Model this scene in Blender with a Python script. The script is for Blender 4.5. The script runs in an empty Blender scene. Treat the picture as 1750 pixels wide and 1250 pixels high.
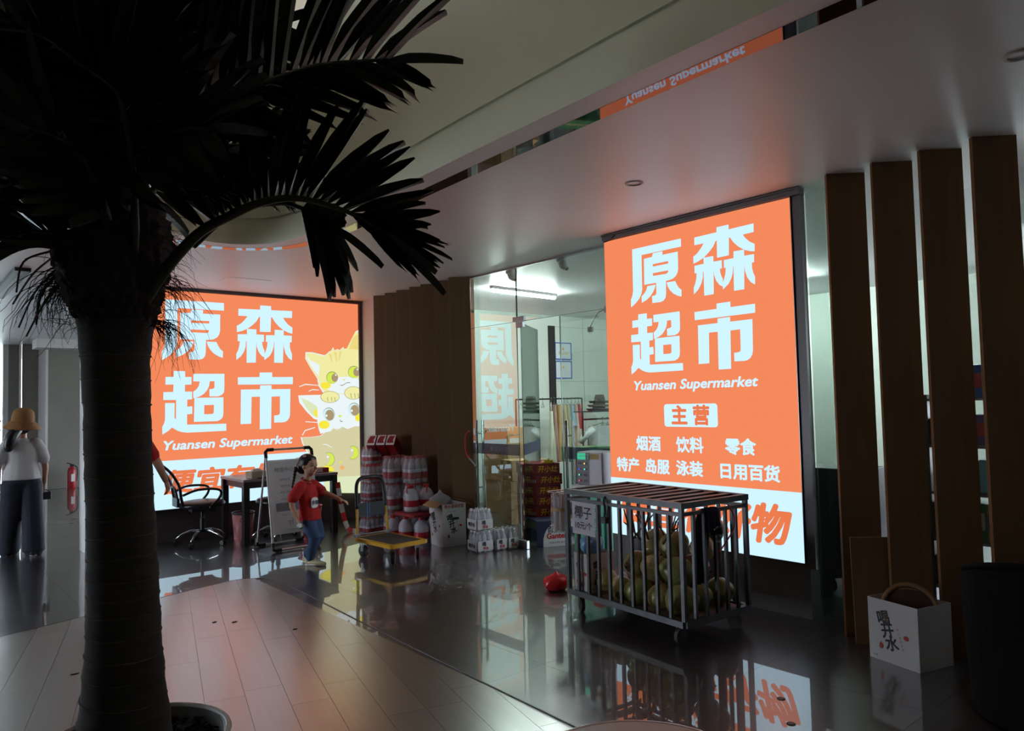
import bpy, bmesh, math, random
from mathutils import Vector, Matrix, Quaternion
from mathutils.geometry import tessellate_polygon
rnd = random.Random(7)
SC = bpy.context.scene
COL = SC.collection
PI = math.pi

# ---------------------------------------------------------------- camera, sky, exposure
F = 1270.0; CX, CY = 875.0, 625.0; CAMH = 1.57
R3 = Matrix(((0.7636006367956669, -0.013637919116170932, -0.6455447890328234),
             (-0.6452662149448879, -0.05228452931848696, -0.7621665433779168),
             (-0.023357639776943526, 0.9985391004643358, -0.04872458832997452)))
cam = bpy.data.cameras.new('camera'); cam_o = bpy.data.objects.new('camera', cam); COL.objects.link(cam_o)
cam.sensor_fit = 'HORIZONTAL'; cam.sensor_width = 36.0; cam.lens = 36.0 * F / 1750.0
cam.clip_start = 0.05; cam.clip_end = 200
cam_o.matrix_world = Matrix.Translation((0, 0, CAMH)) @ R3.to_4x4()
SC.camera = cam_o

world = bpy.data.worlds.new('sky'); SC.world = world; world.use_nodes = True
bg = world.node_tree.nodes['Background']
bg.inputs[0].default_value = (0.80, 0.89, 1.0, 1); bg.inputs[1].default_value = 14.5
SC.view_settings.view_transform = 'Standard'; SC.view_settings.look = 'None'
SC.view_settings.exposure = 0.0; SC.view_settings.gamma = 1.0; SC.view_settings.use_curve_mapping = False
try:
    SC.cycles.use_denoising = True
    SC.cycles.max_bounces = 10; SC.cycles.transparent_max_bounces = 24
    SC.cycles.sample_clamp_indirect = 6.0
    SC.cycles.caustics_reflective = False; SC.cycles.caustics_refractive = False
except Exception:
    pass

def ray(x, y): return R3 @ Vector((x - CX, -(y - CY), -F))
def at_depth(x, y, d): return Vector((0, 0, CAMH)) + ray(x, y) * (d / F)
def on_floor(x, y, z=0.0):
    r = ray(x, y); return Vector((0, 0, CAMH)) + r * ((z - CAMH) / r.z)
def on_x(x, y, X):
    r = ray(x, y); return Vector((0, 0, CAMH)) + r * (X / r.x)
def on_y(x, y, Y):
    r = ray(x, y); return Vector((0, 0, CAMH)) + r * (Y / r.y)

# ---------------------------------------------------------------- materials
def lin(c):
    return tuple(((v / 255.0) / 12.92 if v <= 10 else ((v / 255.0 + 0.055) / 1.055) ** 2.4) for v in c) + (1.0,)
MATS = {}
def mat(name, col, rough=0.5, metal=0.0, var=0.0, scale=8.0, bump=0.0, bscale=60.0, ior=1.45, coat=0.0, coat_rough=0.05,
        coat_ior=1.5, alpha=1.0, stretch=(1, 1, 1), rvar=0.0, sub=0.0, spec=None):
    """a procedural surface: base colour with object-space noise variation, optional bump"""
    if name in MATS: return MATS[name]
    m = bpy.data.materials.new(name); m.use_nodes = True; MATS[name] = m
    nt = m.node_tree; n = nt.nodes; l = nt.links; b = n['Principled BSDF']
    c = lin(col)
    b.inputs['Base Color'].default_value = c; b.inputs['Roughness'].default_value = rough
    b.inputs['Metallic'].default_value = metal; b.inputs['IOR'].default_value = ior
    if spec is not None: b.inputs['Specular IOR Level'].default_value = spec
    b.inputs['Coat Weight'].default_value = coat; b.inputs['Coat Roughness'].default_value = coat_rough
    b.inputs['Coat IOR'].default_value = coat_ior
    if sub: b.inputs['Subsurface Weight'].default_value = sub; b.inputs['Subsurface Scale'].default_value = 0.01
    if var or bump or rvar:
        tc = n.new('ShaderNodeTexCoord'); mp = n.new('ShaderNodeMapping'); mp.inputs['Scale'].default_value = stretch
        l.new(tc.outputs['Object'], mp.inputs['Vector'])
        nz = n.new('ShaderNodeTexNoise'); nz.inputs['Scale'].default_value = scale; nz.inputs['Detail'].default_value = 5
        l.new(mp.outputs[0], nz.inputs['Vector'])
    if var:
        rmp = n.new('ShaderNodeValToRGB'); l.new(nz.outputs['Fac'], rmp.inputs[0])
        rmp.color_ramp.elements[0].position = 0.3; rmp.color_ramp.elements[1].position = 0.7
        rmp.color_ramp.elements[0].color = tuple(v * (1 - var) for v in c[:3]) + (1,)
        rmp.color_ramp.elements[1].color = tuple(min(1, v * (1 + var)) for v in c[:3]) + (1,)
        l.new(rmp.outputs[0], b.inputs['Base Color'])
    if rvar:
        ma = n.new('ShaderNodeMath'); ma.operation = 'MULTIPLY_ADD'; l.new(nz.outputs['Fac'], ma.inputs[0])
        ma.inputs[1].default_value = rvar; ma.inputs[2].default_value = rough - rvar / 2; l.new(ma.outputs[0], b.inputs['Roughness'])
    if bump:
        n2 = n.new('ShaderNodeTexNoise'); n2.inputs['Scale'].default_value = bscale; n2.inputs['Detail'].default_value = 4
        l.new(mp.outputs[0], n2.inputs['Vector']); bp = n.new('ShaderNodeBump'); bp.inputs['Strength'].default_value = bump
        bp.inputs['Distance'].default_value = 0.004
        l.new(n2.outputs['Fac'], bp.inputs['Height']); l.new(bp.outputs[0], b.inputs['Normal'])
    if alpha < 1.0:
        out = n['Material Output']; tr = n.new('ShaderNodeBsdfTransparent'); mx = n.new('ShaderNodeMixShader')
        mx.inputs[0].default_value = alpha; l.new(tr.outputs[0], mx.inputs[1]); l.new(b.outputs[0], mx.inputs[2])
        l.new(mx.outputs[0], out.inputs['Surface'])
    return m
def emit(name, col, s=1.0):
    if name in MATS: return MATS[name]
    m = bpy.data.materials.new(name); m.use_nodes = True; MATS[name] = m
    nt = m.node_tree; nt.nodes.remove(nt.nodes['Principled BSDF']); e = nt.nodes.new('ShaderNodeEmission')
    e.inputs[0].default_value = lin(col); e.inputs[1].default_value = s
    nt.links.new(e.outputs[0], nt.nodes['Material Output'].inputs['Surface']); return m
def glass_mat(name, tint, refl, grime=0.0):
    """thin architectural glass: tinted see-through plus a mirror layer that rises at grazing angles, faint smears"""
    if name in MATS: return MATS[name]
    m = bpy.data.materials.new(name); m.use_nodes = True; MATS[name] = m
    nt = m.node_tree; n = nt.nodes; l = nt.links; n.remove(n['Principled BSDF'])
    tr = n.new('ShaderNodeBsdfTransparent'); tr.inputs[0].default_value = tint + (1,)
    gl = n.new('ShaderNodeBsdfGlossy'); gl.inputs['Roughness'].default_value = 0.0; gl.inputs[0].default_value = (0.95, 1, 0.98, 1)
    lw = n.new('ShaderNodeLayerWeight'); lw.inputs[0].default_value = 0.35
    ma = n.new('ShaderNodeMath'); ma.operation = 'MULTIPLY_ADD'; l.new(lw.outputs['Fresnel'], ma.inputs[0])
    ma.inputs[1].default_value = 0.7; ma.inputs[2].default_value = refl
    mx = n.new('ShaderNodeMixShader'); l.new(ma.outputs[0], mx.inputs[0]); l.new(tr.outputs[0], mx.inputs[1]); l.new(gl.outputs[0], mx.inputs[2])
    last = mx
    if grime:
        tc = n.new('ShaderNodeTexCoord'); mp = n.new('ShaderNodeMapping'); mp.inputs['Scale'].default_value = (6, 6, 1.2)
        l.new(tc.outputs['Object'], mp.inputs[0]); nz = n.new('ShaderNodeTexNoise'); nz.inputs['Scale'].default_value = 2.5
        nz.inputs['Detail'].default_value = 8; nz.inputs['Roughness'].default_value = 0.75; l.new(mp.outputs[0], nz.inputs['Vector'])
        mr = n.new('ShaderNodeMapRange'); mr.inputs[1].default_value = 0.5; mr.inputs[2].default_value = 0.85; mr.inputs[4].default_value = grime
        l.new(nz.outputs['Fac'], mr.inputs[0]); df = n.new('ShaderNodeBsdfDiffuse'); df.inputs[0].default_value = (0.75, 0.85, 0.82, 1)
        m2 = n.new('ShaderNodeMixShader'); l.new(mr.outputs[0], m2.inputs[0]); l.new(mx.outputs[0], m2.inputs[1]); l.new(df.outputs[0], m2.inputs[2]); last = m2
    l.new(last.outputs[0], n['Material Output'].inputs['Surface']); return m

# ---------------------------------------------------------------- mesh building
def frame_from(t, ref):
    t = t.normalized(); s = t.cross(ref)
    if s.length < 1e-5: s = t.cross(Vector((1, 0, 0)))
    if s.length < 1e-5: s = t.cross(Vector((0, 1, 0)))
    s.normalize(); return s, s.cross(t).normalized()
class MB:
    def __init__(self): self.v = []; self.f = []; self.mi = []; self.m = 0
    def quad_faces(self, fs):
        for f in fs: self.f.append(f); self.mi.append(self.m)
    def box(self, c, s, rot=None, taper=1.0):
        b = len(self.v); hx, hy, hz = s[0] / 2, s[1] / 2, s[2] / 2; c = Vector(c)
        for dz in (-1, 1):
            k = taper if dz > 0 else 1.0
            for dx, dy in ((-1, -1), (1, -1), (1, 1), (-1, 1)):
                p = Vector((dx * hx * k, dy * hy * k, dz * hz))
                if rot is not None: p = rot @ p
                self.v.append(c + p)
        self.quad_faces([(b + 3, b + 2, b + 1, b), (b + 4, b + 5, b + 6, b + 7)] + [(b + i, b + (i + 1) % 4, b + 4 + (i + 1) % 4, b + 4 + i) for i in range(4)])
        return self
    def bb(self, x0, x1, y0, y1, z0, z1): return self.box(((x0 + x1) / 2, (y0 + y1) / 2, (z0 + z1) / 2), (abs(x1 - x0), abs(y1 - y0), abs(z1 - z0)))
    def bar(self, p0, p1, w, h=None, ref=Vector((0, 0, 1))):
        h = w if h is None else h; p0 = Vector(p0); p1 = Vector(p1); s, u = frame_from(p1 - p0, ref); b = len(self.v)
        for p in (p0, p1):
            for a, c in ((-1, -1), (1, -1), (1, 1), (-1, 1)): self.v.append(p + s * (a * w / 2) + u * (c * h / 2))
        self.quad_faces([(b, b + 1, b + 2, b + 3), (b + 7, b + 6, b + 5, b + 4)] + [(b + i, b + 4 + i, b + 4 + (i + 1) % 4, b + (i + 1) % 4) for i in range(4)])
        return self
    def tube(self, path, r, n=8, cap=True, ref=Vector((0, 0, 1)), r2=None):
        """generalised cylinder; r (and r2 for the second axis) a number or a list"""
        P = [Vector(p) for p in path]; k = len(P)
        rs = r if isinstance(r, (list, tuple)) else [r] * k
        r2 = rs if r2 is None else (r2 if isinstance(r2, (list, tuple)) else [r2] * k)
        b = len(self.v); ps = None
        for i, p in enumerate(P):
            t = (P[min(i + 1, k - 1)] - P[max(i - 1, 0)])
            if t.length < 1e-7: t = Vector((0, 0, 1))
            if ps is None: s, u = frame_from(t, ref)
            else:
                t = t.normalized(); s = ps - t * ps.dot(t)
                if s.length < 1e-4: s, u = frame_from(t, ref)
                s = s.normalized(); u = s.cross(t).normalized()
            ps = s
            for j in range(n):
                a = 2 * PI * j / n; self.v.append(p + s * (math.cos(a) * rs[i]) + u * (math.sin(a) * r2[i]))
        for i in range(k - 1):
            for j in range(n):
                self.f.append((b + i * n + j, b + i * n + (j + 1) % n, b + (i + 1) * n + (j + 1) % n, b + (i + 1) * n + j)); self.mi.append(self.m)
        if cap:
            self.f.append(tuple(b + j for j in range(n))[::-1]); self.mi.append(self.m)
            self.f.append(tuple(b + (k - 1) * n + j for j in range(n))); self.mi.append(self.m)
        return self
    def lathe(self, prof, n=16, c=(0, 0, 0), cap=True, sx=1.0, sy=1.0):
        b = len(self.v); c = Vector(c); k = len(prof)
        for (r, z) in prof:
            for j in range(n):
                a = 2 * PI * j / n; self.v.append(c + Vector((math.cos(a) * r * sx, math.sin(a) * r * sy, z)))
        for i in range(k - 1):
            for j in range(n):
                self.f.append((b + i * n + j, b + i * n + (j + 1) % n, b + (i + 1) * n + (j + 1) % n, b + (i + 1) * n + j)); self.mi.append(self.m)
        if cap:
            self.f.append(tuple(b + j for j in range(n))[::-1]); self.mi.append(self.m)
            self.f.append(tuple(b + (k - 1) * n + j for j in range(n))); self.mi.append(self.m)
        return self
    def ball(self, c, r, n=12, k=8, rot=None):
        """ellipsoid; r = number or (rx,ry,rz)"""
        if not isinstance(r, (tuple, list)): r = (r, r, r)
        c = Vector(c); b = len(self.v)
        def put(p):
            p = Vector((p[0] * r[0], p[1] * r[1], p[2] * r[2]))
            self.v.append(c + (rot @ p if rot is not None else p))
        for i in range(1, k):
            th = PI * i / k
            for j in range(n):
                a = 2 * PI * j / n; put((math.sin(th) * math.cos(a), math.sin(th) * math.sin(a), -math.cos(th)))
        put((0, 0, -1)); put((0, 0, 1)); B = b + (k - 1) * n; T = B + 1
        for i in range(k - 2):
            for j in range(n):
                self.f.append((b + i * n + j, b + i * n + (j + 1) % n, b + (i + 1) * n + (j + 1) % n, b + (i + 1) * n + j)); self.mi.append(self.m)
        for j in range(n):
            self.f.append((B, b + (j + 1) % n, b + j)); self.mi.append(self.m)
            self.f.append((b + (k - 2) * n + j, b + (k - 2) * n + (j + 1) % n, T)); self.mi.append(self.m)
        return self
    def prism(self, poly, z0, z1):
        """vertical prism over a 2D polygon (counter-clockwise)"""
        b = len(self.v); k = len(poly)
        for z in (z0, z1):
            for p in poly: self.v.append(Vector((p[0], p[1], z)))
        for i in range(k): self.f.append((b + i, b + (i + 1) % k, b + k + (i + 1) % k, b + k + i)); self.mi.append(self.m)
        for tri in tessellate_polygon([[Vector((p[0], p[1], 0)) for p in poly]]):
            a, c, d = tri; self.f.append((b + k + a, b + k + c, b + k + d)); self.mi.append(self.m)
            self.f.append((b + d, b + c, b + a)); self.mi.append(self.m)
        return self
    def flat(self, loops, O, U, V):
        """filled planar shape (first loop outer, others holes) at O + u*U + v*V, facing U x V"""
        O = Vector(O); U = Vector(U); V = Vector(V); b = len(self.v); pts = []
        for lp in loops:
            for p in lp: self.v.append(O + U * p[0] + V * p[1]); pts.append(Vector((p[0], p[1], 0)))
        for (a, c, d) in tessellate_polygon([[Vector((p[0], p[1], 0)) for p in lp] for lp in loops]):
            cr = (pts[c] - pts[a]).cross(pts[d] - pts[a]).z
            self.f.append((b + a, b + c, b + d) if cr > 0 else (b + a, b + d, b + c)); self.mi.append(self.m)
        return self
    def rect(self, O, U, V, u0, u1, v0, v1): return self.flat([[(u0, v0), (u1, v0), (u1, v1), (u0, v1)]], O, U, V)
    def mesh(self, name, mats, smooth=False):
        me = bpy.data.meshes.new(name); me.from_pydata([tuple(p) for p in self.v], [], self.f)
        for m in (mats if isinstance(mats, (list, tuple)) else [mats]): me.materials.append(m)
        me.polygons.foreach_set('material_index', self.mi)
        if smooth: me.polygons.foreach_set('use_smooth', [True] * len(self.f))
        me.update(); return me
    def build(self, name, mats, parent=None, smooth=False, bevel=0.0, loc=None, segs=2):
        return link(name, self.mesh(name, mats, smooth), parent, loc, bevel, segs)
def link(name, me, parent=None, loc=None, bevel=0.0, segs=2):
    o = bpy.data.objects.new(name, me); COL.objects.link(o)
    if parent is not None: o.parent = parent
    if loc is not None: o.location = loc
    if bevel:
        md = o.modifiers.new('bevel', 'BEVEL'); md.width = bevel; md.segments = segs; md.limit_method = 'ANGLE'; md.angle_limit = 0.6
        if segs > 1: pass
    return o
def tag(o, label=None, cat=None, group=None, kind=None):
    if label: o['label'] = label
    if cat: o['category'] = cat
    if group: o['group'] = group
    if kind: o['kind'] = kind
    return o
def thing(name, label, cat, loc=(0, 0, 0), rz=0.0, group=None):
    o = bpy.data.objects.new(name, None); o.empty_display_size = 0.1; COL.objects.link(o)
    o.location = loc; o.rotation_euler = (0, 0, rz); return tag(o, label, cat, group)
def struct(name, mb, m, parent=None, smooth=False, bevel=0.0):
    o = mb.build(name, m, parent, smooth, bevel)
    if parent is None: o['kind'] = 'structure'
    return o
def copy_tree(o, parent=None):
    c = o.copy(); COL.objects.link(c); c.parent = parent
    for ch in o.children: copy_tree(ch, c)
    return c
def catmull(pts, n=8):
    P = [Vector(p) for p in pts]; out = []
    for i in range(len(P) - 1):
        p0 = P[max(i - 1, 0)]; p1 = P[i]; p2 = P[i + 1]; p3 = P[min(i + 2, len(P) - 1)]
        for j in range(n):
            t = j / n; out.append(0.5 * ((2 * p1) + (p2 - p0) * t + (2 * p0 - 5 * p1 + 4 * p2 - p3) * t * t + (3 * p1 - p0 - 3 * p2 + p3) * t ** 3))
    out.append(P[-1]); return out
def rrect(w, h, r, n=5, cx=0.0, cy=0.0):
    out = []
    for qx, qy, a0 in ((1, -1, -90), (1, 1, 0), (-1, 1, 90), (-1, -1, 180)):
        for i in range(n + 1):
            a = math.radians(a0 + 90 * i / n); out.append((cx + qx * (w / 2 - r) + r * math.cos(a), cy + qy * (h / 2 - r) + r * math.sin(a)))
    return out
def disc(cx, cy, rx, ry=None, n=20): 
    ry = rx if ry is None else ry; return [(cx + rx * math.cos(2 * PI * i / n), cy + ry * math.sin(2 * PI * i / n)) for i in range(n)]

# ---------------------------------------------------------------- writing (built-in font outlines turned into flat meshes, in one go at the end)
TEXTS = []
def text(s, size, O, U, V, m, parent, bold=0.0, shear=0.0, align='CENTER', sx=1.0, name='lettering'):
    """flat lettering; O = baseline anchor, U = reading direction, V = up (unit vectors), in the parent's space"""
    cu = bpy.data.curves.new(name, 'FONT'); cu.body = s; cu.size = size; cu.shear = shear
    cu.align_x = align; cu.resolution_u = 3
    U = Vector(U).normalized(); V = Vector(V).normalized(); N = U.cross(V)
    M = Matrix(((U.x * sx, V.x, N.x, O[0]), (U.y * sx, V.y, N.y, O[1]), (U.z * sx, V.z, N.z, O[2]), (0, 0, 0, 1)))
    TEXTS.append((name, cu, M, m, parent, bold))
def flush_texts():
    tmp = []
    for t in TEXTS:
        cu = t[1]; cu.fill_mode = 'BOTH'; cu.dimensions = '2D'
        o = bpy.data.objects.new('txt', cu); COL.objects.link(o); tmp.append(o)
    dg = bpy.context.evaluated_depsgraph_get(); dg.update()
    for o, (name, cu, M, m, parent, bold) in zip(tmp, TEXTS):
        me = bpy.data.meshes.new_from_object(o.evaluated_get(dg)); me.name = name
        if bold:      # heavier strokes: the same outline laid down several times, each a hair apart
            vs = [v.co.copy() for v in me.vertices]; fs = [tuple(p.vertices) for p in me.polygons]; V_ = []; F_ = []
            for k in range(9):
                a = 2 * PI * k / 8; d = Vector((0, 0, 0)) if k == 8 else Vector((math.cos(a) * bold, math.sin(a) * bold, 0.00002 * (k + 1)))
                b0 = len(V_); V_ += [tuple(v + d) for v in vs]; F_ += [tuple(i + b0 for i in f) for f in fs]
            me = bpy.data.meshes.new(name); me.from_pydata(V_, [], F_)
        me.transform(M); me.materials.clear(); me.materials.append(m)
        link(name, me, parent)
    for o in tmp: bpy.data.objects.remove(o)
    for t in TEXTS: bpy.data.curves.remove(t[1])

# ---------------------------------------------------------------- sign characters, outlines in thousandths of each character box
GLYPH = {
    'yuan': [[[(57,999),(1000,1000),(1000,869),(244,867),(236,280),(219,210),(177,135),(121,81),(62,35),(0,0),(1,134),(33,193),(51,282)]],[[(289,792),(451,798),(466,857),(653,857),(650,797),(936,798),(934,524),(920,458),(886,406),(826,369),(761,358),(700,353),(694,133),(681,76),(643,34),(589,18),(429,20),(425,139),(485,142),(511,170),(512,351),(281,350)],[(459,673),(754,676),(754,634),(457,632)],[(453,522),(751,522),(745,492),(717,470),(457,474)]],[[(338,318),(497,322),(485,268),(447,202),(389,139),(318,89),(219,50),(219,162),(274,202),(318,256)]],[[(712,326),(871,325),(900,260),(936,203),(981,166),(976,55),(906,81),(830,125),(767,192),(730,256)]]],
    'sen': [[[(41,918),(414,925),(418,999),(611,1000),(612,928),(996,935),(993,811),(827,806),(865,746),(927,683),(1000,637),(996,530),(921,547),(837,583),(753,644),(679,721),(627,804),(610,803),(599,544),(409,540),(413,800),(394,797),(352,720),(279,648),(194,583),(97,540),(12,517),(11,625),(78,663),(146,732),(195,799),(37,799)]],[[(26,481),(185,488),(184,579),(348,578),(347,491),(482,491),(480,369),(448,368),(452,310),(468,255),(489,210),(484,95),(431,129),(382,194),(351,284),(345,370),(334,4),(175,0),(178,365),(166,367),(160,271),(131,189),(80,110),(0,43),(0,147),(29,204),(50,277),(61,364),(25,363)]],[[(516,485),(670,490),(674,587),(837,585),(836,495),(985,493),(982,376),(948,376),(948,292),(966,218),(988,164),(983,54),(924,93),(869,173),(838,280),(833,377),(818,8),(659,8),(665,374),(659,373),(650,279),(625,200),(578,123),(485,51),(487,158),(514,217),(534,287),(543,369),(513,368)]]],
    'chao': [[[(50,904),(172,908),(175,1000),(348,999),(347,906),(447,905),(445,784),(345,780),(343,671),(454,670),(455,547),(380,542),(378,430),(456,434),(457,313),(376,307),(376,143),(1000,136),(1000,19),(379,15),(296,28),(227,53),(146,106),(84,51),(3,0),(0,120),(31,183),(42,242),(43,494),(187,492),(184,257),(205,232),(209,539),(16,543),(18,665),(165,668),(170,786),(49,783)]],[[(476,957),(973,960),(971,710),(964,654),(930,613),(871,589),(729,590),(728,706),(784,712),(811,731),(810,838),(736,837),(722,757),(691,691),(635,628),(566,588),(475,562),(470,666),(523,707),(559,761),(575,833),(474,835)]],[[(491,569),(955,572),(953,309),(945,253),(914,211),(855,183),(482,183)],[(646,449),(800,450),(798,331),(788,309),(761,300),(643,301)]]],
    'shi': [[[(0,912),(382,918),(385,998),(613,1000),(612,918),(1000,921),(997,791),(1,785)]],[[(52,699),(390,702),(392,770),(599,773),(598,702),(950,704),(940,252),(928,192),(896,143),(851,115),(796,106),(642,109),(643,234),(712,238),(741,251),(750,276),(753,574),(597,570),(585,2),(380,0),(387,572),(239,571),(227,104),(43,102)]]],
}
# boxes on right sign (y left, y right, z0,z1):
RIGHT_BOX = {'yuan': (4.206, 3.66, 2.361, 2.862), 'sen': (3.552, 2.997, 2.369, 2.888), 'chao': (4.225, 3.682, 1.781, 2.292), 'shi': (3.553, 3.013, 1.781, 2.295)}
LEFT_BOX = {'yuan': (2.513, 3.243, 2.16, 2.889), 'sen': (3.394, 4.14, 2.145, 2.891), 'chao': (2.518, 3.265, 1.278, 2.032), 'shi': (3.412, 4.14, 1.293, 2.023)}
# ================================================================ the setting
ZC = 3.04          # soffit height
M_white = mat('white_paint', (206, 203, 203), 0.75, var=0.03, scale=2)
M_soffit = mat('soffit_paint', (248, 246, 252), 0.42, var=0.01, scale=1.5, ior=1.9)
M_fascia = mat('fascia_paint', (222, 224, 205), 0.85, var=0.03, scale=1.2)
M_grey = mat('grey_panel', (128, 124, 116), 0.7, var=0.05, scale=3, bump=0.05)
M_dgrey = mat('dark_grey_wall', (104, 102, 102), 0.7, var=0.06, scale=4)
M_pale = mat('pale_green_panel', (168, 190, 180), 0.45, var=0.03)
M_brown = mat('brown_slat', (104, 77, 48), 0.6, var=0.12, scale=3, stretch=(10, 10, 0.6), bump=0.08, bscale=30)
M_brown_edge = mat('brown_slat_edge', (134, 92, 58), 0.6, var=0.15, scale=20)
M_alu = mat('brushed_metal', (150, 152, 155), 0.3, metal=1.0, var=0.08, scale=20)
M_steel = mat('polished_steel', (185, 188, 190), 0.16, metal=1.0)
M_dark_metal = mat('dark_sign_frame', (92, 88, 90), 0.45, metal=0.6)
M_black = mat('black_plastic', (22, 22, 24), 0.45)
M_mirror = mat('smoked_mirror_strip', (120, 112, 122), 0.02, metal=1.0)
M_shop_wall = mat('shop_wall_paint', (212, 222, 214), 0.7, var=0.03, scale=1.5)
M_upper = mat('upper_ceiling_paint', (196, 184, 166), 0.8)
M_beam = mat('brown_ceiling_beam', (120, 78, 50), 0.6)
M_glass = glass_mat('door_glass', (0.84, 0.94, 0.90), 0.22, 0.06)
M_window = glass_mat('window_glass', (0.92, 0.96, 0.95), 0.04)
M_glass_edge = mat('green_glass_edge', (70, 110, 100), 0.15)

# polished dark stone: object-space speckle, veins and scuffs under a clear polished coat
def stone_mat():
    m = mat('polished_dark_stone', (58, 56, 58), 0.30, var=0.3, scale=3, ior=2.0, coat=1.0, coat_rough=0.012, coat_ior=2.15, rvar=0.12)
    nt = m.node_tree; n = nt.nodes; l = nt.links; b = n['Principled BSDF']
    geo = n.new('ShaderNodeNewGeometry')
    vo = n.new('ShaderNodeTexNoise'); vo.inputs['Scale'].default_value = 28; vo.inputs['Detail'].default_value = 4
    l.new(geo.outputs['Position'], vo.inputs['Vector'])
    rp = n.new('ShaderNodeValToRGB'); l.new(vo.outputs['Fac'], rp.inputs[0])
    rp.color_ramp.elements[0].position = 0.35; rp.color_ramp.elements[1].position = 0.75
    rp.color_ramp.elements[0].color = (0.030, 0.028, 0.031, 1); rp.color_ramp.elements[1].color = (0.052, 0.050, 0.052, 1)
    l.new(rp.outputs[0], b.inputs['Base Color'])
    # haze of scuffs on the coat
    n3 = n.new('ShaderNodeTexNoise'); n3.inputs['Scale'].default_value = 1.4; n3.inputs['Detail'].default_value = 2; l.new(geo.outputs['Position'], n3.inputs['Vector'])
    mr = n.new('ShaderNodeMapRange'); l.new(n3.outputs['Fac'], mr.inputs[0]); mr.inputs[1].default_value = 0.45; mr.inputs[2].default_value = 0.8
    mr.inputs[3].default_value = 0.010; mr.inputs[4].default_value = 0.03; l.new(mr.outputs[0], b.inputs['Coat Roughness'])
    return m
M_stone = stone_mat()
def wood_mat():
    m = mat('pale_floor_wood', (128, 114, 102), 0.30, var=0.10, scale=2.2, stretch=(9, 0.8, 1), ior=1.8, coat=1.0, coat_rough=0.24, coat_ior=2.1, bump=0.04, bscale=25)
    nt = m.node_tree; n = nt.nodes; l = nt.links; b = n['Principled BSDF']
    oi = n.new('ShaderNodeObjectInfo'); hs = n.new('ShaderNodeHueSaturation'); src = b.inputs['Base Color'].links[0].from_socket
    ma = n.new('ShaderNodeMath'); ma.operation = 'MULTIPLY_ADD'; l.new(oi.outputs['Random'], ma.inputs[0]); ma.inputs[1].default_value = 0.22; ma.inputs[2].default_value = 0.89
    l.new(src, hs.inputs['Color']); l.new(ma.outputs[0], hs.inputs['Value']); l.new(hs.outputs[0], b.inputs['Base Color'])
    return m
M_wood = wood_mat()

# ---- floor: dark stone bed, slabs on it, and a raised area of pale planks with a curved edge
fl = MB(); fl.bb(-6, 13, -5, 24, -0.2, -0.004)
floor = struct('floor', fl, M_stone)
WOOD = [(-6, 4.4), (-6, -5), (2.44, -5), (2.56, 2.6), (2.60, 3.6), (2.66, 4.8), (2.72, 5.8), (2.745, 6.35), (2.735, 6.6), (2.68, 6.78), (2.56, 6.89), (2.40, 6.90), (1.77, 6.72), (0.65, 6.40)]
def clip_convex(poly, clip):
    out = poly
    for i in range(len(clip)):
        a = Vector(clip[i]); b = Vector(clip[(i + 1) % len(clip)]); e = b - a; src = out; out = []
        if not src: return []
        def side(p): return e.x * (p[1] - a.y) - e.y * (p[0] - a.x)
        for k in range(len(src)):
            p, q = src[k], src[(k + 1) % len(src)]; sp, sq = side(p), side(q)
            if sp >= 0: out.append(p)
            if sp * sq < 0: t = sp / (sp - sq); out.append((p[0] + (q[0] - p[0]) * t, p[1] + (q[1] - p[1]) * t))
    return out
def area(p): return 0.5 * sum(p[i][0] * p[(i + 1) % len(p)][1] - p[(i + 1) % len(p)][0] * p[i][1] for i in range(len(p)))
def in_convex(p, clip):
    return all((clip[(i + 1) % len(clip)][0] - clip[i][0]) * (p[1] - clip[i][1]) - (clip[(i + 1) % len(clip)][1] - clip[i][1]) * (p[0] - clip[i][0]) >= 0 for i in range(len(clip)))
T = 0.9; slab = MB(); slab.bb(-T / 2 + 0.0006, T / 2 - 0.0006, -T / 2 + 0.0006, T / 2 - 0.0006, -0.004, 0.0); slab_me = slab.mesh('stone_slab', M_stone)
for i in range(-3, 6):
    for j in range(0, 15):
        x, y = i * T + 0.78, j * T + 0.2
        if x > 5.3: continue
        if all(in_convex((x + dx * T / 2, y + dy * T / 2), WOOD) for dx in (-1, 1) for dy in (-1, 1)): continue
        link('stone_slab', slab_me, floor, (x, y, 0))
ang = math.radians(-15); ca, sa = math.cos(ang), math.sin(ang)      # planks run 15 degrees off the shop front
PW, PL = 0.205, 1.22
for i in range(-28, 26):
    off = rnd.random() * PL
    for j in range(-6, 9):
        u0, u1 = i * PW + 0.001, (i + 1) * PW - 0.001; v0 = j * PL + off + 0.0008; v1 = v0 + PL - 0.0016
        c = Vector(((u0 + u1) / 2, (v0 + v1) / 2))
        quad = [(u * ca - v * sa, u * sa + v * ca) for u, v in ((u0, v0), (u1, v0), (u1, v1), (u0, v1))]
        quad = [(-x, y) for x, y in quad][::-1] if False else quad
        cc = (c.x * ca - c.y * sa, c.x * sa + c.y * ca)
        if cc[0] < -3.2 or cc[1] < -0.6: continue
        q = clip_convex(quad, WOOD)
        if len(q) < 3 or abs(area(q)) < 0.004: continue
        pl = MB(); pl.prism([(((x - cc[0]) * ca + (y - cc[1]) * sa), (-(x - cc[0]) * sa + (y - cc[1]) * ca)) for x, y in q], 0.0003, 0.004)
        o = pl.build('plank', M_wood, floor, loc=(cc[0], cc[1], 0)); o.rotation_euler = (0, 0, ang)
edge = MB(); ring = [Vector((x, y, 0.002)) for x, y in catmull([(p[0], p[1], 0) for p in WOOD[2:]], 4) for x, y in [(x, y)]] if False else [Vector((p[0], p[1], 0.002)) for p in WOOD[2:]]
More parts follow.
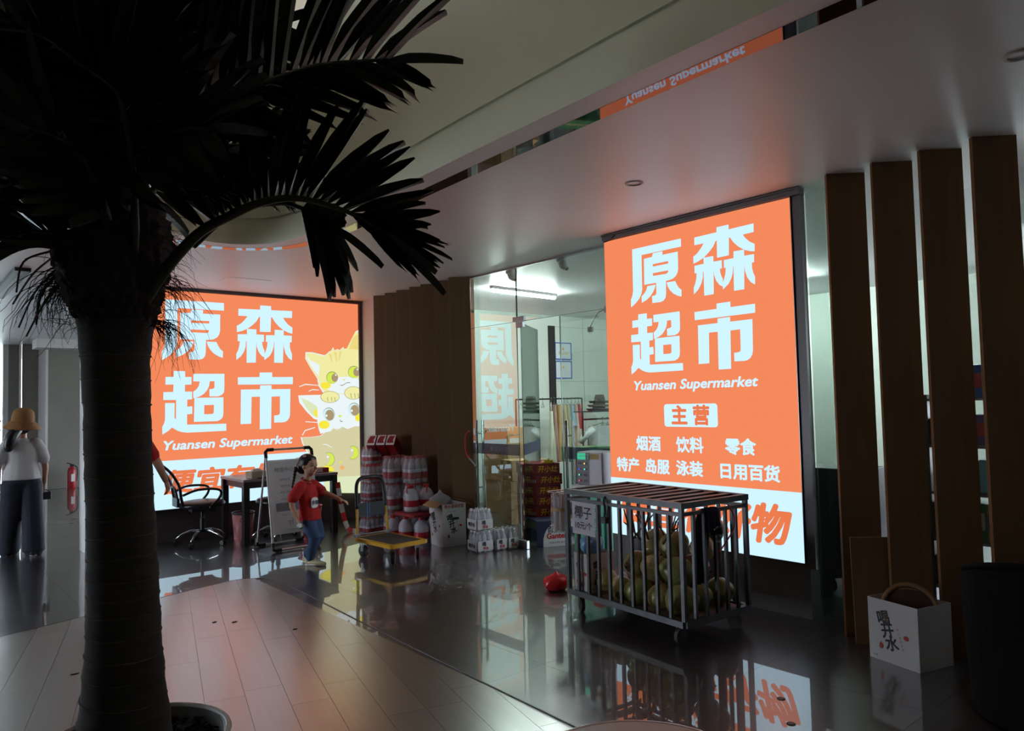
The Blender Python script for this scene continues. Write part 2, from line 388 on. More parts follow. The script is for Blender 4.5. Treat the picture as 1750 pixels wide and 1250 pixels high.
edge.tube(ring, 0.004, 6); struct('trim_1', edge, M_dark_metal)

# ---- soffit with the curved atrium opening
G = catmull([(2.34, -5, 0), (2.36, 0.5, 0), (2.40, 2.6, 0), (2.46, 4.0, 0), (2.53, 5.0, 0), (2.53, 5.5, 0), (2.47, 5.86, 0), (2.33, 6.06, 0), (2.12, 6.15, 0), (1.88, 6.10, 0), (1.6, 5.9, 0), (1.35, 5.5, 0), (1.05, 5.05, 0),
             (0.6, 4.75, 0), (0.0, 4.55, 0), (-0.7, 4.3, 0), (-1.2, 3.8, 0), (-1.4, 3.0, 0), (-1.45, 0, 0), (-1.45, -5, 0)], 6)
def offset_curve(P, d):
    out = []
    for i, p in enumerate(P):
        t = (P[min(i + 1, len(P) - 1)] - P[max(i - 1, 0)]); nrm = Vector((t.y, -t.x, 0)).normalized(); out.append(p + nrm * d)
    return out
G1 = offset_curve(G, 0.145); G2 = offset_curve(G, 0.245)
ZL = 2.93
def ribbon(mb, A, za, B, zb):
    b = len(mb.v); k = len(A)
    for p in A: mb.v.append(Vector((p.x, p.y, za)))
    for p in B: mb.v.append(Vector((p.x, p.y, zb)))
    for i in range(k - 1): mb.f.append((b + i, b + i + 1, b + k + i + 1, b + k + i)); mb.mi.append(mb.m)
ce = MB()
ce.flat([[(-6, -5), (13, -5), (13, 24), (-6, 24)], [(p.x, p.y) for p in G2]], (0, 0, ZC), (1, 0, 0), (0, 1, 0))
ce.flat([[(-6, -5), (13, -5), (13, 24), (-6, 24)], [(p.x, p.y) for p in G]], (0, 0, ZC + 0.4), (1, 0, 0), (0, 1, 0))
ceiling = struct('ceiling', ce, M_soffit)
lip = MB(); ribbon(lip, G, ZL, G1, ZL); struct('trim_2', lip, M_soffit)
mir = MB(); ribbon(mir, G1, ZL - 0.001, G2, ZL - 0.001); struct('trim_3', mir, M_mirror)
stp = MB(); ribbon(stp, G2, ZL - 0.001, offset_curve(G, 0.246), ZC); struct('trim_4', stp, M_black)  # step coloured black for the shadow line behind the lip
fa = MB(); prof = [(0, ZL), (0, 3.125), (0.018, 3.127), (0.018, 3.147), (0, 3.149), (0, 3.86), (0.018, 3.862), (0.018, 3.882), (0, 3.884), (0, 4.75)]
for (d0, z0), (d1, z1) in zip(prof, prof[1:]): ribbon(fa, offset_curve(G, d0), z0, offset_curve(G, d1), z1)
struct('wall_atrium', fa, M_fascia)
up = MB(); up.bb(-6, 3.6, -5, 8.5, 6.6, 6.7); struct('ceiling_upper', up, M_upper)
uw = MB(); uw.bb(3.4, 3.6, -5, 8.5, ZC + 0.42, 6.6); uw.bb(-6, 3.4, 8.3, 8.5, ZC + 0.42, 6.6); uw.bb(-6, 3.4, -5, -4.8, ZC + 0.42, 6.6); uw.bb(-6.2, -6, -5, 3.5, ZC + 0.42, 6.6)  # the left piece is unseen, added to limit daylight into the atrium
struct('wall_upper', uw, M_upper)
for k, y in enumerate((1.2, 3.4, 5.6)):
    bm_ = MB(); bm_.bb(-6, 3.4, y - 0.15, y + 0.15, 6.2, 6.598); struct('trim_%d' % (5 + k), bm_, M_beam)

# ---- back wall carrying the wide sign, and the hall beyond its left end
wb = MB(); wb.bb(1.76, 5.32, 9.45, 9.75, 0, ZC); struct('wall_back', wb, M_dgrey)
we = MB(); we.bb(1.73, 1.76, 9.43, 9.76, 0, ZC); struct('trim_8', we, M_white)  # wall end coloured white for the daylight falling on it
pc = MB(); pc.bb(5.17, 5.34, 9.0, 9.449, 0, ZC); struct('wall_corner', pc, M_white)
wf = MB(); wf.bb(2.58, 9, 17.8, 18.0, 0, ZC); struct('wall_far', wf, M_grey)
wr = MB(); wr.bb(2.54, 2.58, 17.78, 18.75, 0, ZC); struct('trim_9', wr, M_white)  # white return: daylight on the far wall's end put into the colour
w2 = MB(); w2.bb(2.26, 2.54, 18.75, 18.9, 0, ZC); struct('wall_recess', w2, M_grey)
c2 = MB(); c2.bb(2.03, 2.22, 19.0, 19.2, 0, 1.9); c2.bb(2.03, 2.22, 19.0, 19.2, 1.91, ZC); c2.bb(2.035, 2.215, 19.006, 19.194, 1.88, 1.93); struct('wall_pier', c2, M_grey)
t9 = MB(); t9.bb(1.94, 2.03, 19.0, 19.15, 0, ZC); t9.bb(2.22, 2.26, 18.95, 19.1, 0, ZC); struct('trim_10', t9, M_white)
bh = MB(); bh.bb(2.3, 5.3, 17.2, 17.8, 2.86, ZC); struct('trim_11', bh, M_white)
# glazed far end
wn = MB(); wn.bb(-6, 1.94, 19.3, 19.31, 0, ZC); window_1 = struct('window_1', wn, M_window)
wfm = MB()
for x in (1.62, 0.9, -0.2, -1.3, -2.4): wfm.bb(x - 0.06, x + 0.06, 19.22, 19.36, 0, ZC)
wfm.bb(-6, 1.94, 19.24, 19.36, 0, 0.08); wfm.build('window_frame', M_white, window_1)
# unseen outer walls added to shut out daylight, with one opening at the left
WL = MB(); WL.bb(-6.2, -6, -5, 8.5, 0, ZC + 0.4); WL.bb(-6.2, -6, 8.5, 11.5, 2.75, ZC + 0.4); WL.bb(-6.2, -6, 11.5, 24, 0, ZC + 0.4); struct('wall_left', WL, M_grey)
WN = MB(); WN.bb(-6.2, 13, -5.2, -5, 0, ZC + 0.4); struct('wall_near', WN, M_grey)

# ---- shop front along x = 5.25
ps = MB(); ps.bb(4.972, 5.10, 2.69, 4.535, 0, ZC); struct('wall_sign_pier', ps, M_dgrey)
pr = MB(); pr.rect((5.12, 0, 0), (0, -1, 0), (0, 0, 1), -2.69, -2.28, 0.0, ZC); struct('window_5', pr, glass_mat('smoked_strip_glass', (0.50, 0.58, 0.54), 0.10))
rf = MB(); rf.bb(5.07, 5.118, 2.40, 2.44, 0.02, 2.86); rf.bb(5.08, 5.118, 2.44, 2.455, 0.02, 2.84); struct('trim_12', rf, M_alu)
bk = MB(); bk.bb(5.30, 5.36, 7.0, 9.45, 0, ZC); struct('wall_slat_backing', bk, M_brown)
# angled vertical slats, each a fin 0.27 deep set at 45 degrees, in two runs
fin = MB(); fin.box((0.1225, 0, ZC / 2), (0.245, 0.030, ZC - 0.002)); fin_me = fin.mesh('slat', M_brown)
lipm = MB(); lipm.bb(-0.004, -0.0002, -0.015, -0.002, 0, ZC - 0.003); lipm.bb(-0.004, -0.0002, 0.002, 0.015, 0, ZC - 0.003); lip_me = lipm.mesh('slat_edging', M_brown_edge)
def slat_run(name, label, ys, x):
    t = thing(name, label, 'slat screen', (x, ys[0], 0))
    for y in ys:
        o = link('slat', fin_me, t, (0, y - ys[0], 0.001)); o.rotation_euler = (0, 0, math.radians(-44))
        e = link('slat_edging', lip_me, o)
    t['kind'] = 'structure'; return t
slat_run('wall_slats_far', 'row of overlapping brown slats between the wide sign and the glass door', [8.80, 8.50, 8.21, 7.90, 7.65, 7.35, 7.05], 5.04)
slat_run('wall_slats_near', 'row of brown angled slats with bright gaps right of the tall sign', [2.37, 2.07, 1.785, 1.50, 1.215, 0.93, 0.645, 0.36], 4.80)
lb = MB(); lb.box((0, 0, 0.33), (0.32, 0.012, 0.66)); lbo = lb.build('leaning_board', M_brown, bevel=0.002)
tag(lbo, 'low brown board leaning on the slats behind the white carton', 'board'); lbo.location = (4.78, 2.13, 0.003); lbo.rotation_euler = (math.radians(-3), 0, math.radians(-46))

# glass: fixed pane / closed leaf, transoms, open leaf, near leaf
XG = 5.25
def pane(name, y0, y1, z0, z1, x=XG, parent=None):
    g = MB(); g.m = 0; g.rect((x, 0, 0), (0, -1, 0), (0, 0, 1), -y1, -y0, z0, z1)
    e = None
    o = g.build(name, M_glass, parent)
    e = MB(); e.bb(x - 0.006, x + 0.006, y0, y0 + 0.004, z0, z1); e.bb(x - 0.006, x + 0.006, y1 - 0.004, y1, z0, z1); e.bb(x - 0.006, x + 0.006, y0, y1, z0, z0 + 0.003)
    e.build('glass_edge', M_glass_edge, o); return o
M_film = mat('navy_door_film', (34, 44, 78), 0.35, alpha=0.8)
M_filmtxt = mat('film_lettering', (120, 130, 160), 0.5)
def film(parent, y0, y1):
    f = MB(); f.rect((XG - 0.003, 0, 0), (0, -1, 0), (0, 0, 1), -y1, -y0, 0.985, 1.105); f.build('film_band', M_film, parent)
def pull(parent, y, z0=0.30, z1=1.37):
    for dx in (-0.045, 0.045):
        h = MB(); h.tube([(XG + dx, y, z0), (XG + dx, y, z1)], 0.016, 14); h.build('pull_bar', M_steel, parent, smooth=False)
    h = MB(); h.tube([(XG - 0.045, y, z0 + 0.3), (XG + 0.045, y, z0 + 0.3)], 0.010, 8); h.tube([(XG - 0.045, y, z1 - 0.15), (XG + 0.045, y, z1 - 0.15)], 0.010, 8)
    h.build('pull_standoff', M_steel, parent)
door_1 = pane('door_1', 6.10, 6.985, 0.012, 2.43); door_1['kind'] = 'structure'; film(door_1, 6.10, 6.96); pull(door_1, 6.80)
text('推 欢迎光临', 0.06, (XG - 0.005, 6.45, 1.025), (0, -1, 0), (0, 0, 1), M_filmtxt, door_1)
door_2 = pane('door_2', 4.54, 5.43, 0.012, 2.43); door_2['kind'] = 'structure'; film(door_2, 4.54, 5.41); pull(door_2, 5.33)
tr1 = pane('window_2', 6.10, 6.985, 2.436, ZC); tr1['kind'] = 'structure'
tr2 = pane('window_3', 4.54, 6.095, 2.436, ZC); tr2['kind'] = 'structure'
# the leaf standing open into the shop, seen almost edge on
lf = MB(); lf.box((0.43, 0, 1.22), (0.86, 0.010, 2.40)); door_3 = struct('door_3', lf, M_glass); door_3.location = (XG + 0.02, 6.06, 0.006); door_3.rotation_euler = (0, 0, math.radians(36))
f3 = MB(); f3.box((0.43, -0.007, 1.045), (0.86, 0.002, 0.12)); f3.build('film_band', M_film, door_3)
f4 = MB(); f4.bb(0.854, 0.864, -0.006, 0.006, 0.02, 2.42); f4.build('glass_edge', M_glass_edge, door_3)
pf = MB(); pf.bb(XG - 0.02, XG + 0.02, 5.97, 6.15, 2.435, 2.49); pf.bb(XG - 0.02, XG + 0.02, 5.99, 6.10, 2.37, 2.43); pf.bb(XG - 0.02, XG + 0.02, 6.0, 6.16, 0.002, 0.09)
pf.bb(XG - 0.02, XG + 0.02, 4.6, 4.8, 2.40, 2.46)
struct('trim_13', pf, M_alu, bevel=0.004)
# thin head rail
hr = MB(); hr.bb(XG - 0.02, XG + 0.02, 4.54, 7.0, ZC - 0.018, ZC - 0.001); struct('trim_14', hr, M_alu)
# U-shaped red bicycle lock through the left pull
lk = thing('shackle_lock', 'red and silver U shaped lock hung through the left door pull', 'lock', (XG - 0.13, 6.80, 0))
l1 = MB(); l1.tube(catmull([(0, 0.03, 1.245), (0.0, 0.09, 1.20), (0, 0.11, 1.10), (0, 0.085, 0.99), (0, 0.03, 0.93)], 5), 0.009, 8); l1.build('shackle', mat('red_rubber', (190, 30, 30), 0.4), lk, smooth=True)
l2 = MB(); l2.tube([(0, 0.035, 0.935), (0, -0.09, 0.85)], 0.011, 8); l2.build('lock_bar', M_steel, lk)

# ---- shop interior shell
si = MB(); si.bb(5.32, 13, 9.30, 9.45, 0, ZC); struct('wall_shop_back', si, M_shop_wall)
sj = MB(); sj.bb(8.70, 8.84, 9.27, 9.299, 0, 2.86); struct('dark_gap_strip', sj, M_black)  # black strip painted for the darkness of a narrow gap
sx = MB(); sx.bb(10.4, 10.55, 3.2, 9.3, 0, ZC); sx.bb(10.4, 10.55, -5, 3.2, 0, 0.5); sx.bb(10.4, 10.55, -5, 3.2, 2.55, ZC); struct('wall_shop_far', sx, M_shop_wall)
sl = MB()
for z in (0.95, 1.9, 2.85): sl.bb(8.85, 10.4, 9.296, 9.2985, z, z + 0.006)
sl.bb(9.55, 9.556, 9.296, 9.2985, 0, ZC); struct('trim_15', sl, mat('panel_joint', (150, 160, 152), 0.7))
wg = MB(); wg.rect((5.42, 0, 0), (0, -1, 0), (0, 0, 1), -2.28, 2.5, 0.01, 2.9); struct('window_4', wg, M_window)
for k, y in enumerate((-3.5, -2.0, -0.5, 1.0, 2.4)):
    fm = MB(); fm.bb(10.42, 10.5, y - 0.04, y + 0.04, 0.5, 2.55); struct('trim_%d' % (16 + k), fm, M_white)
for k, y in enumerate((-2.6, -1.2, 0.2, 1.6)):
    fm = MB(); fm.bb(5.6, 10.4, y - 0.1, y + 0.1, ZC - 0.24, ZC - 0.001); struct('trim_%d' % (22 + k), fm, M_white)
gr = MB(); gr.bb(-30, 40, 19.4, 50, -0.25, -0.21); gr.bb(13.01, 40, -20, 19.4, -0.25, -0.21); gr.bb(-30, -6.01, -20, 19.4, -0.25, -0.21); struct('ground', gr, mat('outdoor_ground', (186, 186, 176), 0.9, var=0.2))
# ================================================================ the two light-box signs
E_or = emit('sign_orange', (231, 130, 87), 1.14)
E_wh = emit('sign_white', (198, 233, 252), 1.14)
E_ortext = emit('sign_orange_text', (232, 122, 76), 1.05)
def glyphs(parent, boxes, O, U, V, m):
    for k, (u0, u1, v0, v1) in boxes.items():
        g = MB()
        for pl in GLYPH[k]:
            g.flat([[(u0 + (u1 - u0) * p[0] / 1000.0, v0 + (v1 - v0) * p[1] / 1000.0) for p in lp] for lp in pl], O, U, V)
        g.build('big_character', m, parent)
# ---- tall sign on the pier (plane x, reading towards -y)
XS = 4.93; U = Vector((0, -1, 0)); V = Vector((0, 0, 1))
s1 = thing('lightbox_sign', 'tall narrow orange lit shop sign on the pier behind the coconut cage', 'sign', (0, 0, 0))
b = MB(); b.bb(XS, 4.9715, 2.705, 4.503, 0.392, 2.985); b.build('box_body', M_alu, s1)
p = MB(); p.rect((XS - 0.001, 0, 0), U, V, -4.500, -2.708, 0.885, 2.983); p.build('orange_panel', E_or, s1)
p = MB(); p.rect((XS - 0.001, 0, 0), U, V, -4.500, -2.708, 0.394, 0.885); p.build('white_panel', E_wh, s1)
XT = XS - 0.003
glyphs(s1, {k: (-v[0], -v[1], v[2], v[3]) for k, v in RIGHT_BOX.items()}, (XT, 0, 0), U, V, E_wh)
text('Yuansen Supermarket', 0.108, (XT, 4.215, 1.645), U, V, E_wh, s1, bold=0.0032, shear=0.2, align='LEFT', sx=1.24)
pill = MB(); pill.flat([rrect(0.515, 0.185, 0.025, 4, -3.63, 1.428)], (XT, 0, 0), U, V); pill.build('rounded_badge', E_wh, s1)
text('主 营', 0.165, (XT - 0.001, 3.63, 1.368), U, V, E_ortext, s1, bold=0.006)
for s, y in (('烟酒', 4.065), ('饮料', 3.645), ('零食', 3.185)):
    text(s, 0.130, (XT, y, 1.143), U, V, E_wh, s1, bold=0.0042, sx=1.02)
for s, y in (('特产', 4.295), ('岛服', 3.98), ('泳装', 3.655), ('日用百货', 3.125)):
    text(s, 0.125, (XT, y, 0.957), U, V, E_wh, s1, bold=0.0044, sx=1.04)
text('便宜有好物', 0.30, (XT, 3.615, 0.528), U, V, E_ortext, s1, bold=0.011, shear=0.18, sx=1.06)
h = MB(); h.bb(4.90, 4.9715, 2.62, 4.50, 2.987, 3.036); h.bb(4.885, 4.90, 2.62, 4.50, 3.022, 3.034); h.bb(4.945, 4.9715, 2.635, 2.703, 0.36, 2.987)
ho = h.build('sign_hood', M_dark_metal); tag(ho, 'dark metal hood and side rail framing the tall orange sign', 'sign frame')
w = MB(); w.tube(catmull([(4.90, 4.33, 3.03), (4.89, 4.36, 3.0), (4.915, 4.42, 2.985), (4.925, 4.5, 2.98)], 4), 0.004, 6)
tag(w.build('sign_cable', M_black), 'short black cable above the tall orange sign', 'cable')

# ---- wide sign on the back wall (plane y, reading towards +x)
YS = 9.385; U = Vector((1, 0, 0))
s2 = thing('lightbox_sign', 'wide orange lit shop sign with stacked kittens on the back wall', 'sign', (0, 0, 0))
b = MB(); b.bb(1.93, 5.118, YS, 9.4495, 0.395, 3.0); b.build('box_body', M_alu, s2)
p = MB(); p.rect((0, YS - 0.001, 0), U, V, 1.935, 5.114, 0.968, 2.998); p.build('orange_panel', E_or, s2)
p = MB(); p.rect((0, YS - 0.001, 0), U, V, 1.935, 5.114, 0.397, 0.968); p.build('white_panel', E_wh, s2)
YT = YS - 0.003
glyphs(s2, LEFT_BOX, (0, YT, 0), U, V, E_wh)
text('Yuansen Supermarket', 0.150, (2.512, YT, 1.095), U, V, E_wh, s2, bold=0.0045, shear=0.2, align='LEFT', sx=1.20)
text('便宜有好物', 0.29, (2.50, YT, 0.605), U, V, E_ortext, s2, bold=0.011, shear=0.18, align='LEFT', sx=1.25)
h = MB(); h.bb(1.9, 5.17, 9.35, 9.4495, 3.001, 3.036); h.bb(5.119, 5.168, 9.36, 9.4495, 0.36, 3.001)
tag(h.build('sign_hood', M_dark_metal), 'dark metal hood and side rail framing the wide kitten sign', 'sign frame')
# kittens peeping in from the right edge of the wide sign (flat print in lit film)
E_cream = emit('kitten_cream', (241, 236, 166)); E_cream2 = emit('kitten_cream_shade', (238, 216, 130)); E_snow = emit('kitten_white', (236, 246, 248))
E_tan = emit('kitten_tan', (214, 208, 164)); E_iris = emit('kitten_iris', (214, 236, 84)); E_pupil = emit('kitten_pupil', (172, 152, 116))
E_blush = emit('kitten_blush', (247, 232, 70)); E_line = emit('kitten_line', (140, 140, 96)); E_pale = emit('kitten_pale_green', (222, 232, 190)); E_tongue = emit('kitten_tongue', (244, 176, 110))
XEDGE = 5.114
def K(x, y): 
    q = on_y(500 + x / 4.464, 560 + y / 4.464, YT); return (min(q.x, XEDGE), q.z)
def kit(name, pts, m, layer):
    g = MB(); g.flat([[K(x, y) for x, y in pts]], (0, YT - 0.001 - layer * 0.0009, 0), U, V); g.build(name, m, s2)
def ell(x, y, rx, ry=None, n=22): return disc(x, y, rx, ry or rx, n)
def grow(pts, d):
    cx = sum(p[0] for p in pts) / len(pts); cy = sum(p[1] for p in pts) / len(pts)
    return [(cx + (p[0] - cx) * (1 + d / 150.0), cy + (p[1] - cy) * (1 + d / 150.0)) for p in pts]
head1 = [(245, 215), (262, 205), (280, 188), (296, 180), (310, 155), (322, 178), (342, 168), (358, 176), (385, 152), (392, 168), (412, 162), (440, 105), (472, 42), (520, 30), (530, 505), (400, 512), (340, 505), (240, 492), (206, 440), (196, 395), (215, 300)]
ear1 = [(104, 195), (150, 196), (245, 218), (222, 300), (214, 402), (188, 384), (140, 310), (102, 242)]
kit('kitten_outline', grow(ear1, 12), E_snow, 0); kit('kitten_outline', grow(head1, 7), E_snow, 0)
kit('kitten_ear', ear1, E_cream, 1); kit('kitten_ear_lining', [(112, 215), (135, 250), (205, 285), (200, 375), (150, 310), (115, 245)], E_snow, 2)
kit('kitten_head', head1, E_cream, 1); kit('kitten_ear_lining', [(455, 90), (478, 60), (530, 55), (530, 170), (430, 165)], E_cream2, 2)
for a, b_, c, d in ((285, 205, 300, 265), (325, 190, 335, 262), (365, 185, 352, 250)): kit('fur_stripe', [(a - 9, b_), (a + 9, b_ - 3), (c + 5, d), (c - 3, d)], E_cream2, 2)
kit('kitten_muzzle', ell(400, 440, 150, 65), E_snow, 2)
kit('cheek_blush', ell(252, 442, 40, 26), E_blush, 3)
for ex, ey in ((300, 383), (466, 340)):
    kit('eye_line', ell(ex, ey, 44, 47), E_line, 3); kit('eye_iris', ell(ex, ey + 2, 41, 44), E_iris, 4); kit('eye_pupil', ell(ex + 21, ey, 25, 32), E_pupil, 5); kit('eye_glint', ell(ex + 28, ey - 20, 6, 8, 10), E_snow, 6)
kit('nose', [(380, 394), (402, 396), (391, 408)], E_cream2, 4)
kit('mouth_line', [(362, 442), (380, 446), (398, 434), (412, 424), (438, 424), (440, 419), (412, 419), (398, 428), (380, 440), (363, 437)], E_line, 4)
head2 = [(190, 560), (230, 520), (300, 510), (400, 508), (530, 500), (530, 775), (420, 770), (330, 775), (212, 812), (200, 780), (188, 720)]
ear2 = [(50, 525), (120, 522), (235, 520), (205, 640), (200, 702), (160, 690), (110, 640), (58, 575)]
kit('kitten_outline', grow(ear2, 12), E_snow, 0); kit('kitten_ear', ear2, E_snow, 1); kit('kitten_ear_lining', [(62, 535), (120, 560), (185, 600), (190, 690), (150, 670), (100, 610)], E_pale, 2); kit('kitten_ear_lining', [(160, 640), (188, 615), (190, 688), (168, 676)], E_blush, 3)
kit('kitten_head', head2, E_snow, 1)
for ex, ey in ((275, 665), (468, 628)):
    kit('eye_line', ell(ex, ey - 2, 45, 52), E_line, 3); kit('eye_iris', ell(ex - 2, ey, 43, 49), emit('kitten_eye_ring', (214, 240, 246)), 4); kit('eye_pupil', ell(ex + 6, ey + 4, 33, 41), E_pupil, 5); kit('eye_glint', ell(ex - 18, ey + 8, 8, 10, 10), E_snow, 6)
kit('nose', [(345, 672), (380, 668), (360, 690)], E_iris, 4); kit('mouth_line', [(358, 704), (366, 722), (382, 718), (384, 714), (369, 715), (362, 702)], E_line, 4)
kit('cheek_blush', ell(240, 742, 42, 32), E_blush, 3); kit('cheek_blush', ell(500, 688, 25, 28), E_blush, 3)
for px, py, rx, ry in ((284, 530, 70, 42), (462, 500, 66, 47)):
    kit('paw_line', ell(px, py, rx + 3, ry + 3), E_line, 4); kit('kitten_paw', ell(px, py, rx, ry), E_cream, 5)
    for q in (-22, 8, 34): kit('toe_line', [(px + q, py + 2), (px + q + 4, py + 2), (px + q + 9, py + ry - 8), (px + q + 5, py + ry - 8)], E_line, 6)
head3 = [(70, 840), (150, 838), (215, 828), (250, 800), (290, 792), (310, 768), (340, 784), (380, 758), (420, 776), (470, 756), (530, 752), (530, 1160), (330, 1165), (250, 1130), (200, 1110), (160, 1010), (110, 940), (80, 880)]
kit('kitten_outline', grow(head3, 6), E_snow, 0); kit('kitten_head', head3, E_tan, 3); kit('kitten_chest', [(240, 1120), (330, 1140), (530, 1130), (536, 1262), (235, 1262)], E_pale, 4)
for ex, ey, dx in ((275, 1005, -22), (460, 955, -26)):
    kit('eye_line', ell(ex, ey, 45, 52), E_line, 4); kit('eye_iris', ell(ex, ey, 42, 49), E_iris, 5); kit('eye_pupil', ell(ex + dx, ey - 2, 32, 42), E_tan, 6); kit('eye_glint', ell(ex - 8, ey - 18, 8, 10, 10), E_snow, 7)
kit('cheek_blush', ell(262, 1088, 52, 34), E_blush, 5); kit('nose', [(350, 1025), (380, 1022), (362, 1042)], E_iris, 5); kit('tongue', ell(378, 1070, 16, 17), E_tongue, 5)
for pts in ([(50, 455), (95, 438), (198, 445), (198, 440), (95, 430), (48, 450)], [(120, 490), (150, 478), (200, 480), (200, 475), (150, 471), (120, 485)], [(95, 722), (195, 728), (195, 723), (95, 716)], [(75, 825), (95, 790), (170, 766), (170, 760), (92, 783), (70, 820)], [(230, 886), (262, 892), (298, 914), (296, 918), (260, 898), (230, 891)]):
    kit('whisker', pts, E_snow, 8)
# cable and socket on the strip of wall right of the wide sign
ck = MB(); ck.tube([(5.20, 8.99, 3.03), (5.20, 8.99, 1.95)], 0.005, 6); ck.tube(catmull([(5.195, 8.985, 1.9), (5.185, 8.98, 1.6), (5.20, 8.985, 1.2), (5.19, 8.98, 0.9)], 4), 0.004, 6)
tag(ck.build('white_cable', M_white), 'white cable running down the wall strip beside the kitten sign', 'cable')
sk = MB(); sk.bb(5.175, 5.235, 8.975, 8.9985, 1.86, 1.96); tag(sk.build('socket_box', M_white, bevel=0.005), 'small white socket box at the end of the wall cable', 'socket')

# ================================================================ ceiling fittings
def downlight(x, y, label):
    t = thing('downlight', label, 'downlight', (x, y, ZC), group='recessed downlights in the soffit')
    a = MB(); a.lathe([(0.062, -0.001), (0.062, -0.006), (0.045, -0.007), (0.045, 0.03)], 20, cap=False); a.build('trim_ring', M_white, t, smooth=True)
    a = MB(); a.lathe([(0.044, 0.0), (0.03, 0.012), (0.001, 0.02)], 16, cap=False); a.build('reflector', M_steel, t, smooth=True)
for x, y, lb_ in ((3.89, 3.26, 'round recessed downlight in front of the tall sign'), (3.96, 5.57, 'round recessed downlight in front of the glass door'), (4.02, 7.85, 'round recessed downlight nearest the kitten sign'), (3.79, 0.98, 'dark recessed downlight at the right edge above the slats')):
    downlight(x, y, lb_)
ap = MB(); ap.bb(2.93, 3.43, 8.32, 8.66, ZC - 0.003, ZC - 0.001); tag(ap.build('access_panel', M_soffit, bevel=0.001), 'flat white access hatch in the soffit before the kitten sign', 'hatch')
vt = thing('ceiling_slot', 'long dark slot vent in the hall ceiling at far left', 'vent', (1.06, 10.0, ZC))
v = MB(); v.box((0, 0, -0.02), (0.14, 2.3, 0.036)); v.build('vent_frame', M_black, vt)
v = MB(); v.box((0, 0, -0.039), (0.03, 2.2, 0.002)); v.build('vent_blade', M_dark_metal, vt)
# ================================================================ inside the shop, seen through the glass
M_tube = emit('lit_tube', (240, 255, 250), 235.0)
tl = thing('tube_lamp', 'lit white tube lamp on the shop ceiling behind the glass', 'lamp', (6.45, 7.32, ZC))
a = MB(); a.box((0, 0, -0.02), (1.22, 0.06, 0.036)); o = a.build('lamp_base', M_white, tl); 
a = MB(); a.tube([(-0.59, 0, -0.058), (0.59, 0, -0.058)], 0.02, 12); a.build('lit_tube', M_tube, tl, smooth=True); tl.rotation_euler = (0, 0, math.radians(5))
for k, (x, y, lb_) in enumerate(((6.6, 1.15, 'short lit lamp seen through the second gap between the near slats'), (7.6, 0.55, 'short lit lamp seen through the third gap between the near slats'), (6.2, -0.35, 'short lit lamp seen through the last gap at the right edge'), (8.8, 1.9, 'small lit lamp deep behind the near slats'))):
    t2 = thing('tube_lamp', lb_, 'lamp', (x, y, ZC), group='lamps behind the near slats')
    a = MB(); a.box((0, 0, -0.14), (0.6, 0.05, 0.278)); a.build('lamp_base', M_white, t2)
    a = MB(); a.tube([(-0.3, 0, -0.30), (0.3, 0, -0.30)], 0.02, 10); a.build('lit_tube', emit('lit_tube_small', (240, 255, 250), 22.0), t2)
for x, y, lb_ in ((8.1, 4.6, 'added unseen tube lamp brightening the shop behind the tall sign'), (9.3, 5.6, 'second added unseen tube lamp brightening the shop behind the tall sign')):  # extra unseen tubes, added to brighten the shop interior
    t2 = copy_tree(tl); t2.location = (x, y, ZC); t2['label'] = lb_
def dome_cam(y, label):
    t = thing('dome_camera', label, 'camera', (5.33, y, ZC), group='dome cameras inside the glass')
    a = MB(); a.lathe([(0.055, 0.0), (0.055, -0.03), (0.05, -0.04)][::-1], 18); a.build('mount', M_white, t, smooth=True)
    a = MB(); a.tube([(0, 0, -0.04), (0.01, -0.01, -0.075), (0.03, -0.03, -0.11)], [0.04, 0.045, 0.03], 14); a.build('housing', M_white, t, smooth=True)
    a = MB(); a.ball((0.035, -0.035, -0.11), 0.022, 10, 6); a.build('lens', M_black, t, smooth=True)
dome_cam(6.28, 'white dome camera behind the left transom pane'); dome_cam(5.46, 'white dome camera behind the transom near the tall sign')
pl = thing('hanging_wire', 'thin wire with a grey plug looping across the shop above the doorway', 'wire', (6.2, 5.91, 2.36))
wire = MB(); wire.tube(catmull([(0, 0, 0.05), (0.0, -0.15, 0.21), (0.0, -0.5, 0.24), (-0.1, -0.9, 0.40), (-0.2, -1.25, 0.672)], 6), 0.006, 6); wire.build('wire', M_black, pl)
a = MB(); a.bb(-0.02, 0.02, -0.03, 0.03, -0.01, 0.05); o = a.build('plug', M_grey, pl, bevel=0.006); a = MB(); a.bb(-0.004, 0.004, -0.015, -0.008, -0.03, -0.01); a.bb(-0.004, 0.004, 0.008, 0.015, -0.03, -0.01); a.build('plug_pins', M_steel, o)
bx_ = thing('wall_box', 'small brown and black box beside the tall sign inside the glass', 'box', (5.42, 4.66, 2.30)); a = MB(); a.bb(-0.06, 0.06, -0.08, 0.05, 0.06, 0.13); a.build('bracket', mat('tan_wood', (170, 135, 90), 0.6), bx_); a = MB(); a.bb(-0.05, 0.05, -0.06, 0.04, 0.0, 0.06); a.build('receiver', M_black, bx_)
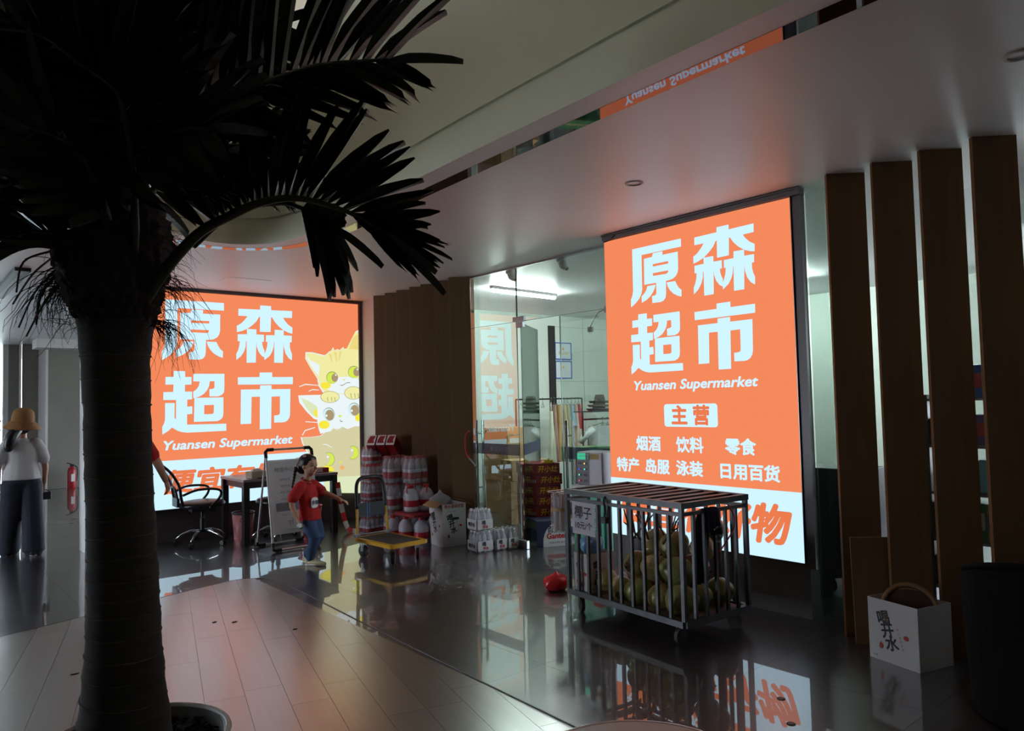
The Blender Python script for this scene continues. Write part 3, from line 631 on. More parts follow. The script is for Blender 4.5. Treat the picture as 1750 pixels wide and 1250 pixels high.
# framed licences
def frame(z0, z1, label):
    t = thing('framed_licence', label, 'frame', (9.04, 9.29, z0), group='framed licences on the shop wall')
    a = MB(); h = z1 - z0
    for x0, x1, y0, y1 in ((-0.2, 0.2, 0, 0.018), (-0.2, 0.2, h - 0.018, h), (-0.2, -0.182, 0, h), (0.182, 0.2, 0, h)): a.bb(x0, x1, -0.012, 0.005, y0, y1)
    a.build('blue_frame', mat('blue_frame', (52, 96, 190), 0.4), t)
    a = MB(); a.bb(-0.182, 0.182, -0.005, 0.004, 0.018, h - 0.018); a.build('paper', mat('licence_paper', (214, 222, 226), 0.6), t)
    a = MB(); a.flat([disc(0, h - 0.11, 0.022)], (0, -0.0062, 0), (1, 0, 0), (0, 0, 1)); a.build('emblem', mat('gold_print', (220, 170, 60), 0.5), t)
    return t
t = frame(2.28, 2.58, 'upper blue framed licence on the shop wall'); text('营业执照', 0.06, (0, -0.0062, 0.09), (1, 0, 0), (0, 0, 1), MATS['gold_print'], t)
frame(1.95, 2.26, 'lower blue framed licence on the shop wall')
# clothes rails
M_rail = mat('black_rail', (26, 26, 28), 0.4, metal=0.5)
def rail(name, label, p0, p1, z, shelf=False):
    t = thing(name, label, 'clothes rail', ((p0[0] + p1[0]) / 2, (p0[1] + p1[1]) / 2, 0)); c = t.location
    L = (Vector(p1) - Vector(p0)).length; t.rotation_euler = (0, 0, math.atan2(p1[1] - p0[1], p1[0] - p0[0]))
    a = MB(); a.tube([(-L / 2, 0, z), (L / 2, 0, z)], 0.012, 8); a.build('rail_bar', M_rail, t)
    for s in (-1, 1):
        a = MB(); a.tube([(s * L / 2, 0, 0.02), (s * L / 2, 0, z)], 0.012, 8); a.build('upright', M_rail, t)
        a = MB(); a.bar((s * L / 2, -0.22, 0.012), (s * L / 2, 0.22, 0.012), 0.025); a.build('foot', M_rail, t)
    if shelf:
        a = MB(); a.bb(-L / 2, L / 2, -0.18, 0.18, z + 0.10, z + 0.115); a.build('top_shelf', M_rail, t)
        for s in (-1, 1): a = MB(); a.bar((s * L / 2, 0, z), (s * L / 2, 0, z + 0.1), 0.02); a.build('shelf_bracket', M_rail, t)
    return t
rail('clothes_rail', 'black clothes rail of pale dresses behind the doorway', (7.30, 8.55), (8.72, 8.55), 1.60)
rail('clothes_rail', 'black clothes rail with a shelf of hats beside the tall sign', (7.39, 7.24), (8.59, 7.24), 1.30, True)
M_hook = M_steel
def garment(name, label, cat, x, y, ztop, kind, col, w, L, yaw=0.0, group=None, col2=None):
    """a hanging garment on a hanger: hanger hook, then the cloth as a pleated shell"""
    t = thing(name, label, cat, (x, y, ztop), yaw, group)
    a = MB(); a.tube(catmull([(0, 0.012, 0.0), (0, 0.0, 0.012), (0, -0.01, 0.0), (0, 0, -0.03), (0, 0, -0.06)], 3), 0.003, 5)
    a.tube([(-w * 0.45, 0, -0.12), (0, 0, -0.06), (w * 0.45, 0, -0.12)], 0.004, 5); a.build('hanger', M_hook, t)
    m = mat('cloth_%d_%d_%d' % col, col, 0.85, var=0.15, scale=6)
    a = MB(); n = 24; rows = 9; z0 = -0.10 if kind != 'strap' else -0.20
    for r in range(rows):
        f = r / (rows - 1); z = z0 - f * (L + z0 if False else L - abs(z0))
        if kind == 'tee': wid = w * (0.36 + 0.12 * min(1, f * 5)); dep = 0.05
        else: wid = w * (0.30 + 0.22 * f); dep = 0.025 + 0.04 * f
        for j in range(n):
            an = 2 * PI * j / n; k = 1 + 0.22 * f * math.cos(an * 6 + x * 9) * (0 if kind == 'tee' else 1)
            a.v.append(Vector((math.cos(an) * wid * k, math.sin(an) * dep * k, z)))
    for r in range(rows - 1):
        for j in range(n): a.f.append((r * n + j, r * n + (j + 1) % n, (r + 1) * n + (j + 1) % n, (r + 1) * n + j)); a.mi.append(0)
    if kind == 'tee':
        for s in (-1, 1): a.tube([(s * w * 0.3, 0, -0.14), (s * w * 0.52, 0, -0.22), (s * w * 0.70, 0, -0.33)], [0.09, 0.085, 0.085], 12, r2=[0.045] * 3)
    if kind == 'strap':
        for s in (-1, 1): a.tube([(s * w * 0.16, 0, -0.07), (s * w * 0.2, 0, -0.13), (s * w * 0.2, 0, -0.21)], 0.006, 5)
    a.build('cloth', m, t, smooth=True)
    return t
GR = 'clothes on the rail behind the doorway'
garment('strap_dress', 'pale mint strap dress hanging nearest the doorway', 'dress', 7.98, 8.50, 1.61, 'strap', (196, 204, 188), 0.34, 1.02, 0.9, GR)
for k, (x, col, L, lb_) in enumerate(((8.10, (158, 128, 112), 0.98, 'dusty pink dress second on the rail'), (8.19, (176, 150, 108), 1.0, 'gold sequin dress in the middle of the rail'), (8.30, (198, 186, 150), 0.98, 'cream pleated dress on the rail'), (8.39, (186, 178, 142), 0.96, 'pale khaki dress on the rail'),
      (8.47, (148, 176, 196), 0.45, 'short blue top on the rail'), (8.55, (206, 176, 156), 0.92, 'blush pink dress near the rail end'), (8.64, (170, 40, 52), 0.5, 'short red top at the rail end'))):
    garment('hanging_dress', lb_, 'dress', x, 8.55 - 0.01 * (k % 3), 1.61, 'dress', col, 0.20, L, 1.1 + 0.1 * (k % 2), GR)
for k, x in enumerate((7.40, 7.50, 7.62, 7.74, 7.85)):
    h = MB(); h.tube(catmull([(0, 0.012, 0.0), (0, 0.0, 0.013), (0, -0.01, 0.0), (0, 0, -0.03), (0, 0, -0.06)], 3), 0.003, 5); h.tube([(-0.17, 0, -0.14), (0, 0, -0.06), (0.17, 0, -0.14), (-0.17, 0, -0.14)], 0.004, 5)
    o = tag(h.build('empty_hanger', M_hook), ('first', 'second', 'third', 'fourth', 'fifth')[k] + ' empty hanger from the left on the dress rail', 'hanger', 'empty hangers on the dress rail'); o.location = (x, 8.55, 1.61); o.rotation_euler = (0, 0, 0.7)
G2_ = 'clothes on the hat rail'
garment('hanging_tee', 'white t-shirt hanging below the stack of hats', 'shirt', 7.66, 7.12, 1.31, 'tee', (214, 224, 222), 0.46, 0.68, -0.6, G2_)
for k, (x, col, L) in enumerate(((7.95, (92, 110, 84), 0.5), (8.05, (120, 84, 74), 0.7), (8.15, (140, 156, 190), 0.5), (8.27, (196, 186, 160), 0.62), (8.38, (40, 46, 66), 0.7), (8.5, (176, 150, 60), 0.66), (8.62, (44, 56, 80), 0.6))):
    garment('hanging_shirt', ['olive', 'brown', 'pale blue', 'beige', 'navy', 'mustard', 'dark blue'][k] + ' garment on the rail under the hat shelf', 'shirt', x - 0.16, 7.24, 1.31, 'dress', col, 0.22, L, 1.0, G2_)
M_felt = mat('olive_hat', (96, 92, 66), 0.9, var=0.1); M_felt2 = mat('dark_hat', (58, 54, 46), 0.9, var=0.1)
for k, (z, m, s, lb_) in enumerate(((1.418, M_felt2, 1.06, 'dark brimmed hat at the bottom of the hat stack'), (1.470, M_felt, 1.04, 'olive brimmed hat in the middle of the hat stack'), (1.525, M_felt2, 1.0, 'topmost brimmed hat of the stack on the rail shelf'))):
    t = thing('brimmed_hat', lb_, 'hat', (7.70 + 0.01 * k, 7.22, z), 0.3 * k, 'hats on the rail shelf')
    a = MB(); a.lathe([(0.001, 0.0), (0.10 * s, 0.004), (0.16 * s, 0.0), (0.185 * s, 0.025), (0.182 * s, 0.032), (0.15 * s, 0.012), (0.10 * s, 0.014)], 24, cap=False, sy=0.85); a.build('brim', m, t, smooth=True)
    a = MB(); a.lathe([(0.098 * s, 0.012), (0.094 * s, 0.06), (0.075 * s, 0.115), (0.04, 0.118), (0.001, 0.105)], 20, cap=False, sy=0.8); a.build('crown', m, t, smooth=True)
    a = MB(); a.lathe([(0.0995 * s, 0.018), (0.0975 * s, 0.038)], 20, cap=False, sy=0.8); a.build('hat_band', M_black, t)
# cartons
M_kraft = mat('kraft_card', (176, 146, 104), 0.8, var=0.08); M_kraft_in = mat('kraft_inside', (150, 122, 84), 0.85)
M_tape = mat('brown_tape', (196, 172, 128), 0.3)
def carton(name, label, loc, rz, w, d, h, m=None, flaps=False, group=None, cat='carton'):
    """rectangular carton: walls, a top of two flaps, a strip of tape"""
    m = m or M_kraft; t = thing(name, label, cat, loc, rz, group); e = 0.004
    a = MB()
    if flaps:
        a.bb(-w / 2, w / 2, -d / 2, -d / 2 + e, 0, h); a.bb(-w / 2, w / 2, d / 2 - e, d / 2, 0, h); a.bb(-w / 2, -w / 2 + e, -d / 2 + e, d / 2 - e, 0, h); a.bb(w / 2 - e, w / 2, -d / 2 + e, d / 2 - e, 0, h); a.bb(-w / 2 + e, w / 2 - e, -d / 2 + e, d / 2 - e, 0, e)
        a.build('carton_body', m, t)
    else:
        a.bb(-w / 2, w / 2, -d / 2, d / 2, 0, h - 0.003); a.build('carton_body', m, t, bevel=0.003)
        for s in (-1, 1):
            f = MB(); f.bb(-w / 2, w / 2, 0.001 if s > 0 else -d / 2, d / 2 if s > 0 else -0.001, h - 0.003, h); f.build('flap', m, t)
        f = MB(); f.bb(-w / 2 - 0.0006, w / 2 + 0.0006, -0.024, 0.024, h - 0.06, h + 0.0006); f.build('tape', M_tape, t)
    return t
carton('cardboard_carton', 'large upper cardboard carton left of the dresses', (6.98, 8.35, 0.46), 0.2, 0.62, 0.45, 0.74, group='cartons behind the doorway')
carton('cardboard_carton', 'wide lower cardboard carton under the large one', (7.05, 8.30, 0.0), 0.15, 0.72, 0.52, 0.455, group='cartons behind the doorway')
carton('cardboard_carton', 'flattened small carton on the noodle stack side', (6.45, 7.42, 0.55), -0.3, 0.5, 0.36, 0.26, group='cartons behind the doorway')
carton('cardboard_carton', 'carton propping up the small one behind the noodle stack', (6.45, 7.44, 0.0), -0.3, 0.52, 0.38, 0.545, group='cartons behind the doorway')
# red instant noodle cartons, seven high
M_redbox = mat('maroon_carton', (150, 26, 28), 0.45, var=0.08); M_yel = mat('yellow_print', (244, 206, 40), 0.5); M_wprint = mat('white_print', (222, 222, 220), 0.5)
M_blk_print = mat('black_print', (24, 22, 24), 0.5)
nw, nd, nh = 0.44, 0.34, 0.122
for k in range(7):
    t = thing('noodle_carton', ['lowest red noodle carton of the stack inside the door', 'second red noodle carton from the floor', 'third red noodle carton from the floor', 'middle red noodle carton of the stack', 'fifth red noodle carton from the floor', 'sixth red noodle carton just under the top one', 'topmost red noodle carton with a yellow price star'][k], 'carton', (5.86 + 0.01 * (k % 2), 6.50 - 0.012 * (k % 3), k * nh), math.radians(-28 + (k % 3)), 'red noodle cartons stacked inside the door')
    a = MB(); a.bb(-nw / 2, nw / 2, -nd / 2, nd / 2, 0.0005, nh - 0.001); a.build('carton_body', M_redbox, t, bevel=0.003)
    a = MB(); a.bb(-nw / 2 - 0.0005, nw / 2 + 0.0005, -nd / 2 - 0.0005, nd / 2 + 0.0005, nh - 0.014, nh - 0.008); a.build('dark_band', M_blk_print, t)
    f = -nd / 2 - 0.0012
    text('开小灶', 0.078, (0.075, f, 0.028), (1, 0, 0), (0, 0, 1), M_yel, t, bold=0.002, shear=0.1)
    text('200g', 0.042, (-0.135, f, 0.04), (1, 0, 0), (0, 0, 1), M_wprint, t, bold=0.001)
    a = MB(); a.rect((-nw / 2 - 0.0012, 0, 0), (0, -1, 0), (0, 0, 1), 0.08, 0.14, 0.03, 0.08); a.build('code_label', M_wprint, t)
st = MB(); pts = []
for i in range(20): r_ = 0.075 if i % 2 else 0.055; pts.append((math.cos(i * PI / 10) * r_ * 1.2, math.sin(i * PI / 10) * r_))
st.flat([pts], (0, 0, 0), (1, 0, 0), (0, 0, 1)); so = st.build('price_star', M_yel); tag(so, 'yellow star price card leaning on the topmost noodle carton', 'price card')
so.location = (5.86, 6.31, 7 * nh - 0.02); so.rotation_euler = (0, 0, math.radians(-28)); sd = so.modifiers.new('thick', 'SOLIDIFY'); sd.thickness = 0.003
text('特价', 0.05, (0, -0.004, -0.02), (1, 0, 0), (0, 0, 1), MATS['maroon_carton'], so)
# blue and yellow snack cartons to the right of the noodles
M_bluebox = mat('blue_carton', (26, 58, 140), 0.45); M_grn = mat('green_print', (40, 130, 70), 0.5)
for k in range(6):
    red = k in (5, 2)
    t = thing('snack_carton', ['lowest blue snack carton beside the pull bar', 'second snack carton from the floor beside the pull bar', 'red snack carton third from the floor beside the pull bar', 'fourth snack carton from the floor beside the pull bar', 'upper blue snack carton with green bottle print', 'topmost red snack carton of the mixed stack'][k], 'carton', (6.17, 5.98, k * 0.145), math.radians(-30), 'mixed snack cartons inside the door')
    a = MB(); a.bb(-0.16, 0.16, -0.15, 0.15, 0.0005, 0.144); a.build('carton_body', M_redbox if red else M_bluebox, t, bevel=0.003)
    a = MB(); a.rect((0, -0.151, 0), (1, 0, 0), (0, 0, 1), -0.13, -0.02, 0.02, 0.125); a.build('picture_panel', M_grn if not red else M_blk_print, t)
    a = MB(); a.flat([disc(-0.075, 0.07, 0.035, 0.045)], (0, -0.152, 0), (1, 0, 0), (0, 0, 1)); a.build('bottle_print', M_yel, t)
    text('正宗' if red else '鲜虾', 0.055, (0.07, -0.152, 0.075), (1, 0, 0), (0, 0, 1), M_yel, t, bold=0.001); text('经典美味', 0.03, (0.07, -0.152, 0.03), (1, 0, 0), (0, 0, 1), M_wprint, t)
for k in range(5):
    t = thing('snack_packet', ['lowest red and yellow packet box by the door edge', 'second red and yellow packet box by the door edge', 'third red and yellow packet box by the door edge', 'fourth red and yellow packet box by the door edge', 'topmost red and yellow packet box by the door edge'][k], 'box', (6.32, 5.60, k * 0.165), math.radians(-30), 'packet boxes by the door edge')
    a = MB(); a.bb(-0.09, 0.09, -0.12, 0.12, 0.0005, 0.164); a.build('box_body', M_yel if k % 2 else MATS['maroon_carton'], t, bevel=0.003)
    a = MB(); a.flat([[(-0.07, 0.02), (-0.02, 0.03), (0.02, 0.07), (0.06, 0.05), (0.07, 0.14), (-0.03, 0.13)]], (0, -0.1212, 0), (1, 0, 0), (0, 0, 1)); a.build('swirl_print', MATS['maroon_carton'] if k % 2 else M_yel, t)
# navy and white arched water case on the floor inside the door
gb = thing('arched_water_case', 'navy drinks case with a white arched label inside the door', 'carton', (5.62, 6.05, 0), math.radians(-24))
M_navy = mat('navy_carton', (26, 34, 66), 0.45); a = MB(); a.bb(-0.20, 0.20, -0.14, 0.14, 0, 0.28); a.build('carton_body', M_navy, gb, bevel=0.004)
a = MB(); arch = [(-0.13, 0.0)] + [(0.03 + 0.17 * math.cos(PI - PI * i / 14) * 0.94, 0.05 + 0.2 * math.sin(PI * i / 14)) for i in range(15)] + [(0.19, 0.0)]
a.flat([arch], (0.0, -0.1412, 0), (1, 0, 0), (0, 0, 1)); a.build('arched_label', M_wprint, gb)
text('百岁山', 0.075, (0.03, -0.1424, 0.155), (1, 0, 0), (0, 0, 1), M_blk_print, gb, bold=0.002); text('Ganten', 0.082, (0.03, -0.1424, 0.085), (1, 0, 0), (0, 0, 1), mat('red_print', (200, 36, 40), 0.5), gb, bold=0.003); text('饮用天然矿泉水', 0.026, (0.03, -0.1424, 0.03), (1, 0, 0), (0, 0, 1), M_blk_print, gb)
a = MB(); a.rect((-0.2012, 0, 0), (0, -1, 0), (0, 0, 1), -0.12, 0.12, 0.18, 0.26); a.build('side_label', M_grey, gb)
for k in range(3):
    c_ = carton('plain_box', ['dark carton behind the arched water case', 'green wrapped bottle pack on the snack cartons', 'second green wrapped pack beside it'][k], ((5.98, 6.14, 0), (6.22, 6.06, 0.871), (6.6, 5.85, 0.0))[k], -0.5, (0.26, 0.5, 0.45)[k], 0.28, (0.42, 0.16, 0.95)[k], m=(M_navy, M_grn, mat('mint_wrap', (120, 180, 150), 0.4))[k])
# display shelves far behind the near slats
CNAME = ['red', 'blue', 'yellow', 'green', 'white', 'orange', 'purple', 'black', 'tan', 'pale blue']
GOODS = [(176, 44, 40), (40, 76, 150), (226, 190, 50), (60, 130, 80), (220, 220, 214), (230, 120, 60), (90, 60, 120), (40, 44, 56), (190, 150, 110), (120, 180, 200)]
def shelf_unit(x, y, label, seed):
    unit = ('', 'by the first gap', 'of the middle unit', 'at the right edge')[seed]; lev = ['bottom', 'second', 'third', 'fourth', 'top']
    r = random.Random(seed); t = thing('display_shelf', label, 'shelf', (x, y, 0), group='display shelves behind the near slats')
    for s in (-1, 1): a = MB(); a.bb(-0.18, 0.18, s * 0.55 - 0.012, s * 0.55 + 0.012, 0, 1.55); a.build('side_panel', M_black, t)
    for z in (0.1, 0.45, 0.8, 1.15, 1.5): a = MB(); a.bb(-0.18, 0.18, -0.538, 0.538, z, z + 0.02); a.build('shelf_board', M_dark_metal, t)
    for zi, z in enumerate((0.12, 0.47, 0.82, 1.17, 1.52)):
        nth = 0; yy = -0.48
        while yy < 0.48:
            w = 0.09 + r.random() * 0.1; h = 0.14 + r.random() * 0.15; ci = r.randrange(len(GOODS)); c = GOODS[ci]; ORD = ('first', 'second', 'third', 'fourth', 'fifth', 'sixth', 'seventh', 'eighth', 'ninth', 'tenth', 'eleventh')[nth]; nth += 1
            m = mat('goods_%d_%d_%d' % c, c, 0.5); m2 = GOODS[r.randrange(len(GOODS))]
            g = thing('boxed_goods', '%s packet, %s along the %s shelf %s behind the slats' % (CNAME[ci], ORD, lev[zi], unit), 'packet', (x - 0.02, y + yy + w / 2, z), group='packets on the shelves behind the slats')
            a = MB(); a.bb(-0.1, 0.1, -w / 2 + 0.004, w / 2 - 0.004, 0.0005, h); a.build('packet_body', m, g, bevel=0.004)
            a = MB(); a.bb(-0.102, -0.1, -w / 2 + 0.012, w / 2 - 0.012, h * 0.3, h * 0.75); a.build('packet_label', mat('goods_%d_%d_%d' % m2, m2, 0.5), g)
            yy += w
shelf_unit(6.25, 1.75, 'dark display shelf behind the first slat gap', 1); shelf_unit(6.25, 0.6, 'dark display shelf behind the middle slat gaps', 2); shelf_unit(6.25, -0.55, 'dark display shelf behind the right edge slats', 3)
# outdoor shrubs seen through the far windows and past the near slats
def shrub(x, y, r, h, label, seed, dens=420):
    q = random.Random(seed); t = thing('garden_shrub', label, 'shrub', (x, y, -0.21), group='garden shrubs outside')
    a = MB(); a.tube([(0, 0, 0), (0.03, 0.02, h * 0.6)], [0.05, 0.03], 6); a.build('stem', mat('bark', (84, 66, 48), 0.9), t)
    a = MB(); 
    for i in range(dens):
        th = q.random() * 2 * PI; ph = math.acos(2 * q.random() - 1); rr = (0.55 + 0.45 * q.random())
        p = Vector((math.sin(ph) * math.cos(th) * r * rr, math.sin(ph) * math.sin(th) * r * rr, h * 0.55 + math.cos(ph) * h * 0.5 * rr))
        d = Vector((q.gauss(0, 1), q.gauss(0, 1), q.gauss(0, 0.6))).normalized(); s, u = frame_from(d, Vector((0, 0, 1))); L = 0.14 + 0.1 * q.random(); b = len(a.v)
        a.v += [p, p + d * L * 0.5 + s * L * 0.22, p + d * L, p + d * L * 0.5 - s * L * 0.22]; a.f.append((b, b + 1, b + 2, b + 3)); a.mi.append(i % 2)
    o = a.build('foliage', [mat('leaf_green', (40, 60, 20), 0.6), mat('leaf_lime', (74, 96, 32), 0.6)], t); o['kind'] = 'stuff'
for k, (x, y, r, h) in enumerate(((0.0, 22.5, 0.7, 2.2), (1.7, 23.5, 0.8, 2.6), (-1.9, 23.0, 0.9, 2.4), (2.9, 21.2, 0.5, 1.6), (-4.0, 22.4, 0.8, 2.0))):
    shrub(x, y, r, h, ['tall shrub outside behind the woman in the hat', 'large shrub outside the far left window', 'wide shrub further left outside the window', 'low shrub by the far pier', 'shrub at the left end of the far window'][k], 20 + k)
for k, (x, y, r, h) in enumerate(((13.9, 4.6, 0.8, 2.2), (14.0, 2.6, 0.9, 2.6), (13.9, 0.6, 0.8, 2.2), (14.1, -1.4, 0.9, 2.4))):
    shrub(x, y, r, h, ['shrub outside seen through the first slat gap', 'shrub outside seen through the second slat gap', 'shrub outside seen through the third slat gap', 'shrub outside seen past the right edge slat'][k], 40 + k)

dc = thing('dark_filler_cabinet', 'added low dark cabinet that darkens the glass strip right of the tall sign', 'cabinet', (5.78, 2.86, 0)); a = MB(); a.bb(-0.2, 0.2, -0.28, 0.28, 0.02, 1.0); a.build('cabinet_body', M_black, dc, bevel=0.006); a = MB(); a.bb(-0.206, -0.2, -0.27, 0.27, 0.06, 0.97); a.build('cabinet_door', mat('dark_door', (34, 34, 40), 0.5), dc); a = MB(); a.ball((-0.212, 0.2, 0.62), 0.012, 8, 6); a.build('door_knob', mat('brass_knob', (150, 110, 60), 0.3, metal=1.0), dc)  # cabinet added so that the foot of the glass strip turns dark
# ================================================================ coconut cage and its surroundings
M_cage = mat('galvanised_tube', (84, 85, 88), 0.45, metal=0.8, var=0.15, scale=14)
M_rubber = mat('grey_wheel', (70, 68, 64), 0.7)
M_ply = mat('worn_plywood', (150, 124, 118), 0.7, var=0.15, scale=5)
CG = (4.22, 3.47, 0.0); CR = math.radians(-5)
cage = thing('coconut_cage', 'wheeled grey metal cage full of coconuts in front of the tall sign', 'cage', CG, CR)
L, W = 1.13, 0.63
a = MB()
for s in (-1, 1):
    a.bb(s * W / 2 - 0.02, s * W / 2 + 0.02, -L / 2, L / 2, 0.125, 0.165); a.bb(-W / 2, W / 2, s * L / 2 - 0.02, s * L / 2 + 0.02, 0.125, 0.165)
a.build('base_frame', M_cage, cage)
a = MB(); a.bb(-W / 2 + 0.021, W / 2 - 0.021, -L / 2 + 0.021, L / 2 - 0.021, 0.14, 0.152); a.build('floor_board', M_ply, cage)
a = MB(); ZR = 0.82
for s in (-1, 1):
    a.bb(s * W / 2 - 0.012, s * W / 2 + 0.012, -L / 2, L / 2, ZR, ZR + 0.022); a.bb(-W / 2, W / 2, s * L / 2 - 0.012, s * L / 2 + 0.012, ZR, ZR + 0.022)
a.build('wall_rail', M_cage, cage)
a = MB()
for s in (-1, 1):
    a.bb(s * W / 2 - 0.018, s * W / 2 + 0.018, -L / 2 - 0.018, L / 2 + 0.018, 0.868, 0.905); a.bb(-W / 2, W / 2, s * L / 2 - 0.018, s * L / 2 + 0.018, 0.868, 0.905)
a.build('lid_frame', M_cage, cage)
slat = MB(); slat.bb(-W / 2 + 0.019, W / 2 - 0.019, -0.026, 0.026, 0.884, 0.902); sm = slat.mesh('lid_bar', M_cage)
for i in range(8): link('lid_bar', sm, cage, (0, -L / 2 + L * (i + 1) / 9, 0))
pst = MB(); pst.bb(-0.014, 0.014, -0.014, 0.014, 0.165, 0.868); pm_ = pst.mesh('corner_post', M_cage)
for sx_ in (-1, 1):
    for sy_ in (-1, 1): link('corner_post', pm_, cage, (sx_ * W / 2, sy_ * L / 2, 0))
br = MB(); br.bb(-0.010, 0.010, -0.010, 0.010, 0.166, ZR); bm2 = br.mesh('cage_bar', M_cage)
for sx_ in (-1, 1):
    for i in range(1, 10): link('cage_bar', bm2, cage, (sx_ * W / 2, -L / 2 + L * i / 10, 0))
for sy_ in (-1, 1):
    for i in range(1, 6): link('cage_bar', bm2, cage, (-W / 2 + W * i / 6, sy_ * L / 2, 0))
for sx_ in (-1, 1):
    for sy_ in (-1, 1):
        e = bpy.data.objects.new('caster', None)
        c = MB(); c.bb(-0.022, 0.022, -0.03, 0.03, 0.116, 0.124); c.bb(-0.02, -0.016, -0.02, 0.02, 0.05, 0.117); c.bb(0.016, 0.02, -0.02, 0.02, 0.05, 0.117)
        o = c.build('caster', M_cage, cage, loc=(sx_ * (W / 2 - 0.045), sy_ * (L / 2 - 0.08), 0)); o.rotation_euler = (0, 0, 0.6 * sy_ + sx_)
        c = MB(); c.tube([(-0.014, 0, 0.05), (0.014, 0, 0.05)], 0.049, 16); c.build('wheel', M_rubber, o, smooth=False)
hp = MB(); hp.tube(catmull([(-W / 2 - 0.02, 0.12, 0.885), (-W / 2 - 0.035, 0.12, 0.86), (-W / 2 - 0.03, 0.115, 0.80), (-W / 2 - 0.025, 0.13, 0.74)], 4), 0.008, 6); hp.bb(-W / 2 - 0.045, -W / 2 - 0.02, 0.10, 0.14, 0.70, 0.745); hp.build('padlock', M_black, cage)
def in_cage(x, y, z): return Matrix.Translation(CG) @ Matrix.Rotation(CR, 4, 'Z') @ Vector((x, y, z))
# price sheet on the front bars
ps_ = thing('price_sheet', 'white price sheet for coconuts tied to the cage bars', 'sign', tuple(in_cage(-W / 2 - 0.014, 0.37, 0.585)), CR)
a = MB(); a.rect((0, 0, 0), (0, -1, 0), (0, 0, 1), -0.125, 0.125, 0.0, 0.235); o = a.build('paper', mat('plain_paper', (196, 192, 204), 0.6), ps_); sd = o.modifiers.new('thick', 'SOLIDIFY'); sd.thickness = 0.0012
text('椰子', 0.098, (-0.003, 0, 0.125), (0, -1, 0), (0, 0, 1), M_blk_print, ps_, bold=0.001); text('10元/个', 0.060, (-0.003, 0, 0.045), (0, -1, 0), (0, 0, 1), M_blk_print, ps_, bold=0.0008)
# coconuts
def coco_mat(name, c0, c1):
    m = mat(name, c0, 0.42, var=0.25, scale=7, coat=0.15); return m
CM = [coco_mat('coconut_green', (128, 130, 74), 0), coco_mat('coconut_olive', (150, 138, 84), 0), coco_mat('coconut_khaki', (176, 158, 108), 0), coco_mat('coconut_orange', (164, 98, 54), 0)]
M_husk = mat('dry_calyx', (92, 74, 46), 0.9, var=0.3, scale=20)
def coco_mesh(seed):
    q = random.Random(seed); a = MB(); n, k = 18, 12; L_ = 1.22 + 0.1 * q.random()
    a.v.append(Vector((0, 0, -L_)))
    for i in range(1, k):
        th = PI * i / k
        for j in range(n):
            an = 2 * PI * j / n; r = math.sin(th) * (1 + 0.055 * math.cos(3 * an + seed)) * (1 + 0.12 * math.cos(th)); a.v.append(Vector((r * math.cos(an), r * math.sin(an), -math.cos(th) * L_)))
    a.v.append(Vector((0, 0, L_ * 1.04))); top = len(a.v) - 1
    for j in range(n):
        a.f.append((0, 1 + (j + 1) % n, 1 + j)); a.mi.append(0); b = 1 + (k - 2) * n; a.f.append((b + j, b + (j + 1) % n, top)); a.mi.append(0)
        for i in range(k - 2): a.f.append((1 + i * n + j, 1 + i * n + (j + 1) % n, 1 + (i + 1) * n + (j + 1) % n, 1 + (i + 1) * n + j)); a.mi.append(0)
    return a
cmesh = [[coco_mesh(s).mesh('husk', m, True) for s in (1, 4, 7)] for m in CM]
cal = MB(); cal.lathe([(0.001, 0.06), (0.2, 0.05), (0.42, 0.0), (0.40, -0.06), (0.2, -0.03)], 9, cap=False); cal.tube([(0, 0, 0.0), (0.05, 0.03, 0.22)], [0.1, 0.06], 6); cal_me = cal.mesh('calyx', M_husk)
def coconut(x, y, z, r, mi, label, tilt=None, seed=0):
    q = random.Random(seed * 13 + 5); t = thing('coconut', label, 'coconut', tuple(in_cage(x, y, z)), 0, 'coconuts in the cage')
    t.rotation_euler = tilt or (q.uniform(0.9, 1.9), q.uniform(-0.4, 0.4), q.uniform(0, 6.28))
    o = link('husk', cmesh[mi][seed % 3], t); o.scale = (r, r, r * 0.94)
    o = link('calyx', cal_me, t, (0, 0, -1.2 * r * 0.94)); o.scale = (r, r, -r)
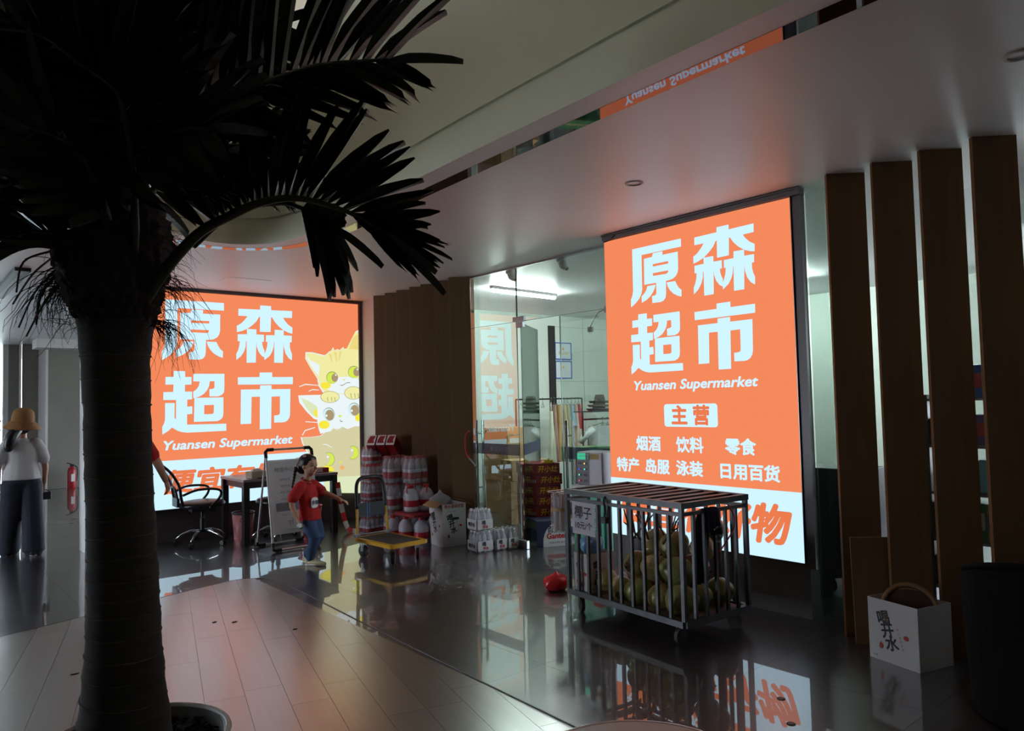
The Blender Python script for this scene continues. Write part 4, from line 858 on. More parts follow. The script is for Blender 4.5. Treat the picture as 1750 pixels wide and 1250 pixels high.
CC = [(-0.17, 0.30, 0.24, .080, 1, 'pale coconut nearest the white carton in the cage'), (-0.20, 0.13, 0.235, .080, 2, 'khaki coconut at the front bars below the price sheet'), (0.02, 0.16, 0.24, .085, 3, 'orange brown coconut on the cage floor behind the khaki one'), (-0.02, 0.02, 0.255, .085, 3, 'second orange coconut in the middle of the pile'),
      (-0.20, -0.05, 0.245, .092, 0, 'dark green coconut behind the middle front bars'), (-0.2, -0.245, 0.24, .086, 1, 'shaded coconut low behind the front bars'), (-0.19, -0.43, 0.25, .098, 0, 'big dark coconut in the front corner of the cage'), (0.02, -0.20, 0.24, .085, 1, 'coconut deep in the bottom of the pile'), (0.0, -0.40, 0.24, .085, 0, 'green coconut behind the corner one'),
      (0.21, 0.10, 0.24, .085, 2, 'coconut at the back bars on the floor'), (0.2, -0.1, 0.24, .085, 0, 'coconut at the back of the cage floor'), (0.21, -0.42, 0.245, .090, 0, 'lone green coconut in the right rear corner'), (-0.10, 0.06, 0.40, .086, 1, 'large pale coconut on top of the left of the pile'), (-0.13, -0.14, 0.40, .088, 2, 'khaki coconut in the second layer'),
      (-0.10, -0.31, 0.40, .100, 0, 'large dark coconut in the centre of the pile'), (0.08, 0.06, 0.405, .085, 2, 'coconut in the second layer at the back'), (0.08, -0.12, 0.40, .086, 1, 'coconut wedged behind the second layer'), (0.09, -0.30, 0.40, .090, 3, 'reddish coconut under the top of the pile'), (0.02, -0.19, 0.545, .094, 1, 'topmost coconut of the pile'), (0.05, 0.03, 0.55, .080, 2, 'upper coconut among the dry stalks'), (0.10, -0.37, 0.545, .085, 2, 'pale coconut on top at the right of the pile')]
for i, c in enumerate(CC): coconut(*c, seed=i)
coconut(0.235, -0.33, 0.655, 0.092, 0, 'green coconut hung on a red string at the right of the cage', (0.2, 0.3, 1.0), 33)
# dry stalks lying over the pile
q = random.Random(3)
sk_ = thing('fruit_stalk', 'tangle of dry brown coconut stalks lying on the pile', 'stalk', tuple(in_cage(0.0, 0.0, 0.47)), CR)
for i in range(16):
    a = MB(); x0, y0 = q.uniform(-0.12, 0.14), q.uniform(-0.2, 0.14); dx, dy = q.uniform(-0.10, 0.10), q.uniform(-0.16, 0.16); h = q.uniform(0.06, 0.20)
    a.tube(catmull([(x0, y0, 0.10), (x0 + dx * 0.5, y0 + dy * 0.5, 0.13 + h * 0.4), (x0 + dx, y0 + dy, 0.12 + h)], 4), [0.008, 0.007, 0.007, 0.006, 0.006, 0.005, 0.005, 0.005, 0.004], 5); a.build('stalk', M_husk, sk_)
# navy cloth over the rail, string
cl = thing('navy_cloth', 'navy cloth hung over the right end rail of the cage', 'cloth', tuple(in_cage(-0.10, -L / 2, 0)), CR)
a = MB(); n = 9; 
prof = [(-0.045, 0.36), (-0.04, 0.55), (-0.030, 0.72), (-0.018, 0.838), (0.0, 0.850), (0.018, 0.838), (0.030, 0.74), (0.036, 0.68)]
for i, (yy, zz) in enumerate(prof):
    for j in range(n):
        u = j / (n - 1) - 0.5; w = (0.15 if i < 3 else 0.12); a.v.append(Vector((u * w + 0.01 * i, -yy + 0.012 * math.sin(u * 14 + i), zz)))
for i in range(len(prof) - 1):
    for j in range(n - 1): a.f.append((i * n + j, i * n + j + 1, (i + 1) * n + j + 1, (i + 1) * n + j)); a.mi.append(0)
o = a.build('cloth', mat('navy_cloth', (24, 28, 52), 0.85, var=0.2), cl, smooth=True); o.modifiers.new('thick', 'SOLIDIFY').thickness = 0.004
a = MB(); 
for i in range(9): a.ball((0.06 + q.uniform(-0.03, 0.04), -0.052, 0.68 + q.uniform(-0.05, 0.05)), (0.008, 0.003, 0.006), 6, 4)
a.build('flower_print', mat('pale_blue_print', (150, 165, 200), 0.7), cl)
rs = MB(); rs.tube(catmull([tuple(in_cage(0.11, -L / 2 - 0.02, 0.86)), tuple(in_cage(0.16, -L / 2 - 0.03, 0.78)), tuple(in_cage(0.155, -L / 2 - 0.03, 0.70)), tuple(in_cage(0.10, -L / 2 - 0.02, 0.63)), tuple(in_cage(0.02, -L / 2 - 0.015, 0.56))], 6), 0.005, 6)
rs.tube(catmull([tuple(in_cage(0.11, -L / 2 - 0.02, 0.86)), tuple(in_cage(0.15, -L / 2 - 0.03, 0.80)), tuple(in_cage(0.17, -L / 2 - 0.03, 0.74)), tuple(in_cage(0.13, -L / 2 - 0.02, 0.65))], 6), 0.004, 6)
M_redpl = mat('red_plastic', (206, 40, 36), 0.35)
tag(rs.build('red_string', M_redpl), 'red plastic string tied to the right end rail of the cage', 'string')
# bundle of straws hung at the left end of the cage on a wire shelf
sp = tuple(in_cage(-0.27, L / 2 + 0.15, 0)); sb = thing('straw_bundle', 'white bundle of paper sleeved straws hung left of the cage', 'straws', sp, 0.5)
a = MB()
for i in range(22):
    an = q.uniform(0, 6.28); rr = 0.055 * math.sqrt(q.random()); a.tube([(rr * math.cos(an), rr * math.sin(an), 0.57), (rr * math.cos(an) * 1.15 + 0.01, rr * math.sin(an) * 1.15, 0.84 + q.uniform(-0.02, 0.02))], 0.006, 5)
a.build('straws', mat('straw_paper', (214, 206, 204), 0.6), sb)
a = MB(); a.lathe([(0.067, 0.72), (0.069, 0.745)], 14, cap=False); a.build('yellow_band', mat('ochre_band', (206, 150, 50), 0.6), sb)
a = MB(); a.lathe([(0.05, 0.54), (0.070, 0.57), (0.072, 0.68), (0.068, 0.85)], 14, cap=False); a.build('clear_bag', mat('clear_bag_film', (220, 222, 226), 0.2, alpha=0.28), sb, smooth=True)
ws = thing('wire_tray', 'narrow wire tray projecting from the left end of the cage lid', 'tray', tuple(in_cage(-0.16, L / 2 + 0.02, 0.858)), CR)
for i in range(5): a = MB(); a.tube([(-0.15 + 0.07 * i, 0, 0.0), (-0.15 + 0.07 * i, 0.22, 0.0)], 0.004, 6); a.build('wire', M_steel, ws)
for yy in (0.005, 0.11, 0.215): a = MB(); a.tube([(-0.16, yy, 0.006), (0.14, yy, 0.006)], 0.004, 6); a.build('wire', M_steel, ws)
# white drinks cartons (lettered), used three times
M_wcarton = mat('white_carton', (188, 184, 184), 0.55, var=0.03, scale=4); M_darkred = mat('dark_red_print', (160, 40, 36), 0.5)
def drinks_carton(label, loc, rz, w, d, h, open_top=True, right=True):
    """white carton whose front (-y) and left (-x) sides carry the slanted black characters"""
    t = carton('white_drinks_carton', label, loc, rz, w, d, h, m=M_wcarton, flaps=open_top, group='white drinks cartons')
    def side(O, U, ww):
        V = Vector((0, 0, 1)); U = Vector(U); N = U.cross(V); P = Vector(O) + N * 0.0012; k = ww / 0.34
        for i, ch in enumerate('喝开水'):
            ang_ = 0.22; Up = (V * math.cos(ang_) - U * math.sin(ang_)); Uu = (U * math.cos(ang_) + V * math.sin(ang_))
            text(ch, 0.092 * min(1.1, k), P + U * ((-0.055 + 0.026 * i) * k) + V * (h * 0.62 - 0.068 * i), Uu, Up, M_blk_print, t, bold=0.0028)
        for i, ch in enumerate('熟水温润甘甜'):
            text(ch, 0.017, P + U * ((0.035 + 0.006 * i) * k) + V * (h * 0.56 - 0.021 * i), U, V, M_darkred, t)
        a = MB(); a.flat([[(-0.012, -0.012), (0.0, -0.018), (0.012, -0.012), (0.014, 0.004), (0.0, 0.024), (-0.012, 0.006)]], P + U * (-0.085 * k) + V * (h * 0.22 + 0.01), U, V); a.build('drop_mark', M_darkred, t)
        a = MB(); a.flat([disc(0, 0, 0.018, 0.014, 9)], P + U * (0.09 * k) + V * (h * 0.48), U, V); a.build('seal_mark', M_darkred, t)
        text('净含量', 0.012, P + U * (-0.13 * k) + V * 0.02, U, V, M_blk_print, t)
    (side((0, -d / 2, 0), (1, 0, 0), w) if right else None); side((-w / 2, 0, 0), (0, -1, 0), d)
    return t
t = drinks_carton('open white drinks carton with a hand hole beside the water jugs', (4.845, 6.90, 0), math.radians(-8), 0.29, 0.33, 0.46)
text('熟水温润甘甜', 0.040, (0.0, -0.1664, 0.42), (1, 0, 0), (0, 0, 1), M_darkred, t, bold=0.001)
text('凉白开 熟水', 0.016, (-0.02, -0.1664, 0.375), (1, 0, 0), (0, 0, 1), M_blk_print, t)
a = MB(); a.flat([rrect(0.075, 0.028, 0.013, 4, 0.02, 0.30)], (0, -0.1664, 0), (1, 0, 0), (0, 0, 1)); a.build('hand_hole', M_black, t)
for s in (-1, 1):
    f = MB(); f.box((s * 0.19, 0.0, 0.455), (0.10, 0.32, 0.004), Matrix.Rotation(s * 0.5, 3, 'Y')); f.build('open_flap', M_kraft_in, t)
cp = in_cage(-0.165, 0.455, 0.1525); t = drinks_carton('white drinks carton standing inside the coconut cage', tuple(cp), CR, 0.25, 0.17, 0.28, True)
t = drinks_carton('white drinks carton with a stool in it by the dark armchair', (4.62, 1.90, 0.0), math.radians(-16), 0.28, 0.33, 0.355, right=False)
# blue plastic bag on the carton in the cage
def bag_mesh(rx, ry, rz, seed, knot=True, n=20, k=12):
    qq = random.Random(seed); a = MB(); ph = [qq.uniform(0, 6.28) for _ in range(6)]
    for i in range(k + 1):
        th = PI * i / k; 
        for j in range(n):
            an = 2 * PI * j / n; cr = 1 + 0.10 * math.sin(3 * an + ph[0] + th * 2) + 0.07 * math.sin(7 * an + ph[1] - 3 * th) + 0.05 * math.sin(11 * an + ph[2] + 5 * th)
            z = -math.cos(th); r = max(0.02, math.sin(th)) * cr
            if knot and z > 0.55: r *= 1 - 0.75 * min(1, (z - 0.55) / 0.35)
            a.v.append(Vector((r * math.cos(an) * rx, r * math.sin(an) * ry, (z if z > -0.75 else -0.75) * rz + 0.75 * rz + (0.12 * rz if knot and z > 0.9 else 0))))
    for i in range(k):
        for j in range(n): a.f.append((i * n + j, i * n + (j + 1) % n, (i + 1) * n + (j + 1) % n, (i + 1) * n + j)); a.mi.append(0)
    return a
o = bag_mesh(0.095, 0.075, 0.085, 5).build('plastic_bag', mat('blue_bag', (120, 170, 214), 0.25, alpha=0.85), smooth=True); o.location = tuple(Vector(cp) + Vector((-0.01, 0.0, 0.272))); tag(o, 'crumpled pale blue plastic bag on the carton inside the cage', 'plastic bag')
o = bag_mesh(0.075, 0.06, 0.08, 8).build('plastic_bag', mat('clear_white_bag', (206, 200, 204), 0.25, alpha=0.8), smooth=True); o.location = tuple(in_cage(0.03, 0.40, 0.1525)); tag(o, 'small clear white bag on the cage floor behind the carton', 'plastic bag')
o = bag_mesh(0.105, 0.09, 0.085, 9).build('plastic_bag', mat('red_bag', (196, 34, 40), 0.25, sub=0.1), smooth=True); o.location = (4.29, 4.56, 0.001); tag(o, 'tied red plastic bag on the floor left of the cage', 'plastic bag')
o = bag_mesh(0.10, 0.08, 0.07, 12).build('plastic_bag', mat('pink_red_bag', (210, 60, 60), 0.25), smooth=True); 
# power bank kiosk between the glass and the sign
kx, ky = 5.03, 4.76; kr = math.radians(-82)
M_kwhite = mat('kiosk_white', (206, 202, 210), 0.4); M_kgreen = mat('kiosk_green', (26, 150, 104), 0.4); M_kteal = mat('kiosk_teal', (60, 184, 150), 0.4)
kb = thing('kiosk_cabinet', 'green floor cabinet under the power bank dispenser', 'cabinet', (kx, ky, 0), kr)
a = MB(); a.bb(-0.17, 0.17, -0.15, 0.15, 0.0, 0.76); a.build('cabinet_body', M_kgreen, kb, bevel=0.004)
a = MB(); a.bb(-0.18, 0.18, -0.16, 0.16, 0.761, 0.795); a.build('cabinet_top', M_kwhite, kb, bevel=0.003)
a = MB(); a.rect((0, -0.1515, 0), (1, 0, 0), (0, 0, 1), 0.02, 0.165, 0.1, 0.75); a.build('teal_panel', M_kteal, kb); a = MB(); a.rect((0.1715, 0, 0), (0, 1, 0), (0, 0, 1), -0.14, 0.14, 0.02, 0.75); a.build('side_panel', M_kteal, kb)
for i, ch in enumerate('共享充电宝'): text(ch, 0.075, (0.093, -0.153, 0.60 - 0.095 * i), (1, 0, 0), (0, 0, 1), M_wprint, kb)
kd = thing('power_bank_dispenser', 'white power bank dispenser with lit slots on the green cabinet', 'dispenser', (kx, ky, 0.796), kr)
a = MB(); a.bb(-0.135, 0.145, -0.125, 0.125, 0, 0.30); a.build('dispenser_body', M_kwhite, kd, bevel=0.012)
a = MB(); a.bb(-0.137, 0.0, -0.128, -0.1255, 0.01, 0.225); a.build('slot_panel', mat('slot_grey', (128, 124, 128), 0.5), kd)
a = MB(); a.rect((0, -0.1285, 0), (1, 0, 0), (0, 0, 1), -0.13, -0.035, 0.232, 0.288); a.build('screen', emit('kiosk_screen', (70, 208, 160), 0.8), kd)
a = MB(); a.rect((0, -0.1285, 0), (1, 0, 0), (0, 0, 1), -0.033, 0.012, 0.226, 0.292); a.build('badge', M_blk_print, kd); text('快', 0.032, (-0.010, -0.1295, 0.262), (1, 0, 0), (0, 0, 1), M_wprint, kd); text('充', 0.032, (-0.010, -0.1295, 0.232), (1, 0, 0), (0, 0, 1), M_wprint, kd)
text('扫码租借', 0.018, (-0.072, -0.1295, 0.254), (1, 0, 0), (0, 0, 1), M_wprint, kd)
a = MB(); a.rect((0, -0.1262, 0), (1, 0, 0), (0, 0, 1), 0.016, 0.11, 0.235, 0.285); a.build('ochre_label', mat('ochre_print', (176, 150, 70), 0.5), kd)
led = [('led_blue', (60, 90, 255)), ('led_green', (90, 240, 200)), ('led_red', (255, 60, 60)), ('led_amber', (250, 220, 120))]
for r_ in range(4):
    for c_ in range(2):
        a = MB(); a.flat([rrect(0.045, 0.018, 0.008, 3, -0.10 + 0.062 * c_, 0.195 - 0.052 * r_)], (0, -0.1295, 0), (1, 0, 0), (0, 0, 1)); o = a.build('power_bank', M_blk_print, kd)
        idx = {(0, 1): 3, (1, 0): 0, (1, 1): 1, (2, 0): 1, (3, 0): 2}.get((r_, c_))
        if idx is not None:
            e = MB(); e.flat([disc(-0.11 + 0.062 * c_, 0.195 - 0.052 * r_, 0.008, None, 10)], (0, -0.1305, 0), (1, 0, 0), (0, 0, 1)); e.build('status_light', emit(led[idx][0], led[idx][1], 1.2), o)
o = bpy.data.objects['plastic_bag.003'] if 'plastic_bag.003' in bpy.data.objects else o
bag3 = [x for x in bpy.data.objects if x.name.startswith('plastic_bag') and 'label' not in x][0]; bag3.location = (4.47, 4.22, 0.001); bag3.scale = (0.8, 0.8, 1.0); tag(bag3, 'small pinkish red bag on the floor between the cage and the cabinet', 'plastic bag')
# blue notice and pale green counter seen behind the glass left of the kiosk
ns = thing('notice_stand', 'pale stand with a dark blue code notice inside the near door leaf', 'stand', (5.62, 5.06, 0), math.radians(-38)); a = MB(); a.bb(-0.11, 0.11, -0.02, 0.02, 0, 1.03); a.build('board', mat('pale_mint', (170, 196, 184), 0.5), ns); a = MB(); a.rect((0, -0.0212, 0), (1, 0, 0), (0, 0, 1), -0.10, 0.10, 0.70, 0.94); a.build('blue_notice', mat('navy_notice', (28, 40, 120), 0.5), ns); a = MB(); a.bb(-0.12, 0.12, -0.1, 0.1, 0, 0.02); a.build('foot', M_dark_metal, ns)

# ================================================================ drinking water stack in front of the far slats
M_clear = mat('clear_bottle', (208, 214, 224), 0.12, alpha=0.5); M_cap = mat('red_cap', (176, 20, 30), 0.4); M_lab = mat('red_label', (166, 30, 44), 0.4); M_labw = mat('blue_white_label', (200, 206, 222), 0.4); M_wrap = mat('shrink_film', (226, 224, 232), 0.12, alpha=0.16)
M_wcap = mat('white_cap', (220, 222, 224), 0.4)
def bottle_mesh(r, h, lab, cap_h, name='bottle'):
    a = MB(); a.m = 0; a.lathe([(r * 0.86, 0.0), (r, h * 0.03), (r, h * 0.16)], 12, cap=True)
    a.m = 1; a.lathe([(r * 1.01, h * 0.16), (r * 1.01, h * 0.40)], 12, cap=False)
    a.m = 2; a.lathe([(r * 1.01, h * 0.40), (r * 1.0, h * 0.52)], 12, cap=False)
    a.m = 0; a.lathe([(r * 0.97, h * 0.52), (r, h * 0.60), (r * 0.85, h * 0.74), (r * 0.5, h * 0.86), (r * 0.4, h * 0.91)], 12, cap=False)
    return a.mesh(name, [M_clear, lab, M_labw], True)
def cap_mesh(r, h, m): a = MB(); a.lathe([(r * 0.43, h * 0.905), (r * 0.45, h), (r * 0.2, h * 1.0)], 10); return a.mesh('cap', m)
def pack(label, loc, rz, nx, ny, r, h, bm, cm, group, name='water_pack', handle=False):
    t = thing(name, label, 'water pack', loc, rz, group)
    for i in range(nx):
        for j in range(ny):
            o = link('bottle', bm, t, ((i - (nx - 1) / 2) * r * 2.02, (j - (ny - 1) / 2) * r * 2.02, 0.0005)); link('cap', cm, o)
    w, d = nx * r * 1.01 + 0.003, ny * r * 1.01 + 0.003; a = MB(); k = len(rrect(1, 1, 0.1, 2))
    rings = [(1.0, 0.002), (1.0, h * 0.62), (0.97, h * 0.82), (0.88, h * 1.0 + 0.003)]
    for s, z in rings:
        for p in rrect(2 * w * s, 2 * d * s, r * 0.8, 2): a.v.append(Vector((p[0], p[1], z)))
    for i in range(len(rings) - 1):
        for j in range(k): a.f.append((i * k + j, i * k + (j + 1) % k, (i + 1) * k + (j + 1) % k, (i + 1) * k + j)); a.mi.append(0)
    o = a.build('shrink_wrap', M_wrap, t, smooth=True)
    return t
SB, SCp = bottle_mesh(0.032, 0.205, M_lab, 0), cap_mesh(0.032, 0.205, M_cap)
GP = 'shrink wrapped water packs in the stack'
sx0, sy0, srz = 4.58, 8.13, math.radians(6)
lv = ['lowest small bottle pack at the left of the water stack', 'second small bottle pack from the floor in the left column', 'third small bottle pack from the floor in the left column', 'top small bottle pack of the left column']
for k in range(4): pack(lv[k], (sx0 + 0.01 * k, sy0 + 0.006 * (k % 2), 0.21 * k), srz, 4, 3, 0.032, 0.205, SB, SCp, GP)
pack('bottle pack at the very top of the stack beneath the red cartons', (4.74, 8.34, 0.84), srz + 0.1, 4, 3, 0.032, 0.205, SB, SCp, GP)
for k in range(4): pack('hidden rear bottle pack number %s holding up the top pack' % ('one', 'two', 'three', 'four')[k], (4.74, 8.36, 0.21 * k), srz, 4, 3, 0.032, 0.205, SB, SCp, GP)
LB, LC = bottle_mesh(0.045, 0.315, M_lab, 0), cap_mesh(0.045, 0.315, M_cap)
GL = 'large bottle packs in the stack'
for k in range(3): pack(['lowest large bottle pack behind the trolley', 'middle large bottle pack behind the trolley', 'top large bottle pack with red caps behind the trolley'][k], (4.72, 7.80, 0.32 * k), srz, 3, 2, 0.045, 0.315, LB, LC, GL, 'large_water_pack')
for k in range(3): pack(['lowest large bottle pack against the slats', 'middle large bottle pack against the slats', 'top large bottle pack against the slats'][k], (4.84, 7.54, 0.32 * k), srz, 3, 2, 0.045, 0.315, LB, LC, GL, 'large_water_pack')
# tilted red gift cartons on top
for k in range(3):
    t = thing('red_gift_carton', ['left red carton leaning on top of the water stack', 'middle red carton leaning on top of the water stack', 'right red carton leaning on top of the water stack'][k], 'carton', (4.63 + 0.085 * k, 8.22 - 0.09 * k, 1.06), 0, 'red cartons on top of the water stack')
    t.rotation_euler = (math.radians(-38), 0, math.radians(-52))
    a = MB(); a.bb(-0.055, 0.055, -0.02, 0.30, 0.0, 0.15); a.build('carton_body', mat('crimson_carton', (150, 18, 28), 0.4), t, bevel=0.003)
    a = MB(); a.flat([[(-0.055, 0.0), (0.055, 0.0), (0.055, 0.15), (-0.055, 0.15)], [(-0.045, 0.03), (-0.045, 0.075), (-0.025, 0.135), (0.045, 0.135), (0.03, 0.075), (0.045, 0.03)]], (0, -0.0212, 0), (1, 0, 0), (0, 0, 1)); a.build('white_border', M_wprint, t)
    a = MB(); a.tube(catmull([(-0.02, 0.0, 0.15), (0, 0.0, 0.168), (0.02, 0.0, 0.15)], 4), 0.004, 6); a.build('carry_handle', M_redpl, t)
# big jugs
M_jug = mat('jug_plastic', (196, 198, 210), 0.2, alpha=0.72, var=0.05)
def jug_parts():
    a = MB(); a.m = 0
    a.lathe([(0.075, 0.0), (0.084, 0.012), (0.084, 0.06)], 18, cap=True); a.m = 1; a.lathe([(0.0848, 0.06), (0.0848, 0.13)], 18, cap=False)
    a.m = 0; a.lathe([(0.083, 0.13), (0.086, 0.14), (0.082, 0.155), (0.085, 0.17), (0.08, 0.20), (0.055, 0.245), (0.03, 0.262), (0.028, 0.275)], 18, cap=False); body = a.mesh('jug_body', [M_jug, M_lab], True)
    b = MB(); b.lathe([(0.030, 0.262), (0.031, 0.302), (0.02, 0.304)], 14); cap = b.mesh('cap', M_cap)
    c = MB(); c.tube(catmull([(0.03, 0, 0.268), (0.055, 0, 0.285), (0.082, 0, 0.25), (0.075, 0, 0.215)], 4), 0.007, 6); hd = c.mesh('handle', M_cap)
    return body, cap, hd
JB, JC, JH = jug_parts()
for i, (x, y, z, lb_) in enumerate(((4.50, 7.50, 0, 'water jug standing behind the left trolley post'), (4.56, 7.32, 0, 'red labelled water jug in the middle of the front row'), (4.66, 7.15, 0, 'red labelled water jug at the right of the front row'), (4.86, 7.22, 0, 'water jug behind the front row by the carton'), (4.74, 7.36, 0, 'water jug in the second row on the floor'),
                                    (4.64, 7.32, 0.34, 'upper water jug with a red square label'), (4.82, 7.28, 0.34, 'upper water jug wrapped in a plastic bag'))):
    t = thing('water_jug', lb_, 'water jug', (x, y, z), 0.7 * i, 'big water jugs by the slats'); link('jug_body', JB, t, (0, 0, 0.001)); link('cap', JC, t); link('handle', JH, t)
a = MB(); a.bb(4.50, 4.96, 7.05, 7.46, 0.308, 0.336); tag(a.build('red_tray', mat('red_tray', (140, 24, 30), 0.5), bevel=0.004), 'flat red carton tray between the two rows of jugs', 'tray')
o = bag_mesh(0.14, 0.11, 0.13, 21).build('plastic_bag', mat('cloudy_bag', (206, 204, 214), 0.2, alpha=0.45), smooth=True); o.location = (4.90, 7.12, 0.337); tag(o, 'cloudy plastic bag bulging over the upper jugs', 'plastic bag')
# white labelled packs at the foot of the closed leaf
WB, WC = None, cap_mesh(0.033, 0.22, M_wcap)
M_wlab = mat('white_red_label', (214, 212, 214), 0.4); WB = bottle_mesh(0.033, 0.22, M_wlab, 0)
for x, y, z, lb_ in ((4.85, 6.31, 0, 'lower white bottle pack at the left end by the carton'), (4.85, 6.31, 0.223, 'white bottle pack stacked on top beside the pull bar'), (5.04, 6.27, 0, 'middle white bottle pack on the floor at the glass'), (5.18, 6.24, 0, 'right end white bottle pack on the floor at the glass')):
    t = pack(lb_, (x, y, z), math.radians(-6), 2 if x > 5.1 else 3 if x < 5 else 2, 3, 0.033, 0.22, WB, WC, 'white bottle packs at the glass')
    w = (2 if x > 5 else 3) * 0.0333 + 0.004
    a = MB(); a.rect((0, -0.1045, 0), (1, 0, 0), (0, 0, 1), -w * 0.9, w * 0.9, 0.02, 0.12); a.rect((-w - 0.0005, 0, 0), (0, -1, 0), (0, 0, 1), -0.09, 0.09, 0.02, 0.12); a.build('pack_print', mat('pack_white_print', (206, 206, 208), 0.4, alpha=0.9), t)
    text('喝', 0.05, (-0.02, -0.1062, 0.07), (1, 0, 0), (0, 0, 1), M_blk_print, t, bold=0.002); text('开水', 0.035, (0.0, -0.1062, 0.03), (1, 0, 0), (0, 0, 1), M_darkred, t, bold=0.002); text('喝开水', 0.045, (-w - 0.002, 0, 0.05), (0, -1, 0), (0, 0, 1), M_blk_print, t, bold=0.002)

# ================================================================ platform trolley
M_yellow = mat('yellow_paint', (206, 156, 30), 0.4, var=0.1); M_mat = mat('ribbed_mat', (52, 52, 54), 0.7, bump=0.2, bscale=90)
tr = thing('platform_trolley', 'yellow platform trolley with a black loop handle by the water stack', 'trolley', (3.985, 6.70, 0), math.radians(3))
lw, ll = 0.45, 0.70
a = MB(); a.prism(rrect(lw, ll, 0.04, 4), 0.165, 0.20); a.build('deck', M_yellow, tr)
a = MB(); a.prism(rrect(lw - 0.10, ll - 0.10, 0.01, 2), 0.2002, 0.204); a.build('deck_mat', M_mat, tr)
for sx_ in (-1, 1):
    for sy_ in (-1, 1):
        c = MB(); c.bb(-0.02, 0.02, -0.03, 0.03, 0.15, 0.164); c.bb(-0.018, -0.014, -0.018, 0.018, 0.06, 0.151); c.bb(0.014, 0.018, -0.018, 0.018, 0.06, 0.151); o = c.build('caster', M_alu, tr, loc=(sx_ * 0.15, sy_ * 0.27, 0)); o.rotation_euler = (0, 0, -0.7 if sy_ < 0 else 0.2)
        c = MB(); c.tube([(-0.013, 0, 0.062), (0.013, 0, 0.062)], 0.061, 18); c.build('wheel', M_black, o)
hz = lambda t_: (ll / 2 - 0.03 + 0.05 * t_)
for s in (-1, 1):
    a = MB(); a.tube([(s * (lw / 2 - 0.035), hz(0), 0.20), (s * (lw / 2 - 0.05), hz(0.5), 0.50)], 0.0145, 10); a.build('yellow_post', M_yellow, tr)
    a = MB(); a.bb(s * (lw / 2 - 0.035) - 0.025, s * (lw / 2 - 0.035) + 0.025, hz(0) - 0.03, hz(0) + 0.03, 0.2, 0.235); a.build('hinge_block', M_alu, tr, bevel=0.004)
a = MB(); a.tube([(-lw / 2 + 0.05, hz(0) - 0.01, 0.225), (lw / 2 - 0.05, hz(0) - 0.01, 0.225)], 0.006, 8); a.build('foot_bar', M_steel, tr)
e_ = lw / 2 - 0.05
a = MB(); a.tube(catmull([(-e_, hz(0.5), 0.49), (-e_ + 0.004, hz(0.8), 0.66), (-e_ + 0.02, hz(0.95), 0.755), (-e_ + 0.07, hz(1), 0.80), (0, hz(1), 0.808), (e_ - 0.07, hz(1), 0.80), (e_ - 0.02, hz(0.95), 0.755), (e_ - 0.004, hz(0.8), 0.66), (e_, hz(0.5), 0.49)], 5), 0.019, 10); a.build('loop_handle', M_black, tr, smooth=True)
a = MB(); a.bb(-e_ + 0.0, e_, hz(0.4) - 0.006, hz(0.4) + 0.006, 0.40, 0.545); a.build('handle_panel', mat('dark_cover', (26, 30, 38), 0.5), tr, bevel=0.004)
for s in (-1, 1):
    for k in range(4): a = MB(); a.ball((s * (e_ - 0.015), hz(0.4) - 0.007, 0.42 + 0.035 * k), 0.005, 6, 4); a.build('rivet', M_steel, tr)
for i, xx in enumerate((-0.06, -0.035)): a = MB(); a.bb(xx, xx + 0.008, hz(0.4) - 0.009, hz(0.4) - 0.0065, 0.40, 0.545); a.build('blue_line', mat('blue_line', (70, 110, 180), 0.5), tr)

# ================================================================ desk corner by the back wall
M_desk = mat('black_desk_leg', (30, 30, 33), 0.4); M_top = mat('desk_top_grey', (150, 146, 150), 0.3, var=0.04)
dk = thing('desk', 'black legged desk with a pale top below the kitten sign', 'desk', (3.77, 8.92, 0))
a = MB(); a.bb(-0.61, 0.57, -0.39, 0.37, 0.715, 0.745); a.build('desk_top', M_top, dk, bevel=0.003)
a = MB(); a.bb(-0.57, 0.53, -0.36, -0.34, 0.64, 0.714); a.bb(-0.57, 0.53, 0.32, 0.34, 0.64, 0.714); a.bb(-0.575, -0.555, -0.34, 0.32, 0.64, 0.714); a.bb(0.515, 0.535, -0.34, 0.32, 0.64, 0.714); a.build('apron', M_desk, dk)
for x, y in ((-0.57, -0.35), (0.53, -0.35), (-0.57, 0.33), (0.53, 0.33)): a = MB(); a.bb(x - 0.035, x + 0.035, y - 0.035, y + 0.035, 0, 0.714); a.build('leg', M_desk, dk, bevel=0.003)
tb = thing('tissue_box', 'beige tissue box on the left end of the desk', 'tissue box', (3.36, 8.66, 0.7455), 0.3); a = MB(); a.bb(-0.11, 0.11, -0.06, 0.06, 0, 0.085); a.build('box', mat('beige_box', (176, 164, 142), 0.6, var=0.1), tb, bevel=0.012); a = MB(); a.ball((0, 0, 0.092), (0.07, 0.035, 0.022), 12, 6); a.build('tissue', M_wprint, tb, smooth=True)
ph_ = thing('phone', 'black phone lying on the desk by the tissue box', 'phone', (3.42, 8.56, 0.7455), 0.2); a = MB(); a.bb(-0.075, 0.075, -0.036, 0.036, 0, 0.012); a.build('phone_body', M_black, ph_, bevel=0.003); a = MB(); a.bb(-0.07, 0.07, -0.032, 0.032, 0.0121, 0.0126); a.build('phone_screen', mat('dark_glass', (20, 22, 30), 0.08), ph_)
rb = thing('red_box', 'red and white printed box on the right end of the desk', 'box', (4.15, 8.72, 0.7455), 0.1); a = MB(); a.bb(-0.13, 0.13, -0.07, 0.07, 0, 0.055); a.build('box_body', M_redbox, rb, bevel=0.003); a = MB(); a.rect((0, -0.0712, 0), (1, 0, 0), (0, 0, 1), -0.12, 0.04, 0.006, 0.05); a.build('white_print', M_wprint, rb)
